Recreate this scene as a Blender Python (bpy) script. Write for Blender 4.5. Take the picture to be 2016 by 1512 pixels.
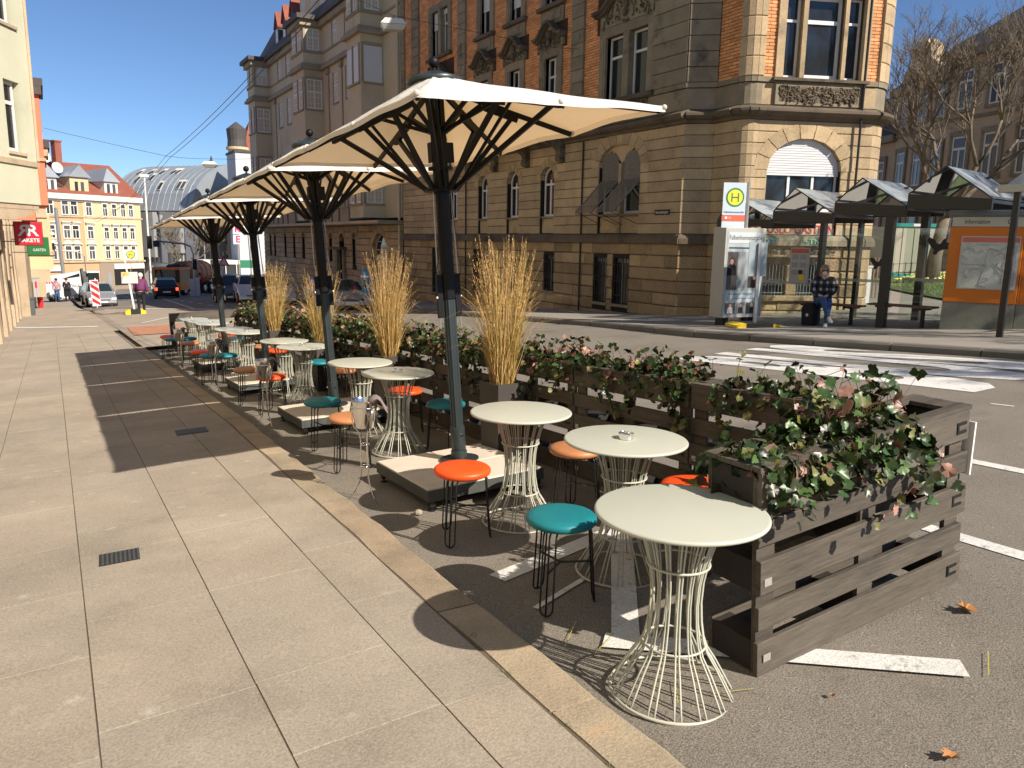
import bpy, bmesh, math, random
from math import sin, cos, pi, radians, hypot, atan2, sqrt
from mathutils import Matrix, Vector, noise
random.seed(7)
for _o in list(bpy.data.objects): bpy.data.objects.remove(_o)
SC = bpy.context.scene
COL = SC.collection
# ---------------------------------------------------------------- camera
cam = bpy.data.cameras.new('camera'); camo = bpy.data.objects.new('camera', cam); COL.objects.link(camo)
_r, _u, _b = [(0.861585, -0.507378, 0.015449), (0.07852, 0.16328, 0.98345), (-0.501504, -0.846113, 0.180519)]
camo.matrix_world = Matrix(((_r[0], _u[0], _b[0], 0), (_r[1], _u[1], _b[1], 0), (_r[2], _u[2], _b[2], 1.6), (0, 0, 0, 1)))
cam.sensor_width = 36; cam.lens = 36 * 1530 / 2016; cam.clip_start = .05; cam.clip_end = 3000
SC.camera = camo
# ---------------------------------------------------------------- sky, sun, exposure
SUN = Vector((.50, -1.20, 1.0)).normalized()          # towards the sun
el = math.asin(SUN.z); az = atan2(SUN.x, SUN.y)
W = bpy.data.worlds.new('World'); SC.world = W; W.use_nodes = True
nt = W.node_tree; nt.nodes.clear()
sk = nt.nodes.new('ShaderNodeTexSky'); sk.sky_type = 'NISHITA'; sk.sun_disc = False
sk.sun_elevation = el; sk.sun_rotation = az; sk.air_density = .75; sk.dust_density = .0; sk.ozone_density = 6.0; sk.altitude = 250
bg = nt.nodes.new('ShaderNodeBackground'); bg.inputs['Strength'].default_value = .078
wo = nt.nodes.new('ShaderNodeOutputWorld')
nt.links.new(sk.outputs[0], bg.inputs[0]); nt.links.new(bg.outputs[0], wo.inputs[0])
sl = bpy.data.lights.new('sun', 'SUN'); sl.energy = 5.0; sl.angle = radians(.53); sl.color = (1, .905, .775)
so = bpy.data.objects.new('sun', sl); COL.objects.link(so)
so.rotation_euler = SUN.to_track_quat('Z', 'Y').to_euler(); so.location = (5, -12, 30)
SC.view_settings.view_transform = 'Standard'; SC.view_settings.look = 'None'
SC.view_settings.exposure = .68; SC.view_settings.gamma = 1; SC.view_settings.use_curve_mapping = False
SC.render.engine = 'CYCLES'; SC.cycles.max_bounces = 7; SC.cycles.transparent_max_bounces = 24; SC.cycles.use_denoising = True

# ---------------------------------------------------------------- the lie of the land (the street falls away from the viewer)
def kx(y):                                             # line of the far kerb
    P = [(-60, 14), (-6, 12.9), (0, 12.2), (5.6, 11.5), (8.7, 11.1), (11.4, 10.85), (15, 11.2), (22, 11.0), (40, 10.9), (60, 11.4), (400, 13)]
    for (a, xa), (b, xb) in zip(P, P[1:]):
        if y <= b: return xa + (xb - xa) * (y - a) / (b - a)
    return 13
def G(x, y): return .04 * x - .05 * y                   # near pavement
def R(x, y): return G(x, y) - .08                       # carriageway
def FP(x, y): return .49 - .05 * y + max(0, x - 14.3) * .045   # far pavement
# ---------------------------------------------------------------- materials
MATS = {}
def mat(name, col, rough=.7, var=.0, vs=3., metal=0., bump=0., bs=60., rnd=0., spec=.5, trans=0., alpha=1., emit=None, var2=0., vs2=30., hue=None, coat=0., stretch=None, ior=1.45, dirt=None, spots=None):
    """principled material; var/vs broad tone noise, var2/vs2 fine grain, rnd = tone change from piece to piece"""
    if name in MATS: return MATS[name]
    m = bpy.data.materials.new(name); m.use_nodes = True; MATS[name] = m
    n = m.node_tree; N = n.nodes; L = n.links; p = N['Principled BSDF']
    p.inputs['Roughness'].default_value = rough; p.inputs['Metallic'].default_value = metal
    p.inputs['Specular IOR Level'].default_value = spec; p.inputs['IOR'].default_value = ior
    p.inputs['Transmission Weight'].default_value = trans; p.inputs['Alpha'].default_value = alpha
    p.inputs['Coat Weight'].default_value = coat
    c = tuple(col) + (1,)
    if emit: p.inputs['Emission Color'].default_value = c; p.inputs['Emission Strength'].default_value = emit
    tc = N.new('ShaderNodeTexCoord'); vec = tc.outputs['Object']
    if stretch:
        mp = N.new('ShaderNodeMapping'); mp.inputs['Scale'].default_value = stretch; L.new(vec, mp.inputs[0]); vec = mp.outputs[0]
    fac = None
    def add(src, amt):
        nonlocal fac
        k = N.new('ShaderNodeMath'); k.operation = 'MULTIPLY_ADD'; k.inputs[1].default_value = 2 * amt
        L.new(src, k.inputs[0])
        if fac is None: k.inputs[2].default_value = 1 - amt
        else:
            s = N.new('ShaderNodeMath'); s.operation = 'SUBTRACT'; s.inputs[1].default_value = amt; L.new(fac, s.inputs[0]); L.new(s.outputs[0], k.inputs[2])
        fac = k.outputs[0]
    def nz(scale, det=4, rough_=.6):
        t = N.new('ShaderNodeTexNoise'); t.inputs['Scale'].default_value = scale; t.inputs['Detail'].default_value = det; t.inputs['Roughness'].default_value = rough_
        L.new(vec, t.inputs['Vector']); return t.outputs['Fac']
    if var: add(nz(vs), var * 1.6)
    if var2: add(nz(vs2, 2, .7), var2 * 1.8)
    rr = None
    if rnd or hue:
        oi = N.new('ShaderNodeObjectInfo'); at = N.new('ShaderNodeAttribute'); at.attribute_name = 'rnd'
        s = N.new('ShaderNodeMath'); s.operation = 'ADD'; L.new(oi.outputs['Random'], s.inputs[0]); L.new(at.outputs['Fac'], s.inputs[1])
        fr = N.new('ShaderNodeMath'); fr.operation = 'FRACT'; L.new(s.outputs[0], fr.inputs[0]); rr = fr.outputs[0]
        if rnd: add(rr, rnd)
    base = None
    if hue:
        mx = N.new('ShaderNodeMix'); mx.data_type = 'RGBA'; mx.inputs['A'].default_value = c; mx.inputs['B'].default_value = tuple(hue) + (1,)
        m2 = N.new('ShaderNodeMath'); m2.operation = 'MULTIPLY'; m2.inputs[1].default_value = 7.13; L.new(rr, m2.inputs[0])
        f2 = N.new('ShaderNodeMath'); f2.operation = 'FRACT'; L.new(m2.outputs[0], f2.inputs[0]); L.new(f2.outputs[0], mx.inputs['Factor']); base = mx.outputs['Result']
    if dirt:      # (colour, scale, threshold, amount)
        t = nz(dirt[1], 6, .65); cr = N.new('ShaderNodeMapRange'); cr.inputs['From Min'].default_value = dirt[2]; cr.inputs['From Max'].default_value = dirt[2] + .16; cr.inputs['To Max'].default_value = dirt[3]
        L.new(t, cr.inputs['Value']); mx = N.new('ShaderNodeMix'); mx.data_type = 'RGBA'; L.new(cr.outputs[0], mx.inputs['Factor'])
        if base: L.new(base, mx.inputs['A'])
        else: mx.inputs['A'].default_value = c
        mx.inputs['B'].default_value = tuple(dirt[0]) + (1,); base = mx.outputs['Result']
    if spots:     # (colour, scale, amount): small scattered marks
        vo = N.new('ShaderNodeTexVoronoi'); vo.inputs['Scale'].default_value = spots[1]; L.new(vec, vo.inputs['Vector']); lt = N.new('ShaderNodeMapRange'); lt.inputs['From Min'].default_value = .20; lt.inputs['From Max'].default_value = .04; lt.inputs['To Max'].default_value = spots[2]; L.new(vo.outputs['Distance'], lt.inputs['Value'])
        sc_ = N.new('ShaderNodeSeparateColor'); L.new(vo.outputs['Color'], sc_.inputs[0]); gt = N.new('ShaderNodeMath'); gt.operation = 'GREATER_THAN'; gt.inputs[1].default_value = .62; L.new(sc_.outputs[0], gt.inputs[0]); ml = N.new('ShaderNodeMath'); ml.operation = 'MULTIPLY'; L.new(gt.outputs[0], ml.inputs[0]); L.new(lt.outputs[0], ml.inputs[1])
        mx = N.new('ShaderNodeMix'); mx.data_type = 'RGBA'; L.new(ml.outputs[0], mx.inputs['Factor'])
        if base: L.new(base, mx.inputs['A'])
        else: mx.inputs['A'].default_value = c
        mx.inputs['B'].default_value = tuple(spots[0]) + (1,); base = mx.outputs['Result']
    if fac is not None:
        vm = N.new('ShaderNodeVectorMath'); vm.operation = 'SCALE'
        if base: L.new(base, vm.inputs[0])
        else: vm.inputs[0].default_value = col
        L.new(fac, vm.inputs['Scale']); L.new(vm.outputs[0], p.inputs['Base Color'])
    elif base: L.new(base, p.inputs['Base Color'])
    else: p.inputs['Base Color'].default_value = c
    if bump:
        b = N.new('ShaderNodeBump'); b.inputs['Strength'].default_value = min(1, bump); b.inputs['Distance'].default_value = .6 / bs
        L.new(nz(bs, 5, .7), b.inputs['Height']); L.new(b.outputs[0], p.inputs['Normal'])
    return m
M = {}
M['asphalt'] = mat('asphalt', (.195, .172, .143), .9, .2, .8, bump=.8, bs=130, var2=.85, vs2=150, dirt=((.10, .086, .07), 1.3, .55, .6), spots=((.32, .28, .22), 75, .5))
M['slab'] = mat('concrete_slab', (.335, .283, .224), .88, .22, 1.1, bump=.5, bs=110, rnd=.045, hue=(.318, .275, .222), var2=.3, vs2=90, dirt=((.245, .205, .165), 1.9, .52, .5), spots=((.50, .46, .40), 4.5, .5))
M['joint'] = mat('sand_joint', (.13, .105, .075), .95, .3, 9, bump=.6, bs=80)
M['kerb'] = mat('sandstone_kerb', (.34, .262, .182), .85, .3, 3, bump=.6, bs=70, rnd=.12, var2=.25, vs2=90, hue=(.33, .27, .19), dirt=((.40, .24, .12), 3, .57, .6))
M['kerb2'] = mat('granite_kerb', (.15, .135, .115), .8, .15, 3, bump=.3, bs=80, rnd=.12, var2=.2, vs2=120)
M['farpave'] = mat('pale_asphalt_pavement', (.26, .235, .2), .9, .15, .5, bump=.4, bs=70, var2=.18, vs2=90)
M['paint'] = mat('road_paint', (.66, .65, .62), .8, .15, 3, bump=.6, bs=70, var2=.25, vs2=80, dirt=((.2, .18, .15), 16, .57, .9))
M['yellowpaint'] = mat('yellow_spray_line', (.42, .36, .06), .8)
M['gravel'] = mat('red_gravel', (.42, .2, .12), .95, .35, 6, bump=1., bs=40, var2=.3, vs2=50)
M['grass'] = mat('grass_blades', (.075, .11, .03), .8, .3, 3, rnd=.4, hue=(.12, .14, .04))
M['soil'] = mat('soil', (.05, .035, .022), .95, .3, 14, bump=1., bs=40)
M['lawn'] = mat('lawn_ground', (.07, .095, .032), .95, .35, 2.5, bump=1., bs=30, var2=.3, vs2=40)
M['cream'] = mat('cream_lacquer', (.47, .48, .41), .36, .04, 3, spec=.45, dirt=((.42, .41, .34), 6, .60, .35))
M['creamwire'] = mat('cream_wire_lacquer', (.47, .47, .39), .42)
M['blackmetal'] = mat('black_powder_coated_steel', (.012, .012, .013), .35)
M['teal'] = mat('teal_leather', (.010, .175, .205), .42, .08, 12, bump=.12, bs=160)
M['orange'] = mat('orange_leather', (.84, .085, .012), .42, .06, 12, bump=.12, bs=160)
M['tan'] = mat('tan_leather', (.47, .20, .085), .45, .1, 12, bump=.15, bs=160)
M['anthracite'] = mat('anthracite_aluminium', (.040, .052, .055), .38, .06, 4, metal=.35)
M['black_al'] = mat('black_aluminium', (.004, .0045, .005), .5, spec=.3)
M['chrome'] = mat('chrome', (.78, .76, .73), .12, metal=1.)
M['napkin'] = mat('grey_napkin', (.20, .165, .165), .95, .1, 20)
M['basestone'] = mat('pale_ballast_slab', (.60, .535, .45), .85, .12, 5, bump=.3, bs=90, rnd=.06, dirt=((.45, .33, .2), 4, .6, .6))
M['galv'] = mat('galvanised_grey_steel', (.075, .08, .075), .6, .2, 10, metal=.3)
M['wood'] = mat('dark_stained_board', (.092, .077, .060), .72, .35, 1.6, bump=.4, bs=40, rnd=.2, var2=.34, vs2=7, stretch=(1.0, 10, 10), dirt=((.022, .020, .019), .9, .55, .9), spots=((.035, .025, .018), .8, .6))
M['woodend'] = mat('black_stained_post', (.022, .019, .017), .75, .3, 6, bump=.3, bs=40, rnd=.2)
M['zinc'] = mat('zinc_bracket', (.5, .48, .42), .5, metal=.6, var=.1, vs=30)
M['leafg'] = mat('ivy_leaf_green', (.060, .105, .030), .36, .25, 40, rnd=.45, hue=(.025, .055, .018), spec=.32)
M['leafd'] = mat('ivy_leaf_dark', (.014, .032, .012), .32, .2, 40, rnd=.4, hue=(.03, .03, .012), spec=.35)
M['leafp'] = mat('ivy_leaf_pink_brown', (.33, .175, .135), .45, .25, 30, rnd=.3, hue=(.17, .075, .04))
M['leafy'] = mat('ivy_leaf_olive', (.15, .14, .035), .5, .2, 30, rnd=.3, hue=(.1, .11, .03))
M['stem'] = mat('ivy_stem', (.12, .055, .03), .8)
M['straw'] = mat('dry_grass_straw', (.42, .255, .09), .75, .2, 20, rnd=.3, hue=(.34, .27, .06))
M['straw2'] = mat('dry_grass_pale', (.60, .39, .16), .8, rnd=.3)
M['pot'] = mat('dark_planter_pot', (.055, .048, .042), .6, .15, 6)
M['sand1'] = mat('ochre_sandstone', (.44, .325, .19), .85, .26, 1.6, bump=.5, bs=26, rnd=.15, hue=(.38, .285, .175), var2=.16, vs2=18, dirt=((.11, .088, .065), 1.3, .56, .65))
M['sand2'] = mat('rough_brown_sandstone', (.31, .22, .13), .92, .25, 2., bump=1., bs=16, rnd=.26, hue=(.38, .27, .15), var2=.3, vs2=22, dirt=((.06, .045, .035), 1.2, .57, .6))
M['trim'] = mat('grey_green_sandstone_trim', (.235, .195, .135), .85, .25, 2.5, bump=.5, bs=24, rnd=.12, dirt=((.03, .025, .02), 1.4, .55, .75))
M['band'] = mat('sooty_sandstone_cornice', (.13, .10, .07), .9, .3, 2, bump=.5, bs=20, dirt=((.02, .017, .014), 1., .5, .8))
M['carve'] = mat('carved_sandstone', (.16, .125, .085), .9, .3, 6, bump=1., bs=14, dirt=((.025, .02, .015), 4, .5, .8))
M['brick'] = mat('orange_clinker_brick', (.68, .32, .13), .75, .16, 2, rnd=.2, hue=(.58, .245, .095), bump=.2, bs=60, dirt=((.28, .12, .06), .9, .60, .5))
M['mortar'] = mat('dark_mortar', (.06, .032, .02), .95)
M['core'] = mat('dark_joint', (.02, .015, .011), .95)
M['dark'] = mat('dark_room', (.012, .011, .010), .9)
M['white'] = mat('white_window_frame', (.68, .67, .66), .45, .03, 4)
M['pane'] = mat('window_pane', (.02, .023, .026), .06, spec=.8, var=.2, vs=1.)
M['shutter'] = mat('white_roller_shutter', (.64, .64, .65), .55)
M['louver'] = mat('weathered_louver', (.19, .17, .145), .8, .3, 20, rnd=.2)
M['iron'] = mat('dark_iron', (.02, .018, .016), .5)
M['railing'] = mat('grey_railing', (.22, .24, .25), .5)
M['beige'] = mat('beige_render', (.52, .44, .31), .9, .1, .5, bump=.2, bs=30, var2=.05, vs2=9, dirt=((.30, .24, .155), .35, .55, .5))
M['beigetrim'] = mat('grey_beige_stone_trim', (.30, .25, .175), .88, .2, .8, bump=.2, bs=20, dirt=((.10, .095, .07), .7, .58, .6))
M['slate'] = mat('slate_roof', (.07, .062, .06), .7, .2, 2, bump=.4, bs=14)
M['redtile'] = mat('red_tile_roof', (.26, .085, .055), .85, .2, 1., bump=.5, bs=6, var2=.15, vs2=8)
M['zincroof'] = mat('zinc_roof', (.30, .335, .37), .45, .1, .4, metal=.25)
M['greenstucco'] = mat('pale_green_stucco', (.53, .53, .40), .9, .09, .8, bump=.3, bs=20, dirt=((.40, .36, .25), .5, .56, .5))
M['palestone'] = mat('pale_weathered_sandstone', (.46, .36, .25), .9, .2, 1.2, bump=.6, bs=16, rnd=.1, dirt=((.2, .15, .1), 1.3, .57, .7))
M['coral'] = mat('coral_render', (.72, .20, .115), .85, .06, .6)
M['creamwall'] = mat('cream_render', (.60, .47, .28), .88, .08, .5)
M['orangewall'] = mat('apricot_render', (.50, .32, .18), .88, .08, .4)
M['yellowwall'] = mat('yellow_render', (.56, .45, .28), .88, .08, .4)
M['greywall'] = mat('grey_panel_wall', (.25, .255, .26), .7, .12, .3)
M['greybrown'] = mat('grey_brown_shopfront', (.28, .22, .17), .8, .1, .4)
M['whitewall'] = mat('white_render', (.66, .66, .66), .8, .06, .4)
M['farwin'] = mat('far_window_glass', (.055, .06, .065), .15, spec=.8, rnd=.5)
M['farwhite'] = mat('far_white_trim', (.68, .65, .58), .7)
M['glass'] = mat('clear_glass', (.92, .97, .96), .02, trans=1., ior=1.02)
M['rubber'] = mat('tyre_rubber', (.02, .02, .02), .85)
M['hub'] = mat('wheel_rim', (.4, .4, .4), .35, metal=.8)
M['carglass'] = mat('tinted_car_glass', (.02, .028, .035), .05, spec=.9)
M['plate'] = mat('number_plate', (.75, .75, .75), .5)
M['red'] = mat('red_paint', (.62, .02, .03), .5)
M['redlamp'] = mat('lit_brake_lamp', (1, .05, .02), .4, emit=3.)
M['lamp'] = mat('headlamp_glass', (.6, .62, .65), .15, spec=.9)
M['yellow'] = mat('yellow_plastic', (.80, .56, .02), .55)
M['blue'] = mat('charging_station_blue', (.02, .24, .48), .45)
M['steel'] = mat('brushed_steel', (.42, .41, .39), .4, metal=.7)
M['brownsteel'] = mat('dark_bronze_steel', (.035, .028, .022), .4)
M['skin'] = mat('skin', (.55, .31, .22), .6)
M['hair'] = mat('blond_hair', (.30, .19, .10), .7, .3, 30)
M['hairdark'] = mat('dark_hair', (.03, .02, .015), .7)
M['denim'] = mat('blue_denim', (.035, .085, .20), .9, .2, 20)
M['darkcloth'] = mat('black_cloth', (.014, .014, .018), .9)
M['purple'] = mat('purple_jacket', (.13, .03, .10), .8, .2, 12)
M['bark'] = mat('plane_tree_bark', (.15, .12, .085), .9, .35, 7, bump=.8, bs=16, dirt=((.2, .19, .13), 5, .58, .6))
M['wire'] = mat('overhead_wire', (.03, .03, .035), .6)

def canopy_mat():
    m = bpy.data.materials.new('cream_awning_fabric'); m.use_nodes = True; n = m.node_tree; N = n.nodes; L = n.links
    N.remove(N['Principled BSDF']); out = N['Material Output']
    d = N.new('ShaderNodeBsdfDiffuse'); t = N.new('ShaderNodeBsdfTranslucent'); mx = N.new('ShaderNodeMixShader'); mx.inputs[0].default_value = .38
    nz = N.new('ShaderNodeTexNoise'); nz.inputs['Scale'].default_value = 2.2; nz.inputs['Detail'].default_value = 5
    cr = N.new('ShaderNodeValToRGB'); cr.color_ramp.elements[0].color = (.90, .89, .86, 1); cr.color_ramp.elements[1].color = (.93, .925, .91, 1)
    L.new(nz.outputs['Fac'], cr.inputs[0]); L.new(cr.outputs[0], d.inputs[0]); t.inputs[0].default_value = (.70, .45, .20, 1)
    b = N.new('ShaderNodeBump'); b.inputs['Strength'].default_value = .5; b.inputs['Distance'].default_value = .03
    n2 = N.new('ShaderNodeTexNoise'); n2.inputs['Scale'].default_value = 5; n2.inputs['Distortion'].default_value = 1.5; L.new(n2.outputs['Fac'], b.inputs['Height'])
    L.new(b.outputs[0], d.inputs['Normal'])
    L.new(d.outputs[0], mx.inputs[1]); L.new(t.outputs[0], mx.inputs[2]); L.new(mx.outputs[0], out.inputs[0]); return m
M['canopy'] = canopy_mat()
def louver_mat(name, col, scale, axis=2):
    m = mat(name, col, .6); n = m.node_tree; N = n.nodes; L = n.links
    tc = N.new('ShaderNodeTexCoord'); sp = N.new('ShaderNodeSeparateXYZ'); L.new(tc.outputs['Object'], sp.inputs[0])
    s = N.new('ShaderNodeMath'); s.operation = 'MULTIPLY'; s.inputs[1].default_value = scale; L.new(sp.outputs[axis], s.inputs[0])
    f = N.new('ShaderNodeMath'); f.operation = 'PINGPONG'; f.inputs[1].default_value = .5; L.new(s.outputs[0], f.inputs[0])
    b = N.new('ShaderNodeBump'); b.inputs['Strength'].default_value = 1; b.inputs['Distance'].default_value = .015; L.new(f.outputs[0], b.inputs['Height']); L.new(b.outputs[0], N['Principled BSDF'].inputs['Normal']); return m
def glass_mat(name, tint, mixf, rough=.02):
    """thin sheet glass: mostly transparent with a mirror part, so light passes straight through"""
    m = bpy.data.materials.new(name); m.use_nodes = True; n = m.node_tree; N = n.nodes; L = n.links
    N.remove(N['Principled BSDF']); t = N.new('ShaderNodeBsdfTransparent'); t.inputs[0].default_value = tint + (1,)
    g = N.new('ShaderNodeBsdfGlossy'); g.inputs['Roughness'].default_value = rough; g.inputs[0].default_value = (.9, .95, 1, 1)
    fr = N.new('ShaderNodeFresnel'); fr.inputs[0].default_value = 1.45; a = N.new('ShaderNodeMath'); a.operation = 'ADD'; a.inputs[1].default_value = mixf; a.use_clamp = True
    mx = N.new('ShaderNodeMixShader'); L.new(fr.outputs[0], a.inputs[0]); L.new(a.outputs[0], mx.inputs[0]); L.new(t.outputs[0], mx.inputs[1]); L.new(g.outputs[0], mx.inputs[2]); L.new(mx.outputs[0], N['Material Output'].inputs[0]); return m
M['sheet'] = glass_mat('sheet_glass', (.88, .93, .91), .02)
M['roofglass'] = glass_mat('sky_sheen_roof_glass', (.80, .86, .88), .16, .2)
def paint_sky_sheen(m):  # pale blue diffuse layer standing in for the sky mirrored in the glass
    n = m.node_tree; N = n.nodes; L = n.links; out = N['Material Output']; src = out.inputs[0].links[0].from_socket; d = N.new('ShaderNodeBsdfDiffuse'); d.inputs[0].default_value = (.66, .74, .80, 1); t = N.new('ShaderNodeBsdfTranslucent'); t.inputs[0].default_value = (.5, .56, .6, 1)
    a = N.new('ShaderNodeMixShader'); L.new(d.outputs[0], a.inputs[1]); L.new(t.outputs[0], a.inputs[2]); b = N.new('ShaderNodeMixShader'); nz = N.new('ShaderNodeTexNoise'); nz.inputs['Scale'].default_value = 3; mr = N.new('ShaderNodeMapRange'); mr.inputs['To Min'].default_value = .35; mr.inputs['To Max'].default_value = .75; L.new(nz.outputs['Fac'], mr.inputs[0]); L.new(mr.outputs[0], b.inputs[0]); L.new(src, b.inputs[1]); L.new(a.outputs[0], b.inputs[2]); L.new(b.outputs[0], out.inputs[0])
paint_sky_sheen(M['roofglass'])
# ---------------------------------------------------------------- mesh builder
class MB:
    def __init__(s): s.v = []; s.f = []; s.mi = []; s.r = []; s.cm = 0; s.cr = 0.
    def add(s, vs, fs):
        o = len(s.v); s.v.extend(vs); s.f.extend([tuple(i + o for i in f) for f in fs]); s.mi.extend([s.cm] * len(fs)); s.r.extend([s.cr] * len(fs)); return s
    def box(s, x0, x1, y0, y1, z0, z1):
        return s.add([(x0, y0, z0), (x1, y0, z0), (x1, y1, z0), (x0, y1, z0), (x0, y0, z1), (x1, y0, z1), (x1, y1, z1), (x0, y1, z1)],
                     [(0, 3, 2, 1), (4, 5, 6, 7), (0, 1, 5, 4), (1, 2, 6, 5), (2, 3, 7, 6), (3, 0, 4, 7)])
    def cham(s, x0, x1, y0, y1, z0, z1, c):                # block with a chamfered front (-y) face
        return s.add([(x0, y1, z0), (x1, y1, z0), (x1, y1, z1), (x0, y1, z1), (x0, y0 + c, z0), (x1, y0 + c, z0), (x1, y0 + c, z1), (x0, y0 + c, z1),
                      (x0 + c, y0, z0 + c), (x1 - c, y0, z0 + c), (x1 - c, y0, z1 - c), (x0 + c, y0, z1 - c)],
                     [(0, 4, 7, 3), (1, 2, 6, 5), (0, 1, 5, 4), (3, 7, 6, 2), (4, 5, 9, 8), (5, 6, 10, 9), (6, 7, 11, 10), (7, 4, 8, 11), (8, 9, 10, 11)])
    def bar(s, p, q, w, h=None):
        h = h or w; p = Vector(p); q = Vector(q); d = (q - p).normalized(); up = Vector((0, 0, 1)) if abs(d.z) < .95 else Vector((0, 1, 0))
        a = d.cross(up).normalized(); b = a.cross(d); A = a * w / 2; B = b * h / 2
        vs = [tuple(c) for c in (p - A - B, p + A - B, p + A + B, p - A + B, q - A - B, q + A - B, q + A + B, q - A + B)]
        return s.add(vs, [(0, 1, 2, 3), (7, 6, 5, 4), (0, 4, 5, 1), (1, 5, 6, 2), (2, 6, 7, 3), (3, 7, 4, 0)])
    def tube(s, pts, r, n=6, closed=False):
        pts = [Vector(p) for p in pts]; k = len(pts); rs = r if isinstance(r, (list, tuple)) else [r] * k; vs = []; fs = []
        for i, p in enumerate(pts):
            a = pts[(i - 1) % k] if (closed or i > 0) else p; b = pts[(i + 1) % k] if (closed or i < k - 1) else p
            d = (b - a).normalized(); ref = Vector((0, 0, 1)) if abs(d.z) < .9 else Vector((1, 0, 0))
            u = d.cross(ref).normalized(); w = d.cross(u)
            for j in range(n): t = 2 * pi * j / n; vs.append(tuple(p + (u * cos(t) + w * sin(t)) * rs[i]))
        for i in range(k if closed else k - 1):
            for j in range(n): a = i * n + j; b = i * n + (j + 1) % n; c = ((i + 1) % k) * n; fs.append((a, b, c + (j + 1) % n, c + j))
        if not closed: fs.append(tuple(range(n))[::-1]); fs.append(tuple((k - 1) * n + j for j in range(n)))
        return s.add(vs, fs)
    def ring(s, cx, cy, z, R_, r, n=24, m=6):
        return s.tube([(cx + R_ * cos(2 * pi * i / n), cy + R_ * sin(2 * pi * i / n), z) for i in range(n)], r, m, True)
    def lathe(s, prof, n=24, cx=0, cy=0, cap=True):
        vs = []; fs = []; k = len(prof)
        for r, z in prof:
            for j in range(n): t = 2 * pi * j / n; vs.append((cx + r * cos(t), cy + r * sin(t), z))
        for i in range(k - 1):
            for j in range(n): fs.append((i * n + j, i * n + (j + 1) % n, (i + 1) * n + (j + 1) % n, (i + 1) * n + j))
        if cap: fs.append(tuple(range(n))[::-1]); fs.append(tuple((k - 1) * n + j for j in range(n)))
        return s.add(vs, fs)
    def block(s, x0, x1, y0, y1, z0, z1, c):               # ashlar: wide rebated bed joints, hairline uprights
        return s.add([(x0, y1, z0), (x1, y1, z0), (x1, y1, z1), (x0, y1, z1), (x0, y0 + c, z0), (x1, y0 + c, z0), (x1, y0 + c, z1), (x0, y0 + c, z1),
                      (x0, y0, z0 + c), (x1, y0, z0 + c), (x1, y0, z1 - c), (x0, y0, z1 - c)],
                     [(0, 4, 8, 11, 7, 3), (1, 2, 6, 10, 9, 5), (0, 1, 5, 4), (3, 7, 6, 2), (4, 5, 9, 8), (8, 9, 10, 11), (11, 10, 6, 7)])
    def prism(s, poly, a, b, axis='y'):                    # poly of 2-D points swept along an axis
        n = len(poly)
        def P(u, w, t): return {'y': (u, t, w), 'z': (u, w, t), 'x': (t, u, w)}[axis]
        vs = [P(u, w, a) for u, w in poly] + [P(u, w, b) for u, w in poly]
        return s.add(vs, [tuple(range(n)), tuple(range(2 * n - 1, n - 1, -1))] + [(i, n + i, n + (i + 1) % n, (i + 1) % n) for i in range(n)])
    def ball(s, c, r, n=12, m=8, sz=1.):
        prof = [(max(1e-4, r * sin(pi * i / m)), c[2] - r * sz * cos(pi * i / m)) for i in range(m + 1)]
        return s.lathe(prof, n, c[0], c[1])
    def quad(s, a, b, c, d): return s.add([a, b, c, d], [(0, 1, 2, 3)])
    def mesh(s, name, mats, smooth=False):
        me = bpy.data.meshes.new(name); me.from_pydata([tuple(p) for p in s.v], [], s.f)
        for m in (mats if isinstance(mats, (list, tuple)) else [mats]): me.materials.append(m)
        if any(s.mi): me.polygons.foreach_set('material_index', s.mi)
        if any(s.r): at = me.attributes.new('rnd', 'FLOAT', 'FACE'); at.data.foreach_set('value', s.r)
        if smooth: me.polygons.foreach_set('use_smooth', [True] * len(s.f)); me.update(); 
        me.update(); return me
    def build(s, name, mats, parent=None, kind=None, smooth=False, loc=None, rz=0, fix=True):
        me = s.mesh(name, mats, smooth)
        if fix:
            b = bmesh.new(); b.from_mesh(me); bmesh.ops.recalc_face_normals(b, faces=b.faces); b.to_mesh(me); b.free()
        if smooth == 'auto' and hasattr(me, 'set_sharp_from_angle'): me.set_sharp_from_angle(angle=radians(40))
        return link(name, me, parent, kind, loc, rz)
def link(name, me, parent=None, kind=None, loc=None, rz=0):
    o = bpy.data.objects.new(name, me); COL.objects.link(o)
    if parent: o.parent = parent
    if kind: o['kind'] = kind
    if loc: o.location = loc
    if rz: o.rotation_euler = (0, 0, rz)
    return o
def thing(name, label, cat, loc=(0, 0, 0), rz=0, group=None, rot=None):
    o = bpy.data.objects.new(name, None); COL.objects.link(o); o.location = loc; o.rotation_euler = rot or (0, 0, rz); o.empty_display_size = .1
    return tag(o, label, cat, group)
def tag(o, label=None, cat=None, group=None):
    if label: o['label'] = label
    if cat: o['category'] = cat
    if group: o['group'] = group
    return o
KIDS = {}
def dup(root, loc, rz=None, label=None, group=None, rot=None):
    kids = {}
    for o in COL.objects:
        if o.parent: kids.setdefault(o.parent.name, []).append(o)
    def cp(o, par):
        c = o.copy(); COL.objects.link(c); c.parent = par
        for k in kids.get(o.name, []): cp(k, c)
        return c
    r = cp(root, None); r.location = loc
    if rz is not None: r.rotation_euler = (0, 0, rz)
    if rot: r.rotation_euler = rot
    if label: r['label'] = label
    if group: r['group'] = group
    return r
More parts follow.
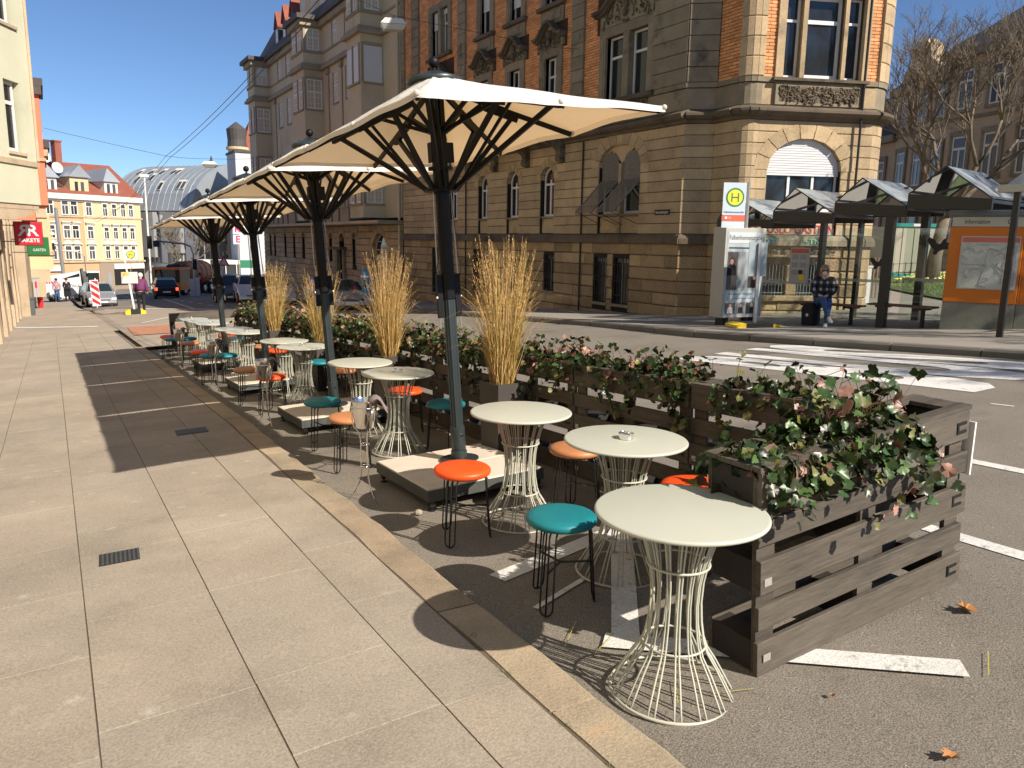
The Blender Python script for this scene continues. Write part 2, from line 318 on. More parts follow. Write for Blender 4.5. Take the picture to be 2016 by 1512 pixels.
def text(name, body, size, m, parent, loc, rot, depth=.003, sx=1., align='CENTER', bold=0., fit=None):
    c = bpy.data.curves.new(name, 'FONT'); c.body = body; c.size = size; c.extrude = depth; c.align_x = align; c.align_y = 'CENTER'; c.offset = bold; c.resolution_u = 3
    t = bpy.data.objects.new(name, c); COL.objects.link(t); bpy.context.view_layer.update()
    me = bpy.data.meshes.new_from_object(t.evaluated_get(bpy.context.evaluated_depsgraph_get())); bpy.data.objects.remove(t)
    me.materials.clear(); me.materials.append(m)
    if fit and len(me.vertices):
        xs = [v.co.x for v in me.vertices]; w = max(xs) - min(xs); sx = fit / w
    if sx != 1:
        for v in me.vertices: v.co.x *= sx
    o = link(name, me, parent); o.location = loc; o.rotation_euler = rot; return o
UP = (pi / 2, 0, 0)
# ================================================================ SETTING: ground, road, pavements
def sheet(name, poly, zf, m, kind='structure', parent=None, dz=0.):
    b = MB(); b.add([(x, y, zf(x, y) + dz) for x, y in poly], [tuple(range(len(poly)))]); return b.build(name, m, parent, kind if not parent else None)
def strip(name, xa, xb, ys, zf, m, dz=0., parent=None, nx=1):
    b = MB(); vs = []; fs = []; n = nx + 1
    for y in ys:
        a, c = xa(y), xb(y)
        for i in range(n): x = a + (c - a) * i / nx; vs.append((x, y, zf(x, y) + dz))
    for j in range(len(ys) - 1):
        for i in range(nx): k = j * n + i; fs.append((k, k + 1, k + n + 1, k + n))
    b.add(vs, fs); return b.build(name, m, parent, None if parent else 'structure')
cl = lambda v, a, b: max(a, min(b, v))
gm = MB(); NN = [-1500, -400, -120, -60, -20, 0, 20, 60, 120, 160, 400, 1500]
gv = [(x, y, .04 * cl(x, -60, 60) - .05 * cl(y, -60, 160) - .6) for y in NN for x in NN]; k = len(NN)
gm.add(gv, [(j * k + i, j * k + i + 1, (j + 1) * k + i + 1, (j + 1) * k + i) for j in range(k - 1) for i in range(k - 1)]).build('ground', M['farpave'], None, 'structure')
YS = [-12, -6, -2, 0, 2, 4, 5.6, 7, 8.7, 10, 11.4, 13, 15, 18, 22, 30, 40, 50, 60, 80, 110, 160]
strip('road', lambda y: 1.5, lambda y: kx(y) + .05, YS, R, M['asphalt'])
def xo(y): return 1.63 + .12 * cl((y - 2.2) / 6, 0, 1) + (.006 * sin(y * 3.1) + .004 * sin(y * 7.7) if y < 9 else 0)   # outer edge of the near kerb
pav = thing('pavement', None, None); pav['kind'] = 'structure'; del_ = None
strip('joint_sand', lambda y: -3.4, lambda y: xo(y) - .2, [-3, 0, 3, 6, 9, 12, 16, 20, 26.5], G, M['joint'], -.0045, pav)
strip('far_paving', lambda y: -3.4, lambda y: 1.2 if y > 50 else 1.7, [26.4, 40, 51, 90], G, M['slab'], -.002, pav)
sheet('paved_area', [(1.72, 19.3), (5.4, 19.3), (5.9, 27), (6.8, 35.5), (4.3, 41.5), (1.7, 47)], G, M['slab'], parent=pav, dz=-.004)
rs = random.Random(4)
cols = [-3.38, -2.73, -2.18, -1.63, -1.08, -.53, .02, .57, 1.12]
for ci, c in enumerate(cols):
    y = -1.2 + rs.random() * .6
    while y < 26.3:
        L_ = rs.choice([.55, .82, .82, .98, 1.05]); y2 = min(y + L_, 26.4)
        g = .0016 + rs.random() * .0016; c2 = cols[ci + 1] if ci + 1 < len(cols) else None; b = MB(); dz = rs.uniform(-.0008, .0008)
        xa = c + g; ya = y + g; yb = y2 - g; sk = .0
        X = lambda yy: (c2 if c2 is not None else xo(yy) - .225) - g
        e = .0008
        top = [(xa + e, ya + e), (X(ya) - e, ya + e), (X(yb) - e, yb - e), (xa + e, yb - e)]; mid = [(xa, ya), (X(ya), ya), (X(yb), yb), (xa, yb)]
        vs = [(p, q, G(p, q) + dz) for p, q in top] + [(p, q, G(p, q) + dz - .005) for p, q in mid] + [(p, q, G(p, q) - .03) for p, q in mid]
        b.add(vs, [(0, 1, 2, 3)] + [(4 + i, 4 + (i + 1) % 4, (i + 1) % 4, i) for i in range(4)] + [(8 + i, 8 + (i + 1) % 4, 4 + (i + 1) % 4, 4 + i) for i in range(4)])
        b.build('paving_slab', M['slab'], pav); y = y2
# near kerb, stone by stone
kb = thing('kerb', None, None); kb['kind'] = 'structure'
y = -1.6
while y < 19.4:
    y2 = y + rs.uniform(.85, 1.1); b = MB(); n = 5; rows = []
    for i in range(n + 1):
        yy = y + .006 + (y2 - y - .012) * i / n; xi = xo(yy) - .215; xx = xo(yy) + .006 * sin(yy * 23) * (yy < 8); z = G(xi, yy)
        rows.append([(xi, yy, z - .03), (xi + .004, yy, z), (xx - .022, yy, z - .002), (xx - .004, yy, z - .014), (xx, yy, z - .2)])
    vs = [p for r_ in rows for p in r_]; fs = [(i * 5 + j, i * 5 + j + 1, (i + 1) * 5 + j + 1, (i + 1) * 5 + j) for i in range(n) for j in range(4)] + [(0, 1, 2, 3, 4), tuple(n * 5 + j for j in (4, 3, 2, 1, 0))]
    b.add(vs, fs).build('kerb_stone', M['kerb'], kb); y = y2
# the far kerb and pavement
strip('bus_stop_pavement', lambda y: kx(y) + .2, lambda y: 14.3, YS, FP, M['farpave'])
strip('side_street_pavement', lambda y: 14.3, lambda y: 90, [-12, 0, 8, 16, 30, 60, 160], FP, M['farpave'])
kf = thing('far_kerb', None, None); kf['kind'] = 'structure'
y = -3.
while y < 60:
    L_ = 1.3 if y < 20 else 4; y2 = y + L_; b = MB(); a = y + .012; c = y2 - .012; vs = []
    for yy in (a, c): x = kx(yy); vs += [(x - .015, yy, R(x, yy) - .1), (x, yy, FP(x, yy) - .03), (x + .035, yy, FP(x, yy) + .002), (x + .23, yy, FP(x, yy) + .004), (x + .23, yy, FP(x, yy) - .1)]
    b.add(vs, [(j, j + 1, j + 6, j + 5) for j in range(4)] + [(0, 1, 2, 3, 4), (9, 8, 7, 6, 5)]).build('kerb_stone', M['kerb2'], kf); y = y2
sheet('lawn', [(28.2, 19.1), (24.9, 16.5), (23.2, 14.7), (20.6, 11.8), (30, 5), (44, 12), (36, 24.5)], FP, M['lawn'], dz=.05)
sheet('gravel_patch', [(1.86, 23.5), (3.0, 23.2), (3.5, 27.0), (2.0, 27.6)], G, M['gravel'], dz=.012)
# painted markings
mk = thing('road_markings', None, None); mk['kind'] = 'structure'
def stripe(p, q, w, m='paint', zf=R, dz=.005, parent=mk, name='painted_line', ns=1):
    d = Vector((q[0] - p[0], q[1] - p[1])).normalized(); nx, ny = -d.y * w / 2, d.x * w / 2; b = MB()
    c = [(p[0] - nx, p[1] - ny), (q[0] - nx, q[1] - ny), (q[0] + nx, q[1] + ny), (p[0] + nx, p[1] + ny)]
    b.add([(x, y, zf(x, y) + dz) for x, y in c], [(0, 1, 2, 3)]); return b.build(name, M[m], parent)
stripe((1.93, 3.38), (2.95, 3.60), .13); stripe((2.03, 2.42), (2.80, 3.42), .125, dz=.009); stripe((1.97, 2.50), (2.98, 1.50), .13, dz=.013)
stripe((5.95, -1.), (5.95, 16.5), .12); stripe((4.36, 2.55), (4.25, -.6), .12)
for i in range(9): stripe((8.22, 4.2 - 1.2 + i * .5 - 3), (8.2, 4.2 - 1.2 + i * .5 - 2.78), .04)
for i in range(12): stripe((7.2 + .0 * i, 19 + i * 3.4), (7.2, 20.5 + i * 3.4), .12)
stripe((5.55, 33), (6.95, 62), .1); stripe((3.8, 43), (6.9, 34.7), .25, zf=G, dz=.006); stripe((2.6, 29.5), (3.9, 32.5), .12, zf=G, dz=.006); stripe((1.5, 49.5), (4.2, 50.0), .15)
stripe((9.0, 33), (9.2, 50), .1); stripe((1.9, 2.95), (2.3, 3.1), .035, dz=.007)
for p, q in [((1.80, 2.55), (1.98, 2.72)), ((1.86, 2.42), (2.04, 2.52)), ((1.9, 1.95), (2.0, 2.08)), ((2.05, 1.92), (2.2, 1.86)), ((3.0, 1.42), (3.18, 1.52))]: stripe(p, q, .004, 'yellowpaint', dz=.0145)
def floor_text(body, x0, x1, y0, y1, zf):
    o = text('painted_word', body, 1, M['paint'], mk, (0, 0, 0), (0, 0, 0), 0, bold=.045); me = o.data
    xs = [v.co.x for v in me.vertices]; ys = [v.co.y for v in me.vertices]; a, b_, c, d = min(xs), max(xs), min(ys), max(ys)
    bm = bmesh.new(); bm.from_mesh(me); bmesh.ops.subdivide_edges(bm, edges=bm.edges, cuts=0)
    for v in bm.verts:
        x = x0 + (v.co.x - a) / (b_ - a) * (x1 - x0); yy = y0 + (v.co.y - c) / (d - c) * (y1 - y0); x += (y0 - yy) * .05 + .1; v.co = (x, yy, zf(x, yy) + .006)
    bm.to_mesh(me); bm.free()
floor_text('BUS', 8.6, 11.15, 4.6, 9.25, R)
sheet('tactile_strip', [(-1.2, 31.9), (1.25, 29.0), (1.25, 29.5), (-1.2, 32.6)], G, M['paint'], dz=.008)
def cover(x, y, s, label):
    z = G(x, y); t = thing('drain_cover', label, 'drain cover', (x, y, z + .001), radians(-3), rot=(-.05, -.04, -.05))
    b = MB(); b.box(-s / 2, s / 2, -s / 2, s / 2, -.01, .002); b.build('plate', M['iron'], t)
    for i in range(9): b = MB(); xx = -s * .44 + i * s * .11; b.box(xx, xx + s * .06, -s * .45, s * .45, .002, .006); b.build('rib', M['galv'], t)
cover(.22, 4.79, .21, 'small square cast iron cover in the sunlit paving slabs'); cover(1.13, 8.36, .30, 'iron cover set in the slabs inside the long parasol shadow')
# litter and grit
def dry_leaf(x, y, zf, rz, label, s=.05):
    b = MB(); P = [(0, -1), (.45, -.7), (.9, -.1), (.5, .1), (.75, .6), (.2, .5), (0, 1), (-.25, .5), (-.7, .7), (-.5, .1), (-.95, -.2), (-.4, -.6)]
    vs = [(px * s, py * s, .012 + .35 * s * (px * px + .3 * sin(py * 5)) + .2 * s) for px, py in P] + [(0, 0, .006)]
    b.add(vs, [(i, (i + 1) % 12, 12) for i in range(12)]); o = b.build('dry_leaf', mat('brown_dry_leaf', (.36, .17, .06), .8, .3, 30), fix=False); o.location = (x, y, zf(x, y) + .004); o.rotation_euler = (.2, .1, rz); tag(o, label, 'leaf')
dry_leaf(3.47, 1.78, R, .3, 'curled orange brown leaf on the asphalt right of the planter'); dry_leaf(2.40, 1.22, R, 1.4, 'flat yellowish leaf on the asphalt at the bottom edge', .035)
dry_leaf(2.4, 1.66, R, 2.4, 'tiny curled leaf beside the zigzag white line', .014)
b = MB()
for i in range(900):
    x = rs.uniform(1.8, 6) ; yy = rs.uniform(.5, 9); s = rs.uniform(.0015, .0045); z = R(x, yy)
    if rs.random() < .25: x = rs.uniform(-1, 1.6); z = G(x, yy); s *= .6
    b.cr = rs.random(); b.add([(x - s, yy, z), (x + s, yy - s, z), (x + s * .3, yy + s, z), (x, yy, z + s)], [(0, 1, 3), (1, 2, 3), (2, 0, 3)])
tag(b.build('grit', mat('pale_grit', (.35, .3, .24), .9, rnd=.4), None, 'stuff'), 'loose pale grit scattered on asphalt and paving slabs', 'grit')
st = MB(); st.ball((0, 0, .02), .03, 7, 5, .7); o = st.build('stone', M['slab']); o.location = (2.02, 4.62, R(2.02, 4.62)); tag(o, 'small beige stone on the asphalt by the first parasol base', 'stone')
# weeds in the kerb joint
b = MB()
for (wx, wy) in [(1.42, 2.0), (1.40, 1.72), (1.45, 2.75), (1.41, 2.4)]:
    for i in range(26):
        a = rs.uniform(0, 6.28); l = rs.uniform(.008, .03); x = wx + rs.gauss(0, .012); yy = wy + rs.gauss(0, .03); z = G(x, yy) - .01; b.cr = rs.random()
        b.add([(x - .0015, yy, z), (x + .0015, yy, z), (x + l * cos(a) * .7, yy + l * sin(a) * .7, z + l)], [(0, 1, 2)])
tag(b.build('weeds', M['grass'], None, 'stuff', fix=False), 'tiny green weeds growing in the joint along the kerb', 'weeds')
b = MB()
for i in range(14000):
    x = rs.uniform(20.8, 36); yy = rs.uniform(10, 24); z = FP(x, yy) + .05; l = rs.uniform(.03, .11); a = rs.uniform(0, 6.28); b.cr = rs.random()
    if yy > 11.9 + (x - 20.6) * .96 - .1 or yy < 11.8 - (x - 20.6) * .3: continue
    b.add([(x - .02, yy, z), (x + .02, yy, z), (x + l * cos(a) * .5, yy + l * sin(a) * .5, z + l)], [(0, 1, 2)])
tag(b.build('lawn_grass', M['grass'], None, 'stuff', fix=False), 'rough green grass under the bare tree behind the bus shelter', 'grass')
b = MB()
for i in range(230):
    x = rs.uniform(28, 33.5); yy = rs.uniform(16.5, 18.5) + (x - 28) * .45; z = FP(x, yy) + .2; b.cr = rs.random(); s = .038
    b.add([(x, yy - s, z), (x + s, yy, z + .03), (x, yy + s, z + .05), (x - s, yy, z + .03)], [(0, 1, 2, 3)])
tag(b.build('daffodils', mat('yellow_petals', (.75, .66, .15), .7, rnd=.3), None, 'stuff', fix=False), 'pale yellow daffodils flowering in the grass by the tree', 'flowers')

# ================================================================ TERRACE FURNITURE
def make_table():
    t = thing('round_table', 'x', 'table'); b = MB()
    b.lathe([(.001, .712), (.312, .712), (.318, .714), (.3215, .719), (.3215, .724), (.318, .7285), (.312, .730), (.001, .730)], 64); b.build('tabletop', M['cream'], t, smooth='auto')
    P = [(.235, .006), (.205, .06), (.165, .13), (.128, .185), (.112, .23), (.100, .30), (.094, .38), (.098, .46), (.110, .53), (.132, .61), (.160, .69), (.170, .712)]
    # smooth the profile
    me = None; NW = 30
    for i in range(NW):
        if me is None: w = MB(); w.tube([(r_, 0, z) for r_, z in P], .0040, 5); o = w.build('wire', M['creamwire'], t, smooth=True); me = o.data
        else: o = link('wire', me, t)
        o.rotation_euler = (0, 0, 2 * pi * i / NW + (.05 if i % 2 else -.05))
    for r_, z, th in ((.236, .007, .0065), (.119, .205, .0048), (.117, .525, .0048)):
        w = MB(); w.ring(0, 0, z, r_, th, 40, 8); w.build('ring', M['creamwire'], t, smooth=True)
    return t
TB = [(1.955, 2.05, 'nearest cream round table, in front of the teal stool'), (2.52, 3.08, 'cream round table with a steel ashtray, second from the front'), (2.50, 4.10, 'cream round table right of the front parasol base, without ashtray'),
      (2.61, 6.40, 'cream round table with ashtray between the first and second parasol poles'), (2.62, 7.42, 'bare cream round table just in front of the second parasol pole'),
      (2.65, 9.60, 'cream round table with ashtray just behind the second parasol pole'), (2.68, 10.62, 'bare cream round table between the second and third parasols, farther of the pair'),
      (2.64, 12.80, 'cream round table with ashtray just behind the third parasol pole'), (2.62, 13.72, 'bare cream round table before the fourth parasol pole'),
      (2.60, 15.75, 'cream round table with ashtray beyond the fourth parasol pole'), (2.60, 16.75, 'bare cream round table, second from the far end board'), (2.55, 17.8, 'farthest cream round table, by the far end board')]
tb0 = make_table(); GT = 'cream wire-frame tables of the street terrace'
for i, (x, y, l) in enumerate(TB):
    loc = (x, y, R(x, y) + .001)
    if i == 0: tb0.location = loc; tb0['label'] = l; tb0['group'] = GT; o = tb0
    else: o = dup(tb0, loc, i * .37, l, GT)
def make_ashtray():
    t = thing('ashtray', 'x', 'ashtray'); b = MB()
    n = 40; pr = [(.040, .001), (.041, .004), (.041, .030), (.0385, .031), (.037, .029), (.036, .006), (.001, .005)]
    b.lathe(pr, n, cap=False)
    for v in range(len(b.v)):
        x, y, z = b.v[v]; a = atan2(y, x)
        if z > .02 and min(abs(((a - q + pi) % (2 * pi)) - pi) for q in (.4, 2.5, 4.6)) < .16: b.v[v] = (x, y, z - .010)
    b.build('bowl', M['chrome'], t, smooth='auto', fix=False); return t
a0 = make_ashtray()
for j, (i, l) in enumerate([(1, 'steel ashtray on the second nearest round table'), (3, 'steel ashtray on the table between first and second parasol poles'), (5, 'steel ashtray on the table behind the second parasol pole'),
                            (7, 'steel ashtray on the table behind the third parasol pole'), (9, 'steel ashtray on the table beyond the fourth parasol pole'), (11, 'steel ashtray on the farthest round table')]):
    x, y, _ = TB[i]; loc = (x + .0, y + .0, R(x, y) + .732)
    if j == 0: a0.location = loc; a0['label'] = l; a0['group'] = 'steel ashtrays on the tables'
    else: dup(a0, loc, j, l, 'steel ashtrays on the tables')
def make_stool(col, cn):
    t = thing('stool', 'x', 'stool'); b = MB()
    b.lathe([(.001, .415), (.14, .415), (.160, .417), (.169, .425), (.173, .437), (.171, .449), (.160, .459), (.13, .466), (.08, .469), (.001, .470)], 48); b.build('seat', M[col], t, smooth=True)
    b = MB(); b.lathe([(.001, .409), (.14, .409), (.14, .415), (.001, .415)], 32); b.build('seat_plate', M['blackmetal'], t)
    me = None
    for k in range(3):
        if me is None:
            b = MB(); y0 = .032
            def rod(s): return [(.105, s * y0, .409), (.128, s * y0, .407), (.140, s * y0, .395), (.145, s * y0, .37), (.168, s * y0, .045)]
            arc = [(.168 + .006 * sin(a), y0 * cos(a), .045 - .036 * sin(a)) for a in [pi * i / 8 for i in range(9)]]
            b.tube(rod(1)[:-1] + arc + rod(-1)[:-1][::-1], .0048, 6); b.tube([(.105, 0, .409), (.130, 0, .407), (.145, 0, .39), (.149, 0, .36), (.174, 0, .010)], .0048, 6)
            o = b.build('leg', M['blackmetal'], t, smooth=True); me = o.data
        else: o = link('leg', me, t)
        o.rotation_euler = (0, 0, 2 * pi * k / 3)
    me = None
    for k in range(3):
        if me is None: b = MB(); b.bar((0, 0, .215), (.156, 0, .215), .005, .010); o = b.build('stretcher', M['blackmetal'], t); me = o.data
        else: o = link('stretcher', me, t)
        o.rotation_euler = (0, 0, 2 * pi * k / 3)
    return t
ST = {c: make_stool(c, c) for c in ('teal', 'orange', 'tan')}; used = set(); GS = 'round hairpin-leg stools of the street terrace'
SL = [('teal', 2.03, 2.94, 3.75, 'teal stool left of the nearest round table'), ('orange', 2.05, 4.03, 3.8, 'orange stool on the pavement side of the front parasol base'), ('orange', 2.86, 2.92, .3, 'orange stool half hidden behind the nearest table, by the front planter'),
      ('tan', 2.86, 4.0, 1.1, 'tan stool behind the table with ashtray, by the planter boards'), ('teal', 2.94, 6.1, .4, 'teal stool behind the front parasol pole, planter side'), ('orange', 2.95, 7.05, 1.9, 'orange stool seen behind the wires of the fourth table'),
      ('teal', 2.11, 7.04, 3.9, 'teal stool in front of the second parasol base, pavement side'), ('tan', 2.05, 6.1, 3.7, 'tan stool right behind the nearest ice bucket'), ('tan', 2.99, 9.07, .2, 'tan stool behind the second parasol pole, planter side'),
      ('teal', 3.01, 10.14, .9, 'teal stool beyond the second parasol pole, planter side'), ('orange', 2.15, 9.2, 3.6, 'orange stool beside the second ice bucket'), ('tan', 2.08, 10.15, 3.9, 'tan stool by the third parasol base, pavement side'),
      ('orange', 2.96, 12.16, .4, 'orange stool behind the sixth table, planter side'), ('tan', 2.94, 13.1, 1.3, 'tan stool behind the third parasol pole, planter side'), ('teal', 2.2, 12.2, 3.4, 'right one of two teal stools by the third ice bucket'),
      ('teal', 2.02, 12.4, 3.6, 'left one of two teal stools by the third ice bucket'), ('orange', 2.0, 13.15, 3.9, 'orange stool just left of the third ice bucket'), ('teal', 2.9, 15.1, .2, 'teal stool by the fourth parasol pole, planter side'),
      ('orange', 2.92, 16.05, .8, 'orange stool by the fourth parasol pole, planter side'), ('tan', 2.1, 15.05, 3.5, 'tan stool just right of the farthest ice bucket'), ('teal', 2.2, 16.1, 3.1, 'teal stool behind the farthest tan stool'),
      ('teal', 1.98, 16.3, 3.8, 'dark teal stool left of the farthest ice bucket'), ('orange', 1.99, 17.05, 3.7, 'outermost orange stool at the far end of the terrace')]
for c, x, y, r_, l in SL:
    loc = (x, y, R(x, y) + .001)
    if c not in used: used.add(c); o = ST[c]; o.location = loc; o.rotation_euler = (0, 0, r_); o['label'] = l; o['group'] = GS
    else: dup(ST[c], loc, r_, l, GS)
# ice buckets on chrome tripods
def make_bucket():
    t = thing('ice_bucket_stand', 'x', 'ice bucket stand'); b = MB()
    for k in range(3):
        a = 2 * pi * k / 3 + .5; b = MB(); pr = [(.085, .70), (.088, .60), (.075, .55), (.040, .51), (.030, .45), (.030, .22), (.045, .14), (.085, .06), (.135, .004)]
        b.tube([(r_ * cos(a), r_ * sin(a), z) for r_, z in pr], .0048, 6); b.build('leg', M['chrome'], t, smooth=True)
    for r_, z in ((.092, .695), (.032, .42), (.032, .26)): b = MB(); b.ring(0, 0, z, r_, .0042, 24, 6); b.build('ring', M['chrome'], t, smooth=True)
    return t
def make_pail():
    t = thing('ice_bucket', 'x', 'ice bucket'); b = MB()
    b.lathe([(.001, .545), (.066, .545), (.070, .549), (.094, .735), (.102, .739), (.102, .746), (.094, .746), (.088, .735), (.064, .556), (.001, .556)], 40, cap=False); b.build('pail', M['chrome'], t, smooth='auto')
    return t
def make_napkin():
    b = MB(); n = 9; vs = []; fs = []
    path = [(.03, .742), (.07, .756), (.092, .757), (.112, .742), (.128, .715), (.142, .69), (.158, .668)]
    for i, (x, z) in enumerate(path):
        for j in range(n):
            v = -.08 + .16 * j / (n - 1); vs.append((x + .006 * sin(j * 1.3), v + .01 * sin(i), z + .008 * sin(j * 1.7 + i * .6)))
    m = len(vs); vs += [(x, y, z - .005) for x, y, z in vs]; K = len(path)
    fs = [(i * n + j, i * n + j + 1, (i + 1) * n + j + 1, (i + 1) * n + j) for i in range(K - 1) for j in range(n - 1)]
    fs += [tuple(m + q for q in f[::-1]) for f in fs]
    edge = [j for j in range(n)] + [i * n + n - 1 for i in range(1, K)] + [(K - 1) * n + j for j in range(n - 2, -1, -1)] + [i * n for i in range(K - 2, 0, -1)]
    fs += [(edge[i], edge[i - 1], m + edge[i - 1], m + edge[i]) for i in range(len(edge))]
    b.add(vs, fs); return b.build('napkin', M['napkin'], None, smooth=True)
bs, bp, bn = make_bucket(), make_pail(), make_napkin()
BK = [(1.85, 5.17, 'nearest', 'first'), (1.89, 8.35, 'second nearest', 'second'), (1.90, 11.45, 'third', 'third'), (1.86, 14.5, 'farthest', 'farthest')]
for i, (x, y, n1, n2) in enumerate(BK):
    loc = (x, y, R(x, y) + .001); lb = [f'{n1} chrome tripod stand at the edge of the kerb', f'polished steel ice bucket on the {n2} tripod stand', f'grey cloth napkin folded over the rim of the {n2} ice bucket']
    cats = ['ice bucket stand', 'ice bucket', 'napkin']; gs = ['chrome bucket stands along the kerb', 'steel ice buckets', 'grey napkins over the buckets']
    for o0, l, c, g_, rz in zip((bs, bp, bn), lb, cats, gs, (.3, 0, -.35)):
        if i == 0: o = o0; o.location = loc; o.rotation_euler = (0, 0, rz)
        else: o = dup(o0, loc, rz + i * .1)
        tag(o, l, c, g_)
# ---------------------------------------------------------------- parasols
HX, HY, ZE, ZT = .82, 1.49, 2.385, 2.80
def edge_pts():
    P = [(-HX, -HY), (0.06, -HY), (HX, -HY), (HX, -.52), (HX, .52), (HX, HY), (.06, HY), (-HX, HY), (-HX, .52), (-HX, -.52)]; return P
def make_parasol():
    t = thing('parasol', 'x', 'parasol'); E_ = edge_pts(); n = len(E_)
    # canopy: ten gores, cloth sagging a little between the ribs and cut in at the hem
    b = MB(); NR, NS = 10, 10; rings = []
    for i in range(NR + 1):
        f = i / NR; row = []
        for k in range(n):
            (x0, y0), (x1, y1) = E_[k], E_[(k + 1) % n]
            for s in range(NS):
                q = s / NS; w = 4 * q * (1 - q); ln = hypot(x1 - x0, y1 - y0)
                x = (x0 + (x1 - x0) * q); y = (y0 + (y1 - y0) * q); inn = 1 - .024 * w * ln
                rr = .10 / hypot(x, y); g = rr + (1 - rr) * f
                z = ZT - (ZT - ZE) * f ** .93 + (.012 * w * f * f - .03 * w * f * (1 - f) * 2) * ln + .004 * sin(9 * q + 14 * f + k)
                row.append((x * g * (1 - (1 - inn) * f * f), y * g * (1 - (1 - inn) * f * f), z))
        rings.append(row)
    m = n * NS; vs = [p for r_ in rings for p in r_]; fs = [(i * m + j, i * m + (j + 1) % m, (i + 1) * m + (j + 1) % m, (i + 1) * m + j) for i in range(NR) for j in range(m)]
    b.add(vs, fs); b.build('canopy', M['canopy'], t, smooth=True, fix=False)
    b = MB(); last = rings[-1]; b.add([(x, y, z + .004) for x, y, z in last] + [(x * 1.004, y * 1.004, z - .032) for x, y, z in last], [(j, (j + 1) % m, m + (j + 1) % m, m + j) for j in range(m)]); b.build('hem', M['canopy'], t, smooth=True, fix=False)
    for k, (x, y) in enumerate(E_):
        L_ = hypot(x, y); ux, uy = x / L_, y / L_; b = MB()
        zz = lambda f: ZT - (ZT - ZE) * f ** .93 - .028
        p = lambda f, dz=0: (x * f, y * f, zz(f) + dz)
        f0 = .11 / L_
        b.bar(p(f0), p(.5), .022, .042); b.bar(p(.5), p(.985), .020, .034); b.bar(p(.36, -.022), p(.60, -.02), .030, .062)
        b.build('rib', M['black_al'], t)
        h = .085; b = MB(); b.bar((ux * .115, uy * .115, 2.03), p(.55, -.035), .027, .032); b.build('strut', M['black_al'], t)
        b = MB(); b.bar((ux * .07, uy * .07, 2.44), p(.33, -.02), .022, .026); b.build('upper_strut', M['black_al'], t)
        if k % 5 in (0, 2): b = MB(); b.bar((ux * (.118) - uy * .035, uy * (.118) + ux * .035, 2.03), (x * .36 - uy * .03, y * .36 + ux * .03, zz(.36) - .03), .017, .02); b.build('side_strut', M['black_al'], t)
        b = MB(); b.ball((x * 1.0, y * 1.0, ZE - .005), .017, 8, 6); b.build('corner_knob', M['canopy'], t, smooth=True)
    b = MB(); b.lathe([(.001, 1.235), (.050, 1.235), (.052, 1.24), (.052, 2.015), (.050, 2.02), (.001, 2.02)], 12); b.build('upper_pole', M['black_al'], t)
    b = MB(); b.lathe([(.001, .0), (.045, .0), (.045, 1.25), (.001, 1.25)], 12)
    for k in range(6): a = k * pi / 3; b.bar((.043 * cos(a), .043 * sin(a), .2), (.043 * cos(a), .043 * sin(a), 1.23), .012, .012)
    b.build('pole', M['anthracite'], t)
    b = MB(); b.lathe([(.001, .0), (.150, .0), (.150, .010), (.001, .012)], 32); b.build('foot_plate', M['anthracite'], t)
    b = MB(); b.lathe([(.06, .01), (.062, .012), (.062, .07), (.053, .075), (.056, .08), (.056, .26), (.052, .262), (.001, .262)], 24, cap=False); b.build('pole_socket', M['anthracite'], t, smooth='auto')
    for a in (.6, 2.7, 4.8): b = MB(); b.tube([(.055 * cos(a), .055 * sin(a), .2), (.066 * cos(a), .066 * sin(a), .2)], .008, 8); b.build('bolt', M['chrome'], t)
    for (r_, z0, z1) in ((.125, 2.015, 2.035), (.075, 2.425, 2.47), (.09, 2.17, 2.19)):
        b = MB(); b.lathe([(.04, z0), (r_, z0), (r_, z1), (.04, z1)], 20); b.build('hub_ring', M['black_al'], t)
    b = MB()
    for a in range(4): q = a * pi / 2 + .4; b.bar((.045 * cos(q), .045 * sin(q), 2.0), (.045 * cos(q), .045 * sin(q), 2.80), .034, .034)
    b.box(-.03, .03, -.03, .03, 2.0, 2.8); b.build('mast_head', M['black_al'], t)
    for s in (-1, 1):
        b = MB(); b.box(s * .055 - .012, s * .055 + .035 * s + .012, -.03, .03, 2.22, 2.36); b.build('motor_block', M['black_al'], t)
        b = MB(); b.box(min(s * .052, s * .095), max(s * .052, s * .095), -.014, .014, 1.10, 1.42); b.build('side_bracket', M['black_al'], t)
        b = MB(); b.tube([(s * .083, -.006, 1.40), (s * .070, -.004, 2.02)], .006, 6); b.tube([(s * .083, -.006, 1.12), (s * .085, -.006, 1.02)], .007, 6); b.build('gas_spring', M['steel'], t)
        b = MB(); b.tube([(s * .096, -.004, 1.25), (s * .101, -.004, 1.25)], .011, 8); b.build('bolt', M['chrome'], t)
        b = MB(); b.tube([(s * .05, -.03, 2.02), (s * .08, -.04, 1.55), (s * .1, -.03, 1.45), (s * .085, -.02, 1.38)], .003, 5); b.build('cable', M['blackmetal'], t)
    b = MB(); b.lathe([(.001, ZT + .0), (.19, ZT - .035), (.200, ZT - .03), (.203, ZT - .018), (.198, ZT - .006), (.10, ZT + .03), (.03, ZT + .052), (.001, ZT + .055)], 40); b.build('top_cap', M['anthracite'], t, smooth='auto')
    b = MB(); b.lathe([(.001, ZT + .05), (.018, ZT + .055), (.012, ZT + .068), (.010, ZT + .08), (.001, ZT + .08)], 16); b.ball((0, 0, ZT + .112), .040, 20, 12); b.build('finial', M['black_al'], t, smooth=True)
    return t
UM = make_parasol(); GP = 'cream canopy parasols in a row over the terrace'
PL = ['nearest cream parasol, its whole canopy in view', 'second cream parasol from the front, canopy tucked behind the nearest', 'third cream parasol from the front', 'farthest cream parasol with its canopy tip pointing left']
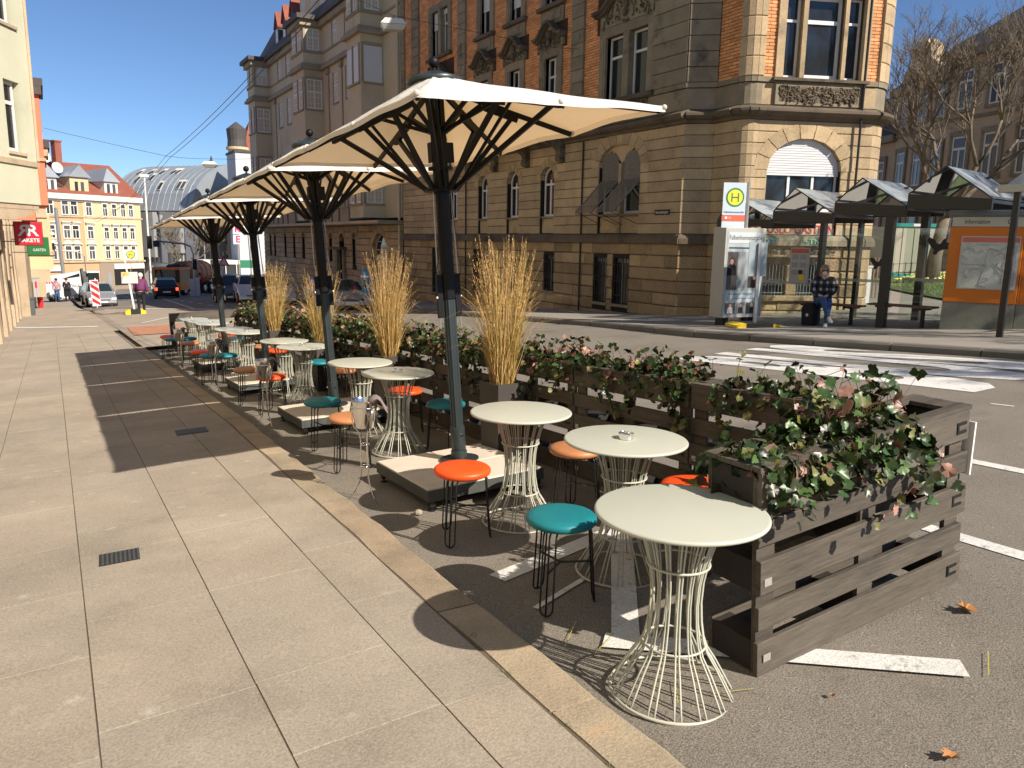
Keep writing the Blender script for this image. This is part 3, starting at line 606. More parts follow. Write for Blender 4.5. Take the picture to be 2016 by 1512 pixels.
def make_base():
    t = thing('ballast_platform', 'x', 'ballast platform'); b = MB(); w, d, h = .93, .98, .165
    b = MB()
    for (x0, x1, y0, y1) in ((-w / 2, w / 2, -d / 2, -d / 2 + .03), (-w / 2, w / 2, d / 2 - .03, d / 2), (-w / 2, -w / 2 + .03, -d / 2 + .03, d / 2 - .03), (w / 2 - .03, w / 2, -d / 2 + .03, d / 2 - .03)): b.box(x0, x1, y0, y1, h - .09, h - .012)
    b.box(-w / 2 + .03, w / 2 - .03, -d / 2 + .03, d / 2 - .03, h - .085, h - .04); b.build('frame', M['galv'], t)
    for sx in (-1, 1):
        for sy in (-1, 1):
            b = MB(); x0 = .004 if sx > 0 else -w / 2 + .006; x1 = w / 2 - .006 if sx > 0 else -.004; y0 = .004 if sy > 0 else -d / 2 + .006; y1 = d / 2 - .006 if sy > 0 else -.004
            b.box(x0, x1, y0, y1, h - .039, h); o = b.build('ballast_slab', M['basestone'], t)
            bv = o.modifiers.new('b', 'BEVEL'); bv.width = .006; bv.segments = 2
            b = MB(); fx, fy = sx * (w / 2 - .04), sy * (d / 2 - .04); b.box(fx - .02, fx + .02, fy - .02, fy + .02, .03, h - .088); b.lathe([(.001, 0), (.028, 0), (.028, .012), (.008, .014), (.008, .04), (.001, .04)], 12, fx, fy); b.build('foot', M['blackmetal'], t)
    return t
BA = make_base()
for i in range(4):
    x, y = 2.62, 5.2 + 3.09 * i; z = R(x, y); loc = (x, y, z + .172); rot = (-.043, -.053, 0); rb = (-.05, -.04, 0)
    l2 = ['nearest', 'second', 'third', 'farthest'][i]
    if i == 0: UM.location = loc; UM.rotation_euler = rot; UM['label'] = PL[0]; UM['group'] = GP; BA.location = (2.56, 5.1, R(2.56, 5.1)); BA.rotation_euler = rb; BA['label'] = f'{l2} ballast platform of pale slabs under a parasol pole'; BA['group'] = 'ballast platforms under the parasols'
    else: dup(UM, loc, None, PL[i], GP, rot); dup(BA, (2.56, y - .1, R(2.56, y - .1)), None, f'{l2} ballast platform of pale slabs under a parasol pole', 'ballast platforms under the parasols', rb)
# ---------------------------------------------------------------- pallet planters
BZ = [(0, .146), (.198, .298), (.352, .492), (.552, .652), (.712, .85)]
def make_planter(L_, D=.28, seed=1, plate=True):
    t = thing('pallet_planter', 'x', 'planter'); r = random.Random(seed)
    for i, (a, c) in enumerate(BZ):
        b = MB(); e0 = r.uniform(-.006, .012); e1 = r.uniform(-.03, .0) if i % 2 else r.uniform(-.012, .004)
        b.box(e0, L_ + e1, r.uniform(-.003, .002), .024, a, c); o = b.build('board', M['wood'], t)
        m = o.modifiers.new('b', 'BEVEL'); m.width = .004; m.segments = 2
        if i % 2 == 0: b = MB(); b.box(.01, L_ - .01, D - .022, D, a, c); o = b.build('board', M['wood'], t)
    for x in (0.012, L_ / 2 - .05, L_ - .112):
        b = MB(); b.box(x, x + .10, .026, .048, .0, .845); b.build('upright', M['wood'], t)
        for z in (.0, .345, .705): b = MB(); b.box(x, x + .10, .0495, D - .0235, z + .002, z + .135); b.build('block', M['woodend'], t)
    for (a, c) in ((-.002, .055), (D - .055, D + .002)): b = MB(); b.box(.0, L_, a, c, .852, .872); b.build('top_board', M['wood'], t)
    for x in (0, L_ - .12): b = MB(); b.box(x, x + .12, .057, D - .057, .850, .870); b.build('top_board', M['wood'], t)
    b = MB(); b.box(.122, L_ - .122, .058, D - .058, .70, .80); b.build('soil', M['soil'], t)
    if plate:
        for (x, z) in ((.045, .385), (.045, .06)):
            b = MB(); b.box(x - .02, x + .02, -.006, -.0035, z, z + .032); b.build('bracket_plate', M['zinc'], t)
        for z in (.75, .40, .05):
            b = MB(); x = L_ - .01
            b.box(x - .10, x - .03, -.006, -.0035, z, z + .014); b.box(x - .10, x - .03, -.006, -.0035, z + .04, z + .054); b.box(x - .10, x - .088, -.0062, -.0037, z + .014, z + .04); b.build('bracket_plate', M['blackmetal'], t)
    return t
GPL = 'black pallet planters round the terrace'
p0 = make_planter(1.37); p0.location = (2.29, 1.92, R(2.29, 1.92)); p0.rotation_euler = (0, -.085, 0); tag(p0, 'pallet planter across the near end of the terrace, its grey boards in full sun', 'planter', GPL)
# white notice strip on the outer corner
b = MB(); b.box(.0, .012, -.085, .0, 0, .25); o = b.build('notice_board', M['white']); o.location = (3.60, 1.99, R(3.67, 1.99) + .60); tag(o, 'narrow white printed notice on the outer corner of the near planter', 'notice')
for i in range(9): text('printed_line', 'mask on entry please', .011, M['iron'], o, (.0125, -.085 + .08, .23 - i * .022), (pi / 2, 0, pi / 2), .0003) if False else None
NM = 12; LM = 1.26
p1 = make_planter(LM - .01, seed=5); 
ordn = ['first', 'second', 'third', 'fourth', 'fifth', 'sixth', 'seventh', 'eighth', 'ninth', 'tenth', 'eleventh', 'twelfth']
for i in range(NM):
    yf = 2.22 + LM * (i + 1); loc = (3.38, yf, R(3.38, yf)); rot = (0, -.05, -pi / 2); l = f'{ordn[i]} pallet planter along the roadside, counted from the near end'
    if i == 0: p1.location = loc; p1.rotation_euler = rot; tag(p1, l, 'planter', GPL)
    else: dup(p1, loc, None, l, GPL, rot)
b = MB(); b.box(-.03, .03, -.0045, -.0022, 0, .03); 
t = thing('end_barrier', 'low dark wooden barrier closing the far end of the terrace', 'barrier', (2.2, 18.3, R(2.2, 18.3)), rot=(0, -.04, 0))
for (a, c) in ((0, .12), (.3, .42), (.66, .82)): b = MB(); b.box(0, 1.5, 0, .025, a, c); b.build('board', M['wood'], t)
for x in (.0, .7, 1.4): b = MB(); b.box(x, x + .1, .027, .12, 0, .8); b.build('post', M['woodend'], t)
b = MB(); b.box(0, 1.5, .0, .13, .822, .842); b.build('top_board', M['wood'], t)
# ---------------------------------------------------------------- ivy
LEAF = [(0, -.58), (.34, -.84), (.68, -.60), (.72, -.34), (.98, -.02), (.74, .16), (.62, .48), (.36, .58), (0, 1.0), (-.36, .58), (-.62, .48), (-.74, .16), (-.98, -.02), (-.72, -.34), (-.68, -.60), (-.34, -.84)]
def leaf_geo(s, rr=random):
    c = rr.uniform(-.5, .5); d = rr.uniform(-.55, .1); e_ = rr.uniform(.1, .5)
    return [(x * s, y * s, s * (c * x * x + d * y * abs(y) + e_ * abs(x) + .12 * sin(3 * x + 4 * y))) for x, y in LEAF] + [(0, -.1 * s, 0)], [(i, (i + 1) % 16, 16) for i in range(16)]
LM_ = ['leafg', 'leafd', 'leafp', 'leafy']; LMESH = {}
def leaf_mesh(k, mi):
    if (k, mi) not in LMESH: b = MB(); b.add(*leaf_geo(1., random.Random(k))); me = b.mesh('ivy_leaf', M[LM_[mi]], True); LMESH[(k, mi)] = me
    return LMESH[(k, mi)]
def leaf_rot(r, up, out):
    n = Vector((r.gauss(0, .55), r.gauss(0, .55), up)) + Vector(out) * r.uniform(.1, 1.1); n.normalize()
    q = n.to_track_quat('Z', 'Y').to_matrix() @ Matrix.Rotation(r.uniform(0, 6.28), 3, 'Z'); return q
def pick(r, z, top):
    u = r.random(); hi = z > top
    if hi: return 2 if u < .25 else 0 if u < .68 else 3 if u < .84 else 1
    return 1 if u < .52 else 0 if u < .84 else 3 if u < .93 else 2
def ivy(name_label, origin, rz, L_, D, n, nind, seed, h=.11, drop=.35, x0=0., x1=None, strands=6, ls=(.017, .036), pink=True, tilt=.05, left_spill=0.):
    r = random.Random(seed); x1 = L_ if x1 is None else x1
    t = thing('ivy_plant', name_label, 'ivy', origin, rot=(0, -tilt, rz), group='ivy growing in the pallet planters'); B = [MB()] ; b = MB(); pts = []
    for i in range(n):
        x = r.uniform(x0, x1); lump = .55 + .45 * sin(x * 7 + seed) * cos(x * 3.1 + seed * 2)
        yy = D / 2 + r.gauss(0, D * .42); z = .86 + abs(r.gauss(0, h)) * (.35 + lump) * (1 - min(1, abs(yy - D / 2) / D) * .5) * min(1, (x - x0) / .25 + (.45 if left_spill else 1)) - (max(0, -yy) + max(0, yy - D)) * 1.1 - .03
        if left_spill and r.random() < left_spill: x = x0 + r.gauss(.05, .05); z -= r.uniform(0, .16) ; yy = r.uniform(-.03, D + .1)
        out = (0, -1 if yy < D / 2 else 1, 0); pts.append((x, yy, z, r.uniform(*ls), out, .6))
    for k in range(strands):
        x = r.uniform(x0 + .05, x1 - .05); yy = -.03; z = .87; ln = r.uniform(.12, drop); m = int(ln / .035); path = [(x, .05, .88), (x, -.02, .885)]
        for j in range(m):
            x += r.gauss(0, .02); yy = -.035 - r.random() * .02; z -= .035; path.append((x, yy, z))
            for _ in range(2):
                if r.random() < .8: pts.append((x + r.gauss(0, .022), yy - r.uniform(0, .03), z + r.gauss(0, .012), r.uniform(*ls) * .9, (0, -1.2, 0), .25))
        b.tube(path, .0022, 4)
    for k in range(n // 26):                               # bare stems standing up
        x = r.uniform(x0 + .45 * (left_spill > 0), x1); p = [(x, D / 2, .84), (x + r.gauss(0, .05), D / 2 + r.gauss(0, .05), .93 + r.random() * .05)]; p.append((p[1][0] + r.gauss(0, .05), p[1][1] + r.gauss(0, .05), p[1][2] + r.uniform(0.01, .09))); b.tube(p, .0016, 4)
        pts.append((p[2][0], p[2][1], p[2][2], r.uniform(*ls), (0, -.3, 0), .7))
    b.build('vine', M['stem'], t)
    order = sorted(range(len(pts)), key=lambda i: -pts[i][3] + (.02 if pts[i][1] > D * .6 else 0) - pts[i][2] * .02)
    ind = set(order[:nind]); S = MB(); S.cm = 0
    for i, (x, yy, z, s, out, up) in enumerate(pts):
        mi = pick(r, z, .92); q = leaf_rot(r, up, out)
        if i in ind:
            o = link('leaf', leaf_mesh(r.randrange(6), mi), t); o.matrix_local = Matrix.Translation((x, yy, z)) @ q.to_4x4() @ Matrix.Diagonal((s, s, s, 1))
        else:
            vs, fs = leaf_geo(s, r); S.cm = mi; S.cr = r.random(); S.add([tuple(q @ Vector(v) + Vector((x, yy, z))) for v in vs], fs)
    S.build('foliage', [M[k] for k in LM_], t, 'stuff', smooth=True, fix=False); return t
iv = ivy('ivy with large lobed leaves spilling over the front pallet planter', (2.29, 1.92, R(2.29, 1.92)), 0, 1.37, .28, 1350, 300, 3, h=.052, drop=.2, x0=.02, x1=.98, strands=5, ls=(.021, .041), tilt=.085, left_spill=.03)
# long trailing shoot over the front boards
r = random.Random(11); b = MB(); path = [(.95, .0, .875), (.96, -.03, .84), (.99, -.04, .76), (.97, -.04, .68), (.88, -.045, .60), (.78, -.045, .55), (.66, -.04, .50)]; b.tube(path, .0025, 5)
b.tube([(.88, -.045, .60), (.95, -.05, .57), (1.0, -.05, .52)], .002, 5); b.tube([(.2, 0, .88), (.24, -.04, .82), (.21, -.03, .74), (.25, -.03, .70)], .002, 5); b.tube([(.30, 0, .88), (.40, -.04, .83), (.52, -.03, .80), (.60, -.03, .79)], .002, 5)
b.build('shoot', M['stem'], iv)
for (x, z, s, mi) in [(.99, .78, .03, 3), (1.01, .72, .028, 0), (.95, .69, .03, 1), (.93, .64, .032, 1), (.97, .60, .036, 0), (.87, .58, .025, 2), (.80, .57, .022, 3), (.76, .53, .026, 2), (.68, .52, .022, 2), (.64, .49, .02, 3), (.99, .53, .033, 0), (1.02, .50, .028, 0), (.22, .79, .042, 0), (.25, .72, .03, 0), (.40, .83, .04, 1), (.52, .80, .032, 1), (.12, .80, .038, 1)]:
    o = link('leaf', leaf_mesh(r.randrange(6), mi), iv); o.matrix_local = Matrix.Translation((x, -.05, z)) @ leaf_rot(r, .3, (0, -1.3, 0)).to_4x4() @ Matrix.Diagonal((s, s, s, 1))
DEN = [(.20, .95, 420), (0, 1.26, 760), (0, 1.26, 720), (0, 1.1, 600), (0, 1.26, 760), (0, 1.2, 600), (.1, 1.26, 660), (0, 1.26, 600), (0, 1.26, 520), (0, 1.26, 480), (0, 1.26, 460), (.1, 1.2, 420)]
for i, (xa, xb, n) in enumerate(DEN):
    yf = 2.22 + LM * (i + 1)
    ivy(f'ivy in the {ordn[i]} roadside pallet planter from the near end', (3.38, yf, R(3.38, yf)), -pi / 2, LM, .28, n, [200, 220, 200, 160][i] if i < 4 else 0, 20 + i, h=.072 if i else .045, drop=.5, x0=xa, x1=xb, strands=9 if i else 4, ls=(.019, .036) if i < 5 else (.024, .040))
# ---------------------------------------------------------------- dry grasses in tall pots
def grass_pot(x, y, label, seed, n=260, h=1.08, spread=.17):
    z = R(x, y); t = thing('potted_grass', label, 'grass pot', (x, y, z), group='dry ornamental grasses in tall pots'); r = random.Random(seed); b = MB()
    b.lathe([(.001, 0), (.165, 0), (.190, .70), (.175, .70), (.168, .66), (.001, .655)], 4); o = b.build('pot', M['pot'], t); o.rotation_euler = (0, 0, pi / 4 + .1)
    B = MB(); 
    for i in range(n):
        a = r.uniform(0, 6.283); r0 = .095 * sqrt(r.random()); px, py = r0 * cos(a), r0 * sin(a); hh = h * r.uniform(.55, 1.12); lean = r.gauss(0, .085) ; la = a + r.gauss(0, .5)
        arch = r.random() < .34; bend = r.uniform(.25, .6) if arch else r.uniform(0, .08); w = r.uniform(.0016, .0036); pts = []; K = 7 if arch else 5
        for k in range(K + 1):
            f = k / K; d = (abs(lean) * f * .9 + r0 * f * .7) + bend * f ** 3; zz = .66 + hh * (f - (bend * .75) * f ** 4); wob = .008 * sin(f * 9 + i)
            pts.append(Vector((px + cos(la) * d + wob, py + sin(la) * d, zz)))
        B.cr = r.random(); B.cm = 1 if r.random() < .35 else 0; ta = r.uniform(0, 3.14); s = Vector((cos(ta), sin(ta), 0)) * w; vs = []
        for k, p in enumerate(pts): q = s * (1 - .8 * k / K); vs += [tuple(p - q), tuple(p + q)]
        B.add(vs, [(2 * k, 2 * k + 1, 2 * k + 3, 2 * k + 2) for k in range(K)])
        if not arch and r.random() < .75:                    # feathery seed head
            for j in range(9):
                f = .80 + .025 * j; p = pts[-1].lerp(pts[-2], (9 - j) / 9 * 1.0); dd = Vector((r.gauss(0, 1), r.gauss(0, 1), 1.4)).normalized() * .028; c = Vector((dd.y, -dd.x, 0)).normalized() * .0022
                B.cm = 1; B.add([tuple(p - c), tuple(p + c), tuple(p + dd)], [(0, 1, 2)])
    B.build('blades', [M['straw'], M['straw2']], t, 'stuff', fix=False); return t
grass_pot(3.12, 5.42, 'tallest dry grass in a dark square pot right of the front parasol pole', 1, 560, 1.1)
grass_pot(3.16, 8.0, 'dry grass pot between the first and second parasol poles', 2, 520, 1.12)
grass_pot(3.16, 10.5, 'thin arching dry grass just behind the second parasol pole', 3, 330, 1.0)
grass_pot(3.16, 13.1, 'farthest dry grass pot, beside the third parasol pole', 4, 420, 1.1)

# ================================================================ BUS STOP
rz = atan2(-.982, .187)
SH = thing('bus_shelter', 'glass and black steel bus shelter with four stepped gable roofs', 'bus shelter', (14.0, 11.0, FP(14, 11)), rz); z0 = FP(14, 11)
SG = [(-2.57, -1.15, -2.14, 2.19, 2.17, 2.67, 2.01), (-1.15, .235, -.68, 2.36, 2.28, 2.82, 2.12), (.235, 1.68, .76, 2.50, 2.40, 2.96, 2.25), (1.68, 3.16, 2.31, 2.62, 2.49, 3.10, 2.35)]
DP = 1.9
def slab4(b, p, q, r_, s, th=.012):
    n = (Vector(q) - Vector(p)).cross(Vector(s) - Vector(p)).normalized() * th; v = [Vector(a) for a in (p, q, r_, s)]
    b.add([tuple(a) for a in v] + [tuple(a + n) for a in v], [(0, 1, 2, 3), (7, 6, 5, 4), (0, 4, 5, 1), (1, 5, 6, 2), (2, 6, 7, 3), (3, 7, 4, 0)])
for (s0, s1, sa, zl, zr, za, zb) in SG:
    zl, zr, za, zb = zl - z0, zr - z0, za - z0, zb - z0; s1 -= .01; s0 += .01
    b = MB(); b.quad((s0, 0, zl), (sa, 0, za), (sa, DP, za), (s0, DP, zl)); b.build('roof_pane', M['sheet'], SH, fix=False)
    b = MB(); b.quad((sa, 0, za), (s1, 0, zr), (s1, DP, zr), (sa, DP, za)); b.build('roof_pane', M['roofglass'], SH, fix=False)
    for y in (0, DP):
        b = MB(); b.bar((s0, y, zl - .01), (sa, y, za - .01), .02, .022); b.bar((sa, y, za - .01), (s1, y, zr - .01), .02, .022); b.build('rafter', M['brownsteel'], SH)
    b = MB(); b.add([(s0, -.03, zb), (s1, -.03, zb + (zr - zl) * .5), (s1, -.03, zr - .01), (s0, -.03, zl - .01), (s0, .05, zb), (s1, .05, zb + (zr - zl) * .5), (s1, .05, zr - .01), (s0, .05, zl - .01)], [(0, 1, 2, 3), (7, 6, 5, 4), (0, 4, 5, 1), (1, 5, 6, 2), (2, 6, 7, 3), (3, 7, 4, 0)]); b.build('gutter_beam', M['brownsteel'], SH)
    b = MB(); b.box(s0, s1, DP - .04, DP + .04, zb, zl - .04); b.build('gutter_beam', M['brownsteel'], SH)
    b = MB(); b.bar((s0 + .03, 0, zl - .05), (s0 + .03, DP, zl - .05), .05, .06); b.bar((s1 - .03, 0, zr - .05), (s1 - .03, DP, zr - .05), .05, .06); b.bar((sa, 0, za - .01), (sa, DP, za - .01), .02, .02); b.build('eaves_beam', M['brownsteel'], SH); b = MB(); b.bar((s0 + .04, .05, zb + .12), (sa + .28, DP * .8, za - .12), .035, .05); b.build('diagonal_brace', M['brownsteel'], SH)
for s, w, zt in ((0.0, .085, 2.16), (1.37, .15, 2.32)):
    gz = FP(14, 11 - s) - z0; b = MB(); b.box(s - w / 2, s + w / 2, .0, .17, gz - .02, zt - z0); b.build('post', M['brownsteel'], SH)
    b = MB(); b.box(s - w / 2, s + w / 2, DP - .2, DP - .05, gz - .02, zt - z0); b.build('post', M['brownsteel'], SH)
b = MB(); b.box(3.78, 3.84, -1.05, -.97, FP(14, 7.2) - z0, 2.52 - z0); b.box(3.842, 3.87, -1.05, -.97, FP(14, 7.2) - z0, 2.52 - z0); b.build('front_post', M['brownsteel'], SH)
b = MB(); b.box(3.55, 5.4, -1.1, -.9, 2.52 - z0, 2.64 - z0); b.build('front_beam', M['steel'], SH)
b = MB(); b.quad((3.2, .0, 2.6 - z0), (3.75, 0, 3.06 - z0), (3.75, DP, 3.06 - z0), (3.2, DP, 2.6 - z0)); b.quad((3.75, 0, 3.06 - z0), (5.0, 0, 2.7 - z0), (5., DP, 2.7 - z0), (3.75, DP, 3.06 - z0)); b.build('roof_pane', M['roofglass'], SH, fix=False)
for s0, s1 in ((-2.4, -.06), (.06, 1.28), (1.47, 3.0)):
    b = MB(); b.box(s0, s1, .62, .632, FP(14, 11 - s0) - z0 + .12, 1.98 - z0); b.build('glass_wall', M['sheet'], SH)
    b = MB(); b.box(s0, s1, .612, .6195, .93 + FP(14, 11 - s0) - z0, .99 + FP(14, 11 - s0) - z0); b.build('safety_band', glass_mat('frosted_band', (.55, .55, .55), .25, .5), SH)
BIRD = [(0, .1), (.05, .12), (.1, .22), (.2, .27), (.16, .16), (.28, .13), (.22, .04), (.30, -.02), (.15, -.03), (.02, -.08), (-.04, -.18), (-.12, -.16), (-.1, -.05), (-.2, .05), (-.3, .2), (-.24, .28), (-.12, .22), (-.06, .14)]
for s, z, k in ((.95, 1.30, .55), (2.1, 1.66, .75)):
    b = MB(); n = len(BIRD); b.add([(s + x * k, .608, z + y * k) for x, y in BIRD] + [(s, .608, z)], [(i, (i + 1) % n, n) for i in range(n)]); b.build('bird_sticker', M['blackmetal'], SH, fix=False)
# timetable board on the glass
tt = thing('timetable_board', 'grey timetable poster with red heading hanging on the shelter glass', 'timetable', (14.0, 11.0, z0), rz)
b = MB(); b.box(-.98, -.53, .57, .60, .83, 1.62); b.build('frame', M['steel'], tt); b = MB(); b.box(-.96, -.55, .565, .5695, .85, 1.60); b.build('sheet', mat('pale_paper', (.42, .42, .44), .6), tt)
b = MB(); b.box(-.96, -.55, .560, .5645, 1.50, 1.60); b.build('heading', mat('red_print', (.50, .12, .09), .6), tt)
for i in range(3):
    for j in range(2): b = MB(); b.box(-.93 + j * .19, -.78 + j * .19, .560, .5645, 1.36 - i * .17, 1.47 - i * .17); b.build('printed_box', mat('grey_print', (.30, .30, .32), .6), tt)
b = MB(); b.box(-.74, -.63, .560, .5645, .90, 1.03); b.build('yellow_print', M['yellow'], tt); b = MB(); b.box(-.76, -.66, .5595, .5640, 1.04, 1.13); b.build('dark_print', M['hairdark'], tt)
def bench(s0, s1, label):
    ym = 11 - (s0 + s1) / 2 * .982; gz = FP(14.2, ym) - z0; t = thing('bench', label, 'bench', (14.0, 11.0, z0), rz, group='wooden benches in the shelter')
    for k in range(3): b = MB(); b.box(s0, s1, .10 + k * .13, .22 + k * .13, gz + .42, gz + .455); b.build('slat', mat('bench_hardwood', (.13, .055, .028), .55, .2, 3, stretch=(1, 8, 8)), t)
    for s in (s0 + .25, s1 - .22): b = MB(); b.box(s - .03, s + .03, .27, .33, gz, gz + .38); b.box(s - .1, s + .1, .13, .45, gz + .38, gz + .42); b.build('leg', M['blackmetal'], t)
    return t
bench(-.56, .87, 'wooden bench on black legs with the seated woman'); bench(1.05, 2.29, 'empty wooden bench beside the orange kiosk')
# advertising panel
pz = FP(12.45, 11.9); AD = thing('advertising_panel', 'grey framed street poster panel headed with a street name, left of the shelter', 'poster panel', (12.28, 12.02, pz), -.1)
fr = mat('pale_grey_frame', (.40, .38, .34), .5); b = MB(); b.box(0, 1.10, 0, .40, .16, 2.06); o = b.build('cabinet', fr, AD); m = o.modifiers.new('b', 'BEVEL'); m.width = .012; m.segments = 2
for x in (.12, .85): b = MB(); b.box(x, x + .15, .08, .32, -.02, .16); b.build('leg', M['blackmetal'], AD)
b = MB(); b.box(.05, 1.02, -.006, -.001, .22, 2.0); b.build('glass_door', mat('poster_pale_blue', (.36, .42, .45), .35), AD)
b = MB(); b.box(.08, .99, -.012, -.007, 1.74, 1.97); b.build('name_strip', mat('pale_strip', (.50, .53, .54), .4), AD); text('street_name', 'Falbenhennenstraße', .14, M['blackmetal'], AD, (.535, -.013, 1.855), UP, .001, fit=.88)
for (x0, x1, za, zc, c) in [(.10, .97, 1.63, 1.655, (.02, .02, .02)), (.08, .36, .76, 1.56, (.10, .09, .09)), (.66, .98, .80, 1.56, (.10, .085, .075)), (.38, .64, .80, 1.56, (.30, .33, .35)), (.08, .98, .50, .74, (.45, .52, .55)), (.08, .36, .24, .48, (.12, .11, .11)), (.40, .62, .24, .48, (.22, .22, .24)), (.66, .98, .24, .48, (.06, .06, .06))]:
    b = MB(); b.box(x0, x1, -.012, -.007, za, zc); b.build('poster_print', mat('print_%.2f_%.2f' % (c[0], c[2]), c, .4), AD)
def bust(x, z, s, shirt, hair):                            # printed portraits, flat shapes
    b = MB(); b.add([(x - .10 * s, -.0125, z - .22 * s), (x + .10 * s, -.0125, z - .22 * s), (x + .085 * s, -.0125, z - .07 * s), (x + .03 * s, -.0125, z - .03 * s), (x - .03 * s, -.0125, z - .03 * s), (x - .085 * s, -.0125, z - .07 * s)], [(0, 1, 2, 3, 4, 5)]); b.build('printed_shirt', shirt, AD, fix=False)
    b = MB(); b.add([(x + .048 * s * cos(a), -.0126, z + .01 * s + .062 * s * sin(a)) for a in [k * .628 for k in range(10)]], [tuple(range(10))]); b.build('printed_hair', hair, AD, fix=False)
    b = MB(); b.add([(x + .036 * s * cos(a), -.0130, z + .046 * s * sin(a)) for a in [k * .628 for k in range(10)]], [tuple(range(10))]); b.build('printed_face', M['skin'], AD, fix=False)
bust(.22, .42, .75, M['white'], M['hair']); bust(.51, .42, .75, M['darkcloth'], M['hairdark']); bust(.82, .42, .75, M['darkcloth'], M['white']); bust(.2, 1.35, 1.3, M['darkcloth'], M['hairdark']); bust(.83, 1.40, 1.2, M['white'], M['hairdark']); bust(.83, 1.02, 1., M['darkcloth'], M['hair'])
text('slogan', 'Wir haben die Zeit genutzt', .06, M['denim'], AD, (.48, -.0131, .67), UP, .001, fit=.62); text('slogan', 'um noch besser zu werden', .06, M['denim'], AD, (.6, -.0131, .575), UP, .001, fit=.62)
# stop sign behind it
hz = FP(12.7, 12.5); HS = thing('bus_stop_sign', 'tall bus stop sign with a yellow and green H roundel behind the poster panel', 'bus stop sign', (12.62, 12.5, hz), -.48)
b = MB(); b.tube([(.56, .04, 0), (.56, .04, 3.06)], .035, 10); b.build('post', M['steel'], HS)
b = MB(); b.box(0, .50, 0, .03, 2.08, 3.05); b.build('board', mat('pale_blue_board', (.52, .60, .66), .5), HS)
def roundel(par, x, y, z, R_, zsc=1.):
    for nm, r_, m, k in (('green_ring', R_, 'signgreen', 0), ('yellow_disc', R_ * .82, 'signyellow', 1)):
        b = MB(); n = 28; yy = y - .003 * (k + 1); b.add([(x + r_ * cos(2 * pi * i / n), yy, z + r_ * zsc * sin(2 * pi * i / n)) for i in range(n)], [tuple(range(n))]); b.build(nm, M[m], par, fix=False)
    w = R_ * .14; b = MB(); yy = y - .009; q = R_ * .42
    for (a, c, d, e) in ((x - q, x - q + w, z - q * 1.1, z + q * 1.1), (x + q - w, x + q, z - q * 1.1, z + q * 1.1), (x - q + w, x + q - w, z - w / 2, z + w / 2)): b.box(a, c, yy, yy + .002, d, e)
    b.build('letter_h', M['signgreen'], par)
M['signgreen'] = mat('sign_green', (.02, .20, .10), .5); M['signyellow'] = mat('sign_yellow', (.85, .66, .04), .5)
roundel(HS, .26, 0, 2.74, .20); text('stop_name', 'Falbenhennenstraße', .06, M['blue'], HS, (.25, -.004, 2.43), UP, .001, fit=.44)
b = MB(); b.box(.0, .50, -.006, -.001, 2.24, 2.37); b.build('red_band', mat('sign_red', (.62, .13, .07), .5), HS); text('line_mark', '■ 41', .07, M['white'], HS, (.13, -.009, 2.305), UP, .001)
# temporary sign with yellow feet in front of the poster panel
tz = FP(12.1, 11.4); TS = thing('temporary_stop_post', 'grey post seen from behind on black and yellow feet before the poster panel', 'sign post', (12.22, 11.45, tz), -.35)
b = MB(); b.box(.33, .40, 0, .04, .05, 1.72); b.build('post', M['steel'], TS)
b = MB(); b.box(.15, .55, .045, .06, 1.05, 1.74); b.build('sign_back', mat('pale_sign_back', (.30, .36, .38), .5), TS)
def feet(par, x0, x1, y0, y1, h):
    for a, c, m in ((x0, x0 + .2, 'yellow'), (x0 + .2, x1 - .2, 'iron'), (x1 - .2, x1, 'yellow')):
        b = MB(); b.prism([(a, 0), (c, 0), (c, h * (1 if c < x1 else .6)), (a, h * (1 if a > x0 else .6))], y0, y1, 'y'); b.build('foot', M[m], par)
feet(TS, -.15, .85, -.25, .3, .1)
# ---------------------------------------------------------------- ticket kiosk
KZ = FP(14.58, 8.5); KI = thing('information_kiosk', 'orange ticket kiosk with a map poster on a concrete plinth', 'kiosk', (14.60, 8.62, KZ), radians(-61)); kw, kd = 1.9, 1.5
conc = mat('cast_concrete', (.23, .215, .17), .9, .2, 3, bump=.4, bs=30, dirt=((.10, .10, .07), 2, .55, .6)); org = mat('kiosk_orange_panel', (.60, .16, .008), .45, .1, 1.5)
b = MB(); b.box(0, 1.18, 0, kd, -.05, .52); b.build('plinth', conc, KI)
b = MB(); b.box(0.0, 1.18, -.006, kd, .523, 1.92); o = b.build('cabinet', org, KI); m = o.modifiers.new('b', 'BEVEL'); m.width = .012; m.segments = 2
b = MB(); b.box(1.19, 1.22, .02, kd, .523, 1.92); b.box(1.225, kw, .05, kd, .523, 1.92); b.build('side_cabinet', org, KI); b = MB(); b.box(1.19, kw, .05, kd, -.05, .52); b.build('side_plinth', conc, KI)
b = MB(); b.box(.02, kw - .02, .0, kd, 1.923, 2.10); b.build('header', mat('kiosk_cream_header', (.50, .47, .38), .5), KI)
b = MB(); b.box(-.06, kw + .06, -.07, kd + .06, 2.103, 2.22); o = b.build('roof', mat('kiosk_grey_roof', (.12, .13, .135), .5), KI); m = o.modifiers.new('b', 'BEVEL'); m.width = .03; m.segments = 3
text('header_text', 'Information', .12, M['iron'], KI, (.42, -.002, 2.01), UP, .001, fit=.40); text('header_text', 'SSB', .11, M['iron'], KI, (1.30, -.002, 2.01), UP, .001)
b = MB(); b.tube([(.95 + .048 * cos(a), -.004, 2.015 + .048 * sin(a)) for a in [k * pi / 8 for k in range(16)]], .006, 5, True); b.box(.95, 1.02, -.008, -.001, 1.962, 1.972); b.build('logo_ring', M['iron'], KI)
b = MB(); b.box(.20, 1.14, -.03, -.008, .78, 1.75); b.build('map_frame', M['steel'], KI)
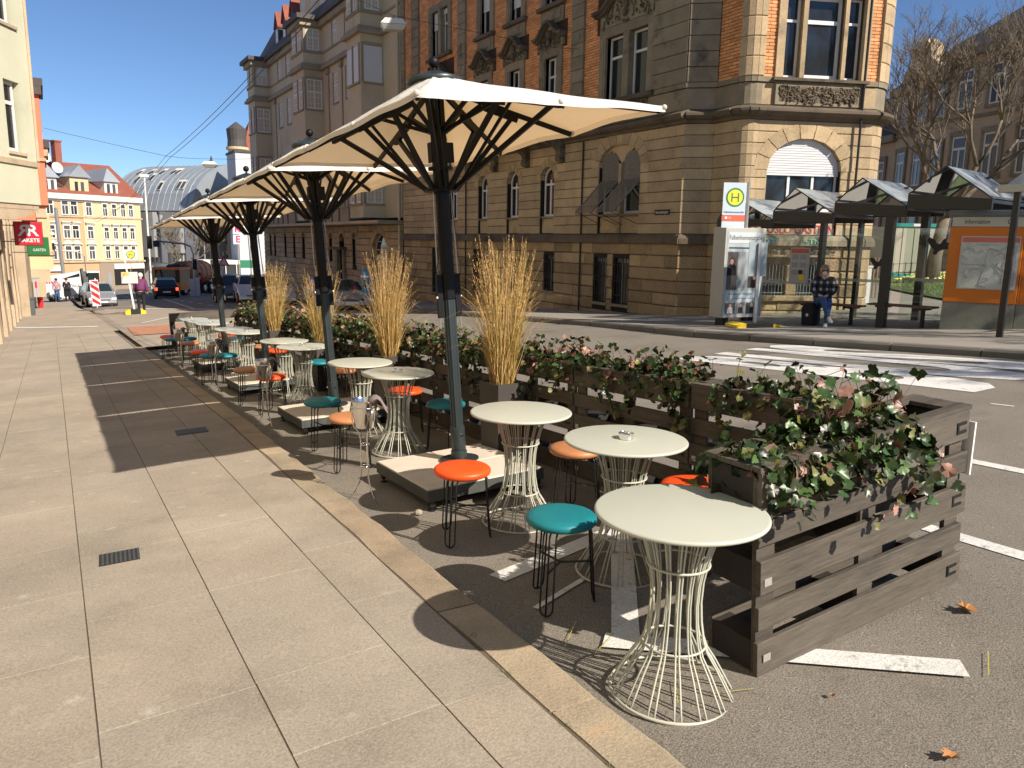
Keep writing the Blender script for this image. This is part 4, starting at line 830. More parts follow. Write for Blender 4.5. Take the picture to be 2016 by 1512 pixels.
mp = mat('city_map_paper', (.46, .47, .41), .6, .12, 3, dirt=((.36, .22, .20), 5, .55, .35), var2=.12, vs2=14); b = MB(); b.box(.22, 1.12, -.034, -.0305, .80, 1.73); b.build('map_sheet', mp, KI)
b = MB(); b.box(.22, 1.12, -.037, -.0345, 1.64, 1.73); b.build('map_heading', mat('map_red', (.50, .13, .10), .6), KI)
r = random.Random(2)
for i in range(16):
    b = MB(); x = r.uniform(.3, 1.0); z = r.uniform(.85, 1.55); P = [(x, -.0362, z)]
    for k in range(5): x = cl(x + r.gauss(0, .1), .24, 1.1); z = cl(z + r.gauss(0, .1), .82, 1.6); P.append((x, -.0362, z))
    b.tube(P, .0022, 4); b.build('map_line', mat('map_lines', (.22, .17, .20), .6), KI)
b = MB(); b.box(.96, 1.10, -.037, -.0345, .84, 1.58); b.build('map_legend', mat('map_legend_grey', (.30, .32, .34), .6), KI)
b = MB(); b.box(kw + .1, kw + .11, -.4, .9, .1, 2.0); b.build('glass_screen', M['sheet'], KI)
# ================================================================ BUILDINGS
class Facade:
    """local x runs along the wall (seen from outside left to right), -y points outwards, z is up"""
    def __init__(s, root, x, y, rz): s.root = root; s.loc = (x - root.location.x, y - root.location.y, -root.location.z); s.rz = rz
    def put(s, name, b, m, kind=None, parent=None, **k):
        if parent: return b.build(name, m, parent, kind, **k)
        return b.build(name, m, s.root, kind, loc=s.loc, rz=s.rz, **k)
    def box(s, name, m, u0, u1, y0, y1, z0, z1, parent=None, cham=0, bev=0):
        b = MB(); b.cham(u0, u1, y0, y1, z0, z1, cham) if cham else b.box(u0, u1, y0, y1, z0, z1)
        o = s.put(name, b, M[m] if isinstance(m, str) else m, parent=parent)
        if bev: q = o.modifiers.new('b', 'BEVEL'); q.width = bev; q.segments = 2
        return o
def free(ints, cuts):
    for a, c in cuts:
        out = []
        for x0, x1 in ints:
            if c <= x0 or a >= x1: out.append((x0, x1)); continue
            if a > x0: out.append((x0, a))
            if c < x1: out.append((c, x1))
        ints = out
    return ints
def cutsat(ops, z0, z1):
    C = []
    for o in ops:
        u0, u1, a, c = o[:4]; arch = len(o) > 4 and o[4]
        if arch:
            r_ = (u1 - u0) / 2; uc = (u0 + u1) / 2; rise = arch if arch is not True else r_; sp = c - rise; w = .22
            if z1 <= a or z0 >= c + w: continue
            zt = max(z1, sp)
            if zt <= sp: C.append((u0, u1))
            else:
                f = (zt - sp) / (rise + w)
                if f < 1: h = (r_ + w) * sqrt(1 - f * f) ; h = max(h, 0); C.append((uc - h, uc + h)) if z0 > sp - .01 else C.append((u0, u1))
        elif not (z1 <= a + .02 or z0 >= c - .02): C.append((u0, u1))
    return C
POOL = {'n': {}}
def stones(F, u0, u1, z0, z1, ch, L_, m, ops=(), depth=.28, ch_=.012, seed=1, maxn=300, key='b', rough=0., y0=0., gap=.007, zj=0.):
    r = random.Random(seed); S = MB(); z = z0; k = 0; items = []
    while z < z1 - .02:
        zt = min(z + ch, z1)
        for a, c in free([(u0, u1)], cutsat(ops, z, zt)):
            n = max(1, round((c - a) / L_)); st = (c - a) / n; off = (.5 if k % 2 else 0) if n > 1 else 0
            e = [a] + [a + (i + off) * st + r.uniform(-.12, .12) * st for i in range(1 if not off else 0, n) if a + .12 < a + (i + off) * st < c - .12] + [c]
            for p, q in zip(e, e[1:]):
                if q - p > .03: items.append((p, q, z, zt, r.uniform(-1, 1)))
        z = zt; k += 1
    items.sort(key=lambda t: -t[1])
    for p, q, a, c, w in items:
        n = POOL['n'].get(key, 0); yy = y0 + rough * w
        if n < maxn:
            b = MB(); b.block(p + .0015, q - .0015, yy, depth, a + gap, c - gap, ch_)
            F.put('stone_block', b, M[m], fix=False); POOL['n'][key] = n + 1
        else: S.cr = r.random(); S.block(p + .0015, q - .0015, yy, depth, a + gap, c - gap, ch_)
    if S.v: F.put('stonework', S, M[m], 'stuff', fix=False)
def bricks(F, u0, u1, z0, zmax, ops=(), y0=0., depth=.1, key='k', seed=1, maxn=0, L_=.245, ch=.079):
    r = random.Random(seed); S = MB(); z = z0; k = 0
    zm = zmax if callable(zmax) else (lambda u: zmax)
    while z < max(zm(u0), zm(u1)):
        for a, c in free([(u0, u1)], cutsat(ops, z, z + ch)):
            x = a - (L_ * .5 if k % 2 else 0)
            while x < c:
                p, q = max(x, a), min(x + L_ - .012, c)
                if q - p > .02 and z < zm(p):
                    yy = y0 + r.uniform(-.003, .003); n = POOL['n'].get(key, 0)
                    if n < maxn: b = MB(); b.box(p, q, yy, depth, z, z + ch - .014); F.put('brick', b, M['brick'], fix=False); POOL['n'][key] = n + 1
                    else:
                        S.cr = r.random(); zz = z + ch - .014
                        S.add([(p, yy, z), (q, yy, z), (q, yy, zz), (p, yy, zz), (p, depth, z), (q, depth, z), (q, depth, zz), (p, depth, zz)], [(0, 1, 2, 3), (0, 4, 5, 1), (1, 5, 6, 2), (2, 6, 7, 3), (3, 7, 4, 0)])
                x += L_
        z += ch; k += 1
    if S.v: F.put('brickwork', S, M['brick'], 'stuff', fix=False)
def voussoirs(F, uc, zs, r_, rise, w, m, n=9, y0=-.012, depth=.2):
    for i in range(n):
        a0 = pi - pi * i / n - .012 / r_; a1 = pi - pi * (i + 1) / n + .012 / r_; P = []
        for a in (a0, a1): P.append((uc + r_ * cos(a), zs + rise * sin(a)))
        for a in (a1, a0): P.append((uc + (r_ + w) * cos(a), zs + (rise + w) * sin(a)))
        b = MB(); b.prism(P, y0, depth, 'y'); F.put('arch_stone', b, M[m])
def window(F, u0, u1, z0, z1, yb=.17, arch=0, cols=1, rows=(.7,), shutter=0., sub=0, fw=.055, glass='pane', name='window', dark=True, thin=.03):
    """white casement with panes and glazing bars; arch = rise of its head"""
    b = MB(); d = .06; zs = z1 - arch; uc = (u0 + u1) / 2; hw = (u1 - u0) / 2
    b.box(u0, u0 + fw, yb, yb + d, z0, zs); b.box(u1 - fw, u1, yb, yb + d, z0, zs); b.box(u0 + fw, u1 - fw, yb, yb + d, z0, z0 + fw * 1.3)
    if arch:
        N_ = 12
        for i in range(N_):
            a0, a1 = pi * i / N_, pi * (i + 1) / N_; P = [(uc + hw * cos(a0), zs + arch * sin(a0)), (uc + hw * cos(a1), zs + arch * sin(a1)), (uc + (hw - fw) * cos(a1), zs + (arch - fw) * sin(a1)), (uc + (hw - fw) * cos(a0), zs + (arch - fw) * sin(a0))]; b.prism(P, yb, yb + d, 'y')
    else: b.box(u0 + fw, u1 - fw, yb, yb + d, z1 - fw, z1)
    H = z1 - z0
    for f in rows: b.box(u0 + fw, u1 - fw, yb - .006, yb + d, z0 + H * f - fw * .6, z0 + H * f + fw * .6)
    for i in range(1, cols): x = u0 + (u1 - u0) * i / cols; b.box(x - fw * .6, x + fw * .6, yb - .004, yb + d, z0 + fw, zs)
    if sub:
        for j in range(1, sub[1]): z = z0 + H * j / sub[1]; b.box(u0 + fw, u1 - fw, yb + .01, yb + .04, z - .012, z + .012)
        for j in range(1, sub[0]): x = u0 + (u1 - u0) * j / sub[0]; b.box(x - .012, x + .012, yb + .01, yb + .04, z0 + fw, zs)
    o = F.put(name, b, M['white'])
    g = MB(); P = [(u0 + fw * .5, z0 + .03), (u1 - fw * .5, z0 + .03)] + ([(uc + (hw - fw * .5) * cos(a), zs + (arch - fw * .5) * sin(a)) for a in [pi * i / 10 for i in range(11)]] if arch else [(u1 - fw * .5, z1 - .03), (u0 + fw * .5, z1 - .03)])
    g.prism(P, yb + .035, yb + .045, 'y'); g.build('pane', M[glass], o)
    if shutter:
        s = MB(); zt = z1 - H * shutter; n = int((z1 - zt) / .06)
        if arch:
            P = [(u0 - .02, zt), (u1 + .02, zt), (u1 + .02, zs)] + [(uc + (hw + .02) * cos(a), zs + (arch + .02) * sin(a)) for a in [pi * i / 12 for i in range(1, 12)]] + [(u0 - .02, zs)]; s.prism(P, yb - .03, yb - .012, 'y')
            for i in range(n):
                z = zt + i * .06; f = 0 if z < zs else sqrt(max(0, 1 - ((z + .05 - zs) / (arch + .001)) ** 2)); w_ = hw if z < zs else hw * f
                if w_ > .05: s.box(uc - w_, uc + w_, yb - .045, yb - .0305, z, z + .048)
        else:
            for i in range(n): s.box(u0, u1, yb - .035, yb - .02, zt + i * .06, zt + i * .06 + .054)
        s.build('roller_shutter', M['shutter'], o)
    return o
def carving(F, name, poly_or_box, m='carve', n=90, y=-.03, amp=.06, seed=1, inside=None):
    u0, u1, z0, z1 = poly_or_box; r = random.Random(seed); b = MB(); uc = (u0 + u1) / 2
    for i in range(n):
        u = r.uniform(u0, uc); z = r.uniform(z0, z1)
        if inside and not inside((u - uc) / (u1 - uc), (z - z0) / (z1 - z0)): continue
        R_ = r.uniform(.04, .10) * min(1, (u1 - u0)); a0 = r.uniform(0, 6.28); sw = r.choice([-1, 1]) * r.uniform(2, 5); P = []
        for k in range(8): f = k / 7; rr = R_ * (1 - .75 * f); P.append((rr * cos(a0 + sw * f), rr * sin(a0 + sw * f)))
        yy = y - r.uniform(0, amp * .5)
        for s in (1, -1): b.tube([(uc + s * (u - uc + p), yy, z + q) for p, q in P], [.018 - .0015 * k for k in range(8)], 5)
    F.put(name, b, M[m], smooth=True)
def scroll_bracket(F, u, z, h=.62, w=.2, d=.5):
    b = MB(); P = []
    prof = [(0, 0), (.10, .02), (.14, .10), (.10, .2), (.12, .32), (.22, .42), (.38, .46), (.48, .52), (.5, .62), (0, .62)]
    b.prism([(-y * d / .5, z - h + t * h / .62) for y, t in prof], u - w / 2, u + w / 2, 'x')
    for s in (-1, 1): b.tube([(u + s * w * .52, -.38 * d / .5 + .07 * cos(a) * (1 - a / 14), z - .14 + .07 * sin(a) * (1 - a / 14)) for a in [k * .6 for k in range(16)]], .02, 5); b.tube([(u + s * w * .52, -.09 + .04 * cos(a) * (1 - a / 14), z - h + .12 + .05 * sin(a) * (1 - a / 14)) for a in [k * .6 for k in range(14)]], .014, 5)
    F.put('scroll_bracket', b, M['carve'])

# ---------------------------------------------------------------- the orange brick and sandstone house
BH = thing('brick_house', 'corner house of orange brick over a sandstone ground floor with a rounded bay', 'house', (14.3, 15.66, -.3)); M0 = 34.2
F = Facade(BH, 14.3, M0, -pi / 2); UL = M0 - 15.66
arch_ops = [(4.8, 5.55, 2.42, 4.02, True), (7.3, 8.08, 2.42, 4.02, True), (9.48, 10.32, 2.42, 4.02, True), (11.7, 12.55, 2.42, 4.02, True), (14.93, 16.85, 2.42, 4.40, .62)]
apron = [(a, c, 1.88, 2.43) for a, c, *_ in arch_ops]; plops = [(14.8, 15.5, -.16, 1.17), (15.75, 16.55, -.16, 1.17), (3.1, 3.7, -.6, 1.17), (6.9, 7.55, -.3, 1.17), (12.0, 12.65, .0, 1.17)]
F.box('wall_core', 'core', .0, UL - .05, .30, 1.2, -2, 15.4); F.box('joint_bed', 'core', .02, UL - .03, .10, .12, 6.9, 15) if False else None
def coreplate(z0, z1, ops, y=.035, m='core', u0=.0, u1=UL, FF=None):   # bed the joints sit on, pierced by the openings
    b = MB(); zs = sorted(set([z0, z1] + [v for o in ops for v in (o[2], o[3] if len(o) < 5 else o[3] - (o[4] if o[4] is not True else (o[1] - o[0]) / 2)) if z0 < v < z1]))
    for a, c in zip(zs, zs[1:]):
        for p, q in free([(u0, u1)], [(o[0] - .0, o[1] + .0) for o in ops if o[2] < (a + c) / 2 < o[3]]): b.box(p, q, y, .3, a, c)
    (FF or F).put('joint_bed', b, M[m])
coreplate(-2, 1.62, plops); coreplate(1.62, 4.63, [(a, c, 1.88, z) for a, c, _, z, *__ in arch_ops])
stones(F, 0, UL - 1.35, 1.86, 4.63, .277, 1.3, 'sand1', arch_ops + apron, seed=3, key='sb', maxn=185); stones(F, UL - 1.35, UL + .0, 1.86, 4.63, .277, .68, 'sand1', (), seed=4, key='sb', maxn=215)
stones(F, 0, UL, -2.065, 1.62, .335, 1.0, 'sand2', plops, seed=5, key='sb', maxn=300, rough=.012, ch_=.03)
b = MB(); b.prism([(-.10, 1.60), (-.10, 1.74), (-.06, 1.82), (.0, 1.86), (.28, 1.86), (.28, 1.60)], 0, UL + .06, 'x'); F.put('plinth_moulding', b, M['band'])
for (a, c, z0, z1, ar) in arch_ops:
    rise = (c - a) / 2 if ar is True else ar
    voussoirs(F, (a + c) / 2, z1 - rise, (c - a) / 2, rise, .24 if ar is True else .34, 'sand1', 7 if ar is True else 11)
    F.box('apron_panel', 'sand1', a + .0, c - .0, .10, .28, 1.865, 2.37, cham=.02); F.box('sill', 'trim', a - .02, c + .02, .02, .29, 2.372, 2.43)
    if ar is True: window(F, a + .05, c - .03, z0 + .01, z1 - .02, .16, arch=rise - .04, cols=2, rows=(.66,))
# paired arched window with hung louvred shutters
m2 = 15.89
F.box('mullion', 'sand1', 15.83, 15.95, .04, .26, 1.87, 3.85); b = MB(); b.prism([(14.93, 3.78), (15.0, 3.95), (15.4, 4.25), (15.89, 3.85), (16.4, 4.25), (16.78, 3.95), (16.85, 3.78), (16.85, 4.45), (14.93, 4.45)], .12, .20, 'y'); F.put('tympanum', b, M['sand1'])
for a, c in ((14.97, 15.82), (15.96, 16.81)):
    window(F, a, c, 2.44, 4.22, .19, arch=.42, cols=1, rows=(.62,), glass='pane'); uc = (a + c) / 2; hw = (c - a) / 2 - .03
    L0 = MB()
    for i in range(26): z = 3.20 + i * .038; f = 0 if z < 3.78 else (z - 3.78) / .42; w_ = hw * sqrt(max(0.02, 1 - f * f)); L0.bar((uc - w_, .10, z), (uc + w_, .10, z), .02, .034)
    o = F.put('upper_louvres', L0, M['louver']); 
    b = MB(); lean = .95; dz = .95; n = 34
    for i in range(n + 1): f = i / n; y = .10 - lean * f; z = 3.22 - dz * f + .18; b.bar((uc - hw, y, z), (uc + hw, y, z), .046, .014)
    for s in (-1, 1): b.bar((uc + s * hw, .10, 3.40), (uc + s * hw, .10 - lean, 2.45), .035, .03)
    F.put('hung_shutter', b, M['louver']); b = MB()
    for s in (-1, 1): b.tube([(uc + s * hw * .7, .10 - lean, 2.45), (uc + s * hw, .15, 2.10)], .009, 5)
    F.put('shutter_stay', b, M['iron'])
for (a, c, z0, z1) in plops:                                # cellar windows with iron bars
    F.box('sill', 'trim', a - .05, c + .05, -.03, .28, z0 - .09, z0 - .005)
    o = F.box('cellar_window', 'farwin', a, c, .22, .24, z0, z1); b = MB()
    for i in range(6): x = a + (c - a) * (i + .5) / 6; b.tube([(x, .05, z0), (x, .05, z1)], .011, 5)
    for z in (z0 + .25, (z0 + z1) / 2, z1 - .2): b.bar((a, .05, z), (c, .05, z), .02, .012)
    for i in range(5): x = a + (c - a) * (i + 1) / 6; b.ring(0, 0, 0, .0, .0, 3, 3) if False else b.tube([(x + .03 * cos(t), .045, (z0 + z1) / 2 + .12 + .05 * sin(t)) for t in [k * .8 for k in range(8)]], .006, 4, True)
    b.build('window_grille', M['iron'], o); b = MB(); b.box(a + .28 * (c - a), a + .34 * (c - a), .2, .218, z0, z1); b.box(a, c, .2, .218, z0 + .9 * (z1 - z0), z1); b.build('frame_bar', M['railing'], o)
# cornice, band course
def cornice(FF, u0, u1, m='band', dz=0.):
    b = MB(); b.prism([(a_, c_ + dz) for a_, c_ in [(.0, 4.63), (-.05, 4.64), (-.07, 4.70), (-.20, 4.74), (-.26, 4.80), (-.26, 4.86), (-.10, 4.93), (-.03, 4.96), (.28, 4.96), (.28, 4.63)]], u0, u1, 'x'); FF.put('cornice', b, M[m])
cornice(F, 0, UL + .12)
coreplate(4.96, 5.5, [], .06); stones(F, 0, UL, 4.965, 5.50, .53, 1.5, 'trim', (), y0=.0, seed=7, key='band', maxn=60); F.box('sill_course', 'trim', 0, UL + .02, -.04, .28, 5.502, 5.62)
# carved panel under the paired window
F.box('carved_panel', 'carve', 15.0, 17.05, -.03, .0, 5.0, 5.48, cham=.01); carving(F, 'panel_carving', (15.08, 16.97, 5.07, 5.42), n=70, y=-.04)
# first floor openings
up = [(1.0 + 2.17, 4.7, 5.63, 7.35), (7.35, 8.08, 5.63, 7.38), (9.58, 10.30, 5.63, 7.38), (11.84, 12.57, 5.63, 7.38), (15.1, 16.96, 5.63, 7.36), (3.17, 4.7, 8.95, 10.70), (7.42, 8.15, 8.95, 10.8), (9.6, 10.32, 8.95, 10.8), (11.8, 12.6, 8.95, 10.8), (15.1, 16.96, 9.2, 11.)]
sur = [(a - .28, c + .28, z0 - .01, z1 + .26) for a, c, z0, z1 in up]
for (a, c, z0, z1) in up:
    if c - a > 1.2: mid = (a + c) / 2
    else: mid = None
    for p, q in ((a - .28, a), (c, c + .28)): F.box('jamb', 'trim', p, q, -.035, .29, z0, z1 + .0)
    F.box('lintel', 'trim', a - .28, c + .28, -.04, .29, z1 + .002, z1 + .25); F.box('jamb_roll', 'trim', a - .12, a - .07, -.055, -.036, z0, z1); F.box('sill', 'band', a - .36, c + .36, -.14, .29, z0 - .12, z0 - .003)
    sh = {3.17: (.0, .0) if z0 < 6 else (.38, .12), 7.42: (.55,), 9.6: (.75,), 7.35: (.0,)}.get(a, (0., 0.))
    if mid:
        F.box('mullion', 'trim', mid - .13, mid + .13, -.03, .28, z0, z1)
        window(F, a, mid - .135, z0, z1, .16, rows=(.68,), shutter=sh[0]); window(F, mid + .135, c, z0, z1, .16, rows=(.68,), shutter=sh[1] if len(sh) > 1 else 0)
    else: window(F, a, c, z0, z1, .16, rows=(.68,), cols=1 if z0 > 8 else 2, shutter=sh[0])
peds = []
def pediment(FF, a, c, z, h=.85):                           # swan-neck hood with carving
    uc = (a + c) / 2; hw = (c - a) / 2 + .34
    top = lambda t: z + h * (.34 + .52 * (.5 + .5 * cos(pi * min(1, abs(t) * 1.15))) ) if abs(t) < .87 else z + h * .34
    b = MB(); P = [(uc + hw * t * .86, top(t) - .05) for t in [k / 8 - 1 for k in range(17)]]; b.prism([(uc - hw * .86, z)] + P + [(uc + hw * .86, z)], -.05, .12, 'y'); FF.put('pediment_field', b, M['trim'])
    b = MB(); ts = [k / 10 - 1 for k in range(21)]
    for t0, t1 in zip(ts, ts[1:]):
        p, q = (uc + hw * t0, top(t0)), (uc + hw * t1, top(t1)); b.prism([p, q, (q[0], q[1] + .09), (p[0], p[1] + .09)], -.26, .05, 'y'); b.prism([(p[0], p[1] - .05), (q[0], q[1] - .05), q, p], -.16, .05, 'y')
    FF.put('pediment_hood', b, M['band']); b = MB(); b.ball((uc, -.10, z + h * .45), .11, 10, 8, 1.4); b.ball((uc, -.13, z + h * .2), .07, 8, 6, 1.5); FF.put('carved_boss', b, M['carve'], smooth=True)
    carving(FF, 'pediment_carving', (uc - hw * .82, uc + hw * .82, z + .02, z + h * .82), n=80, y=-.06, inside=lambda x, y: y < .4 + .42 * (.5 + .5 * cos(pi * min(1, abs(x)))), seed=int(a * 10))
for (a, c, z0, z1) in up[:5]: pediment(F, a - .1, c + .1, z1 + .26, .85 if c - a < 1 else 1.1); peds.append((a - .5, c + .5, z1 + .2, z1 + (1.02 if c - a < 1 else 1.3)))
for (a, c, z0, z1) in up[6:9]:
    F.box('apron_panel', 'trim', a - .25, c + .25, -.02, .28, 8.36, 8.82, cham=.01); F.box('apron_relief', 'trim', a - .1, c + .1, -.045, -.021, 8.47, 8.74, cham=.01); peds.append((a - .3, c + .3, 8.3, 8.95))
pil = [(0, .35), (1.16, 1.9), (5.62, 6.26), (13.39, 14.02), (17.16, UL)]
for a, c in pil: stones(F, a, c, 5.625, 12.2, .372, 2., 'trim', (), y0=-.06 if c < UL else -.05, seed=int(a * 7), key='pil', maxn=120, ch_=.012)
zline = lambda u: min(12.3, 12.1 - .20 * u)
bo = [(a, c, 5, 16) for a, c in pil] + sur + peds
coreplate(5.62, 12.3, [(a, c, z0, z1) for a, c, z0, z1 in up], .05, 'mortar'); F.box('upper_wall', 'brick', 0, UL - .1, .05, .29, 12.3, 15.4)
bricks(F, 0, UL, 5.625, zline, bo, y0=.02, depth=.05, key='fb', seed=2)
F.box('roof_cornice', 'band', -.1, UL + .3, -.5, .6, 15.4, 15.8)
# balcony on scroll brackets
F.box('balcony_slab', 'band', 6.5, 13.25, -.95, -.27, 4.80, 4.98); F.box('balcony_slab', 'band', 6.5, 13.25, -.268, -.0, 4.965, 5.0)
for u in (6.75, 8.72, 10.9, 13.0): scroll_bracket(F, u, 4.80, .72, .26, .8)
b = MB(); 
for z in (5.06, 5.72): b.bar((6.55, -.9, z), (13.2, -.9, z), .03); b.bar((13.2, -.9, z), (13.2, 0, z), .03)
for i in range(60): x = 6.6 + i * .111; b.bar((x, -.9, 4.98), (x, -.9, 5.72), .016)
for i in range(8): b.bar((13.2, -.9 + i * .115, 4.98), (13.2, -.9 + i * .115, 5.72), .016)
F.put('balcony_railing', b, M['railing'])
for u in (6.36, 14.16): b = MB(); b.tube([(u, -.04, -1.2), (u, -.04, 4.6)], .028, 6); F.put('conductor_pipe', b, M['iron'])
b = MB(); b.box(17.55, 18.15, -.02, -.008, 2.36, 2.50); o = F.put('street_sign', b, M['iron']); text('street_name', 'Sonnenbergstr.', .1, M['white'], o, (17.85, -.022, 2.43), UP, .001, fit=.5)
# end pier and rounded bay
P0, P1, P2, P3, P4, P5, P6 = (14.3, 15.66), (14.88, 15.19), (14.85, 14.42), (15.25, 14.05), (18.05, 12.92), (18.95, 13.45), (19.3, 15.2)
def seg(a, c): return Facade(BH, a[0], a[1], atan2(c[1] - a[1], c[0] - a[0])), hypot(c[0] - a[0], c[1] - a[1])
def curve(a, c, n, bulge):                                  # rounded corner as short facets
    mx, my = (a[0] + c[0]) / 2, (a[1] + c[1]) / 2; dx, dy = c[0] - a[0], c[1] - a[1]; l = hypot(dx, dy); nx, ny = dy / l, -dx / l; P = []
    for i in range(n + 1): t = i / n; k = 4 * t * (1 - t) * bulge; P.append((a[0] + dx * t + nx * k, a[1] + dy * t + ny * k))
    return P
def pier(a, c, d=.28, lo=True, ex=0., dz=0.):
    FF, l = seg(a, c)
    FF.box('pier_core', 'core', 0, l, .03, .9, -1.4, 12.3)
    stones(FF, 0, l, -1.395, 1.62, .335, .8, 'sand2', (), seed=8, key='sb', maxn=300, ch_=.02, depth=.2, gap=.006); stones(FF, 0, l, 1.86, 4.63, .277, .6, 'sand1', (), seed=9, key='sb', maxn=300, depth=.2, gap=.005)
    b = MB(); b.prism([(-.10, 1.60), (-.10, 1.74), (-.06, 1.82), (.0, 1.86), (.2, 1.86), (.2, 1.60)], -ex * .4, l + ex * .4, 'x'); FF.put('plinth_moulding', b, M['band']); cornice(FF, -ex, l + ex, dz=dz)
    stones(FF, 0, l, 4.965, 5.50, .53, 1.5, 'trim', (), seed=3, key='band', maxn=60, depth=.2); FF.box('sill_course', 'trim', 0, l, -.04, .2, 5.502, 5.62); return FF, l
FF, l = pier(P0, P1); stones(FF, 0, l, 5.625, 9.5, .372, 2., 'trim', (), y0=-.05, seed=3, key='pil', maxn=160, depth=.2)
FF, l = pier(P1, P2); FF.box('mortar_bed', 'mortar', 0, l, .028, .3, 5.62, 9.5) if False else None; bricks(FF, 0.02, l - .02, 5.625, 9.4, (), y0=.0, depth=.06, key='bay', maxn=300, seed=3)
C = curve(P2, P3, 4, .10)
for k_, (a, c) in enumerate(zip(C, C[1:])): FF, l = pier(a, c, ex=.03, dz=-.002 * (k_ % 2)); stones(FF, -.004, l + .004, 5.625, 9.5, .45, 3., 'sand1', (), y0=-.05, seed=3, key='pil', maxn=200, depth=.2, gap=.003, ch_=.02)
C = curve(P4, P5, 5, .16)
for k_, (a, c) in enumerate(zip(C, C[1:])): FF, l = pier(a, c, ex=.03, dz=-.002 * (k_ % 2)); stones(FF, -.004, l + .004, 5.625, 9.5, .45, 3., 'sand1', (), y0=-.05, seed=3, key='pil', maxn=260, depth=.2, gap=.003, ch_=.02)
FF, l = pier(P5, P6); FF.box('upper_wall', 'brick', 0, l, .0, .3, 5.63, 9.5); FF, l = seg(P6, (21.5, 27)); FF.box('side_wall', 'sand1', 0, l, 0, .5, -1.5, 12.3); FF.box('upper_wall', 'brick', -1, l, .1, .5, 12.3, 15.4)
# the bay's broad face
B, bl = seg(P3, P4); ao = [(.28, 2.26, 2.45, 4.22, .78)]; wo = [(.50, .92, 5.64, 7.52), (1.04, 2.0, 5.64, 7.52), (2.10, 2.52, 5.64, 7.52)]
cell = [(.35, .98, .35, 1.12), (1.32, 1.92, .35, 1.12)]
B.box('wall_core', 'core', 0, bl, .30, .9, -1.4, 12.3)
coreplate(-1.4, 1.62, [(.35, 1.92, .35, 1.12)], .035, 'core', 0, bl, B); coreplate(1.62, 4.63, [(.28, 2.26, 1.88, 4.22)], .035, 'core', 0, bl, B); coreplate(4.96, 5.5, [], .06, 'core', 0, bl, B)
stones(B, 0, bl, 1.86, 4.63, .277, .66, 'sand1', ao + [(.28, 2.26, 1.88, 2.46)], seed=13, key='sb', maxn=300); stones(B, 0, bl, -1.395, 1.62, .335, .8, 'sand2', [(.35, 1.92, .35, 1.12)], seed=15, key='sb', maxn=300, rough=.012, ch_=.03)
voussoirs(B, 1.27, 3.44, .99, .78, .36, 'sand1', 9); window(B, .30, 2.24, 2.46, 4.20, .16, arch=.76, cols=3, rows=(.52,), shutter=.50)
pale = mat('pale_graffiti_wall', (.52, .47, .33), .85, .1, 3); B.box('apron_panel', pale, .29, 2.25, .08, .28, 1.865, 2.38); B.box('sill', 'trim', .26, 2.28, .0, .29, 2.382, 2.455)
b = MB(); b.prism([(-.10, 1.60), (-.10, 1.74), (-.06, 1.82), (.0, 1.86), (.28, 1.86), (.28, 1.60)], 0, bl, 'x'); B.put('plinth_moulding', b, M['trim']); cornice(B, 0, bl)
gr = mat('red_spray', (.62, .03, .05), .7); gc = mat('cyan_spray', (.05, .42, .55), .7); gg = mat('mint_spray', (.25, .55, .38), .7); gk = mat('black_spray', (.03, .03, .03), .7)
def graf(body, m, u, z, y, w, size): o = text('graffiti', body, size, m, BH, (0, 0, 0), (0, 0, 0), .001, fit=w, bold=.004); o.location = Vector(B.loc) + Matrix.Rotation(B.rz, 3, 'Z') @ Vector((u, y, z)); o.rotation_euler = (pi / 2, 0, B.rz); return o
graf('S·OSLO·GASTFEN', gr, 1.25, 2.0, .07, 2.0, .30); graf('OT', gc, .4, 1.70, -.115, .4, .17); graf('+TNV', gg, 1.65, 1.70, -.115, .6, .17); graf('Alfons & Tast kinderg', gk, 1.2, 1.45, -.012, 2.2, .2); graf('~', gg, .7, 2.27, .07, .5, .4)
for (a, c, z0, z1) in cell:
    o = B.box('cellar_window', 'pane', a, c, .24, .26, z0, z1); b = MB()
    for i in range(7): x = a + (c - a) * (i + .5) / 7; b.tube([(x, .06, z0), (x, .06, z1)], .009, 5)
    for i in range(4): x = a + (c - a) * (i + .8) / 4.6; b.tube([(x + .065 * cos(t), .05, z0 + .33 + .08 * sin(t)) for t in [k * .63 for k in range(10)]], .006, 4, True)
    b.bar((a, .06, z0 + .06), (c, .06, z0 + .06), .02); b.build('window_grille', M['railing'], o)
B.box('cellar_pier', 'sand2', 1.0, 1.3, .0, .28, .35, 1.12, cham=.02); B.box('cellar_sill', 'sand2', .2, 2.1, -.1, .28, .2, .345, cham=.02)
stones(B, 0, bl, 4.965, 5.50, .53, 1.5, 'sand1', [(.3, 2.62, 4.9, 5.5)], seed=7, key='band', maxn=90); B.box('carved_panel', 'trim', .30, 2.62, -.08, .28, 4.965, 5.50, cham=.02); B.box('panel_ground', 'carve', .42, 2.50, -.085, -.0802, 5.05, 5.42); carving(B, 'panel_carving', (.46, 2.46, 5.08, 5.39), n=110, y=-.09, seed=4)
B.box('sill_course', 'trim', 0, bl, -.04, .28, 5.502, 5.62); B.box('sill', 'band', .22, 2.72, -.16, -.041, 5.53, 5.60)
coreplate(5.62, 9.5, [(a, c, z0, z1) for a, c, z0, z1 in wo], .05, 'mortar', 0, bl, B)
for p, q in ((.30, .50), (.92, 1.04), (2.0, 2.10), (2.52, 2.72)): B.box('mullion', 'sand1', p, q, -.035, .29, 5.622, 7.52)
B.box('lintel', 'sand1', .30, 2.72, -.04, .29, 7.522, 7.9)
for (a, c, z0, z1) in wo: window(B, a, c, z0, z1, .16, rows=(.70,), fw=.05 if c - a < .6 else .075)
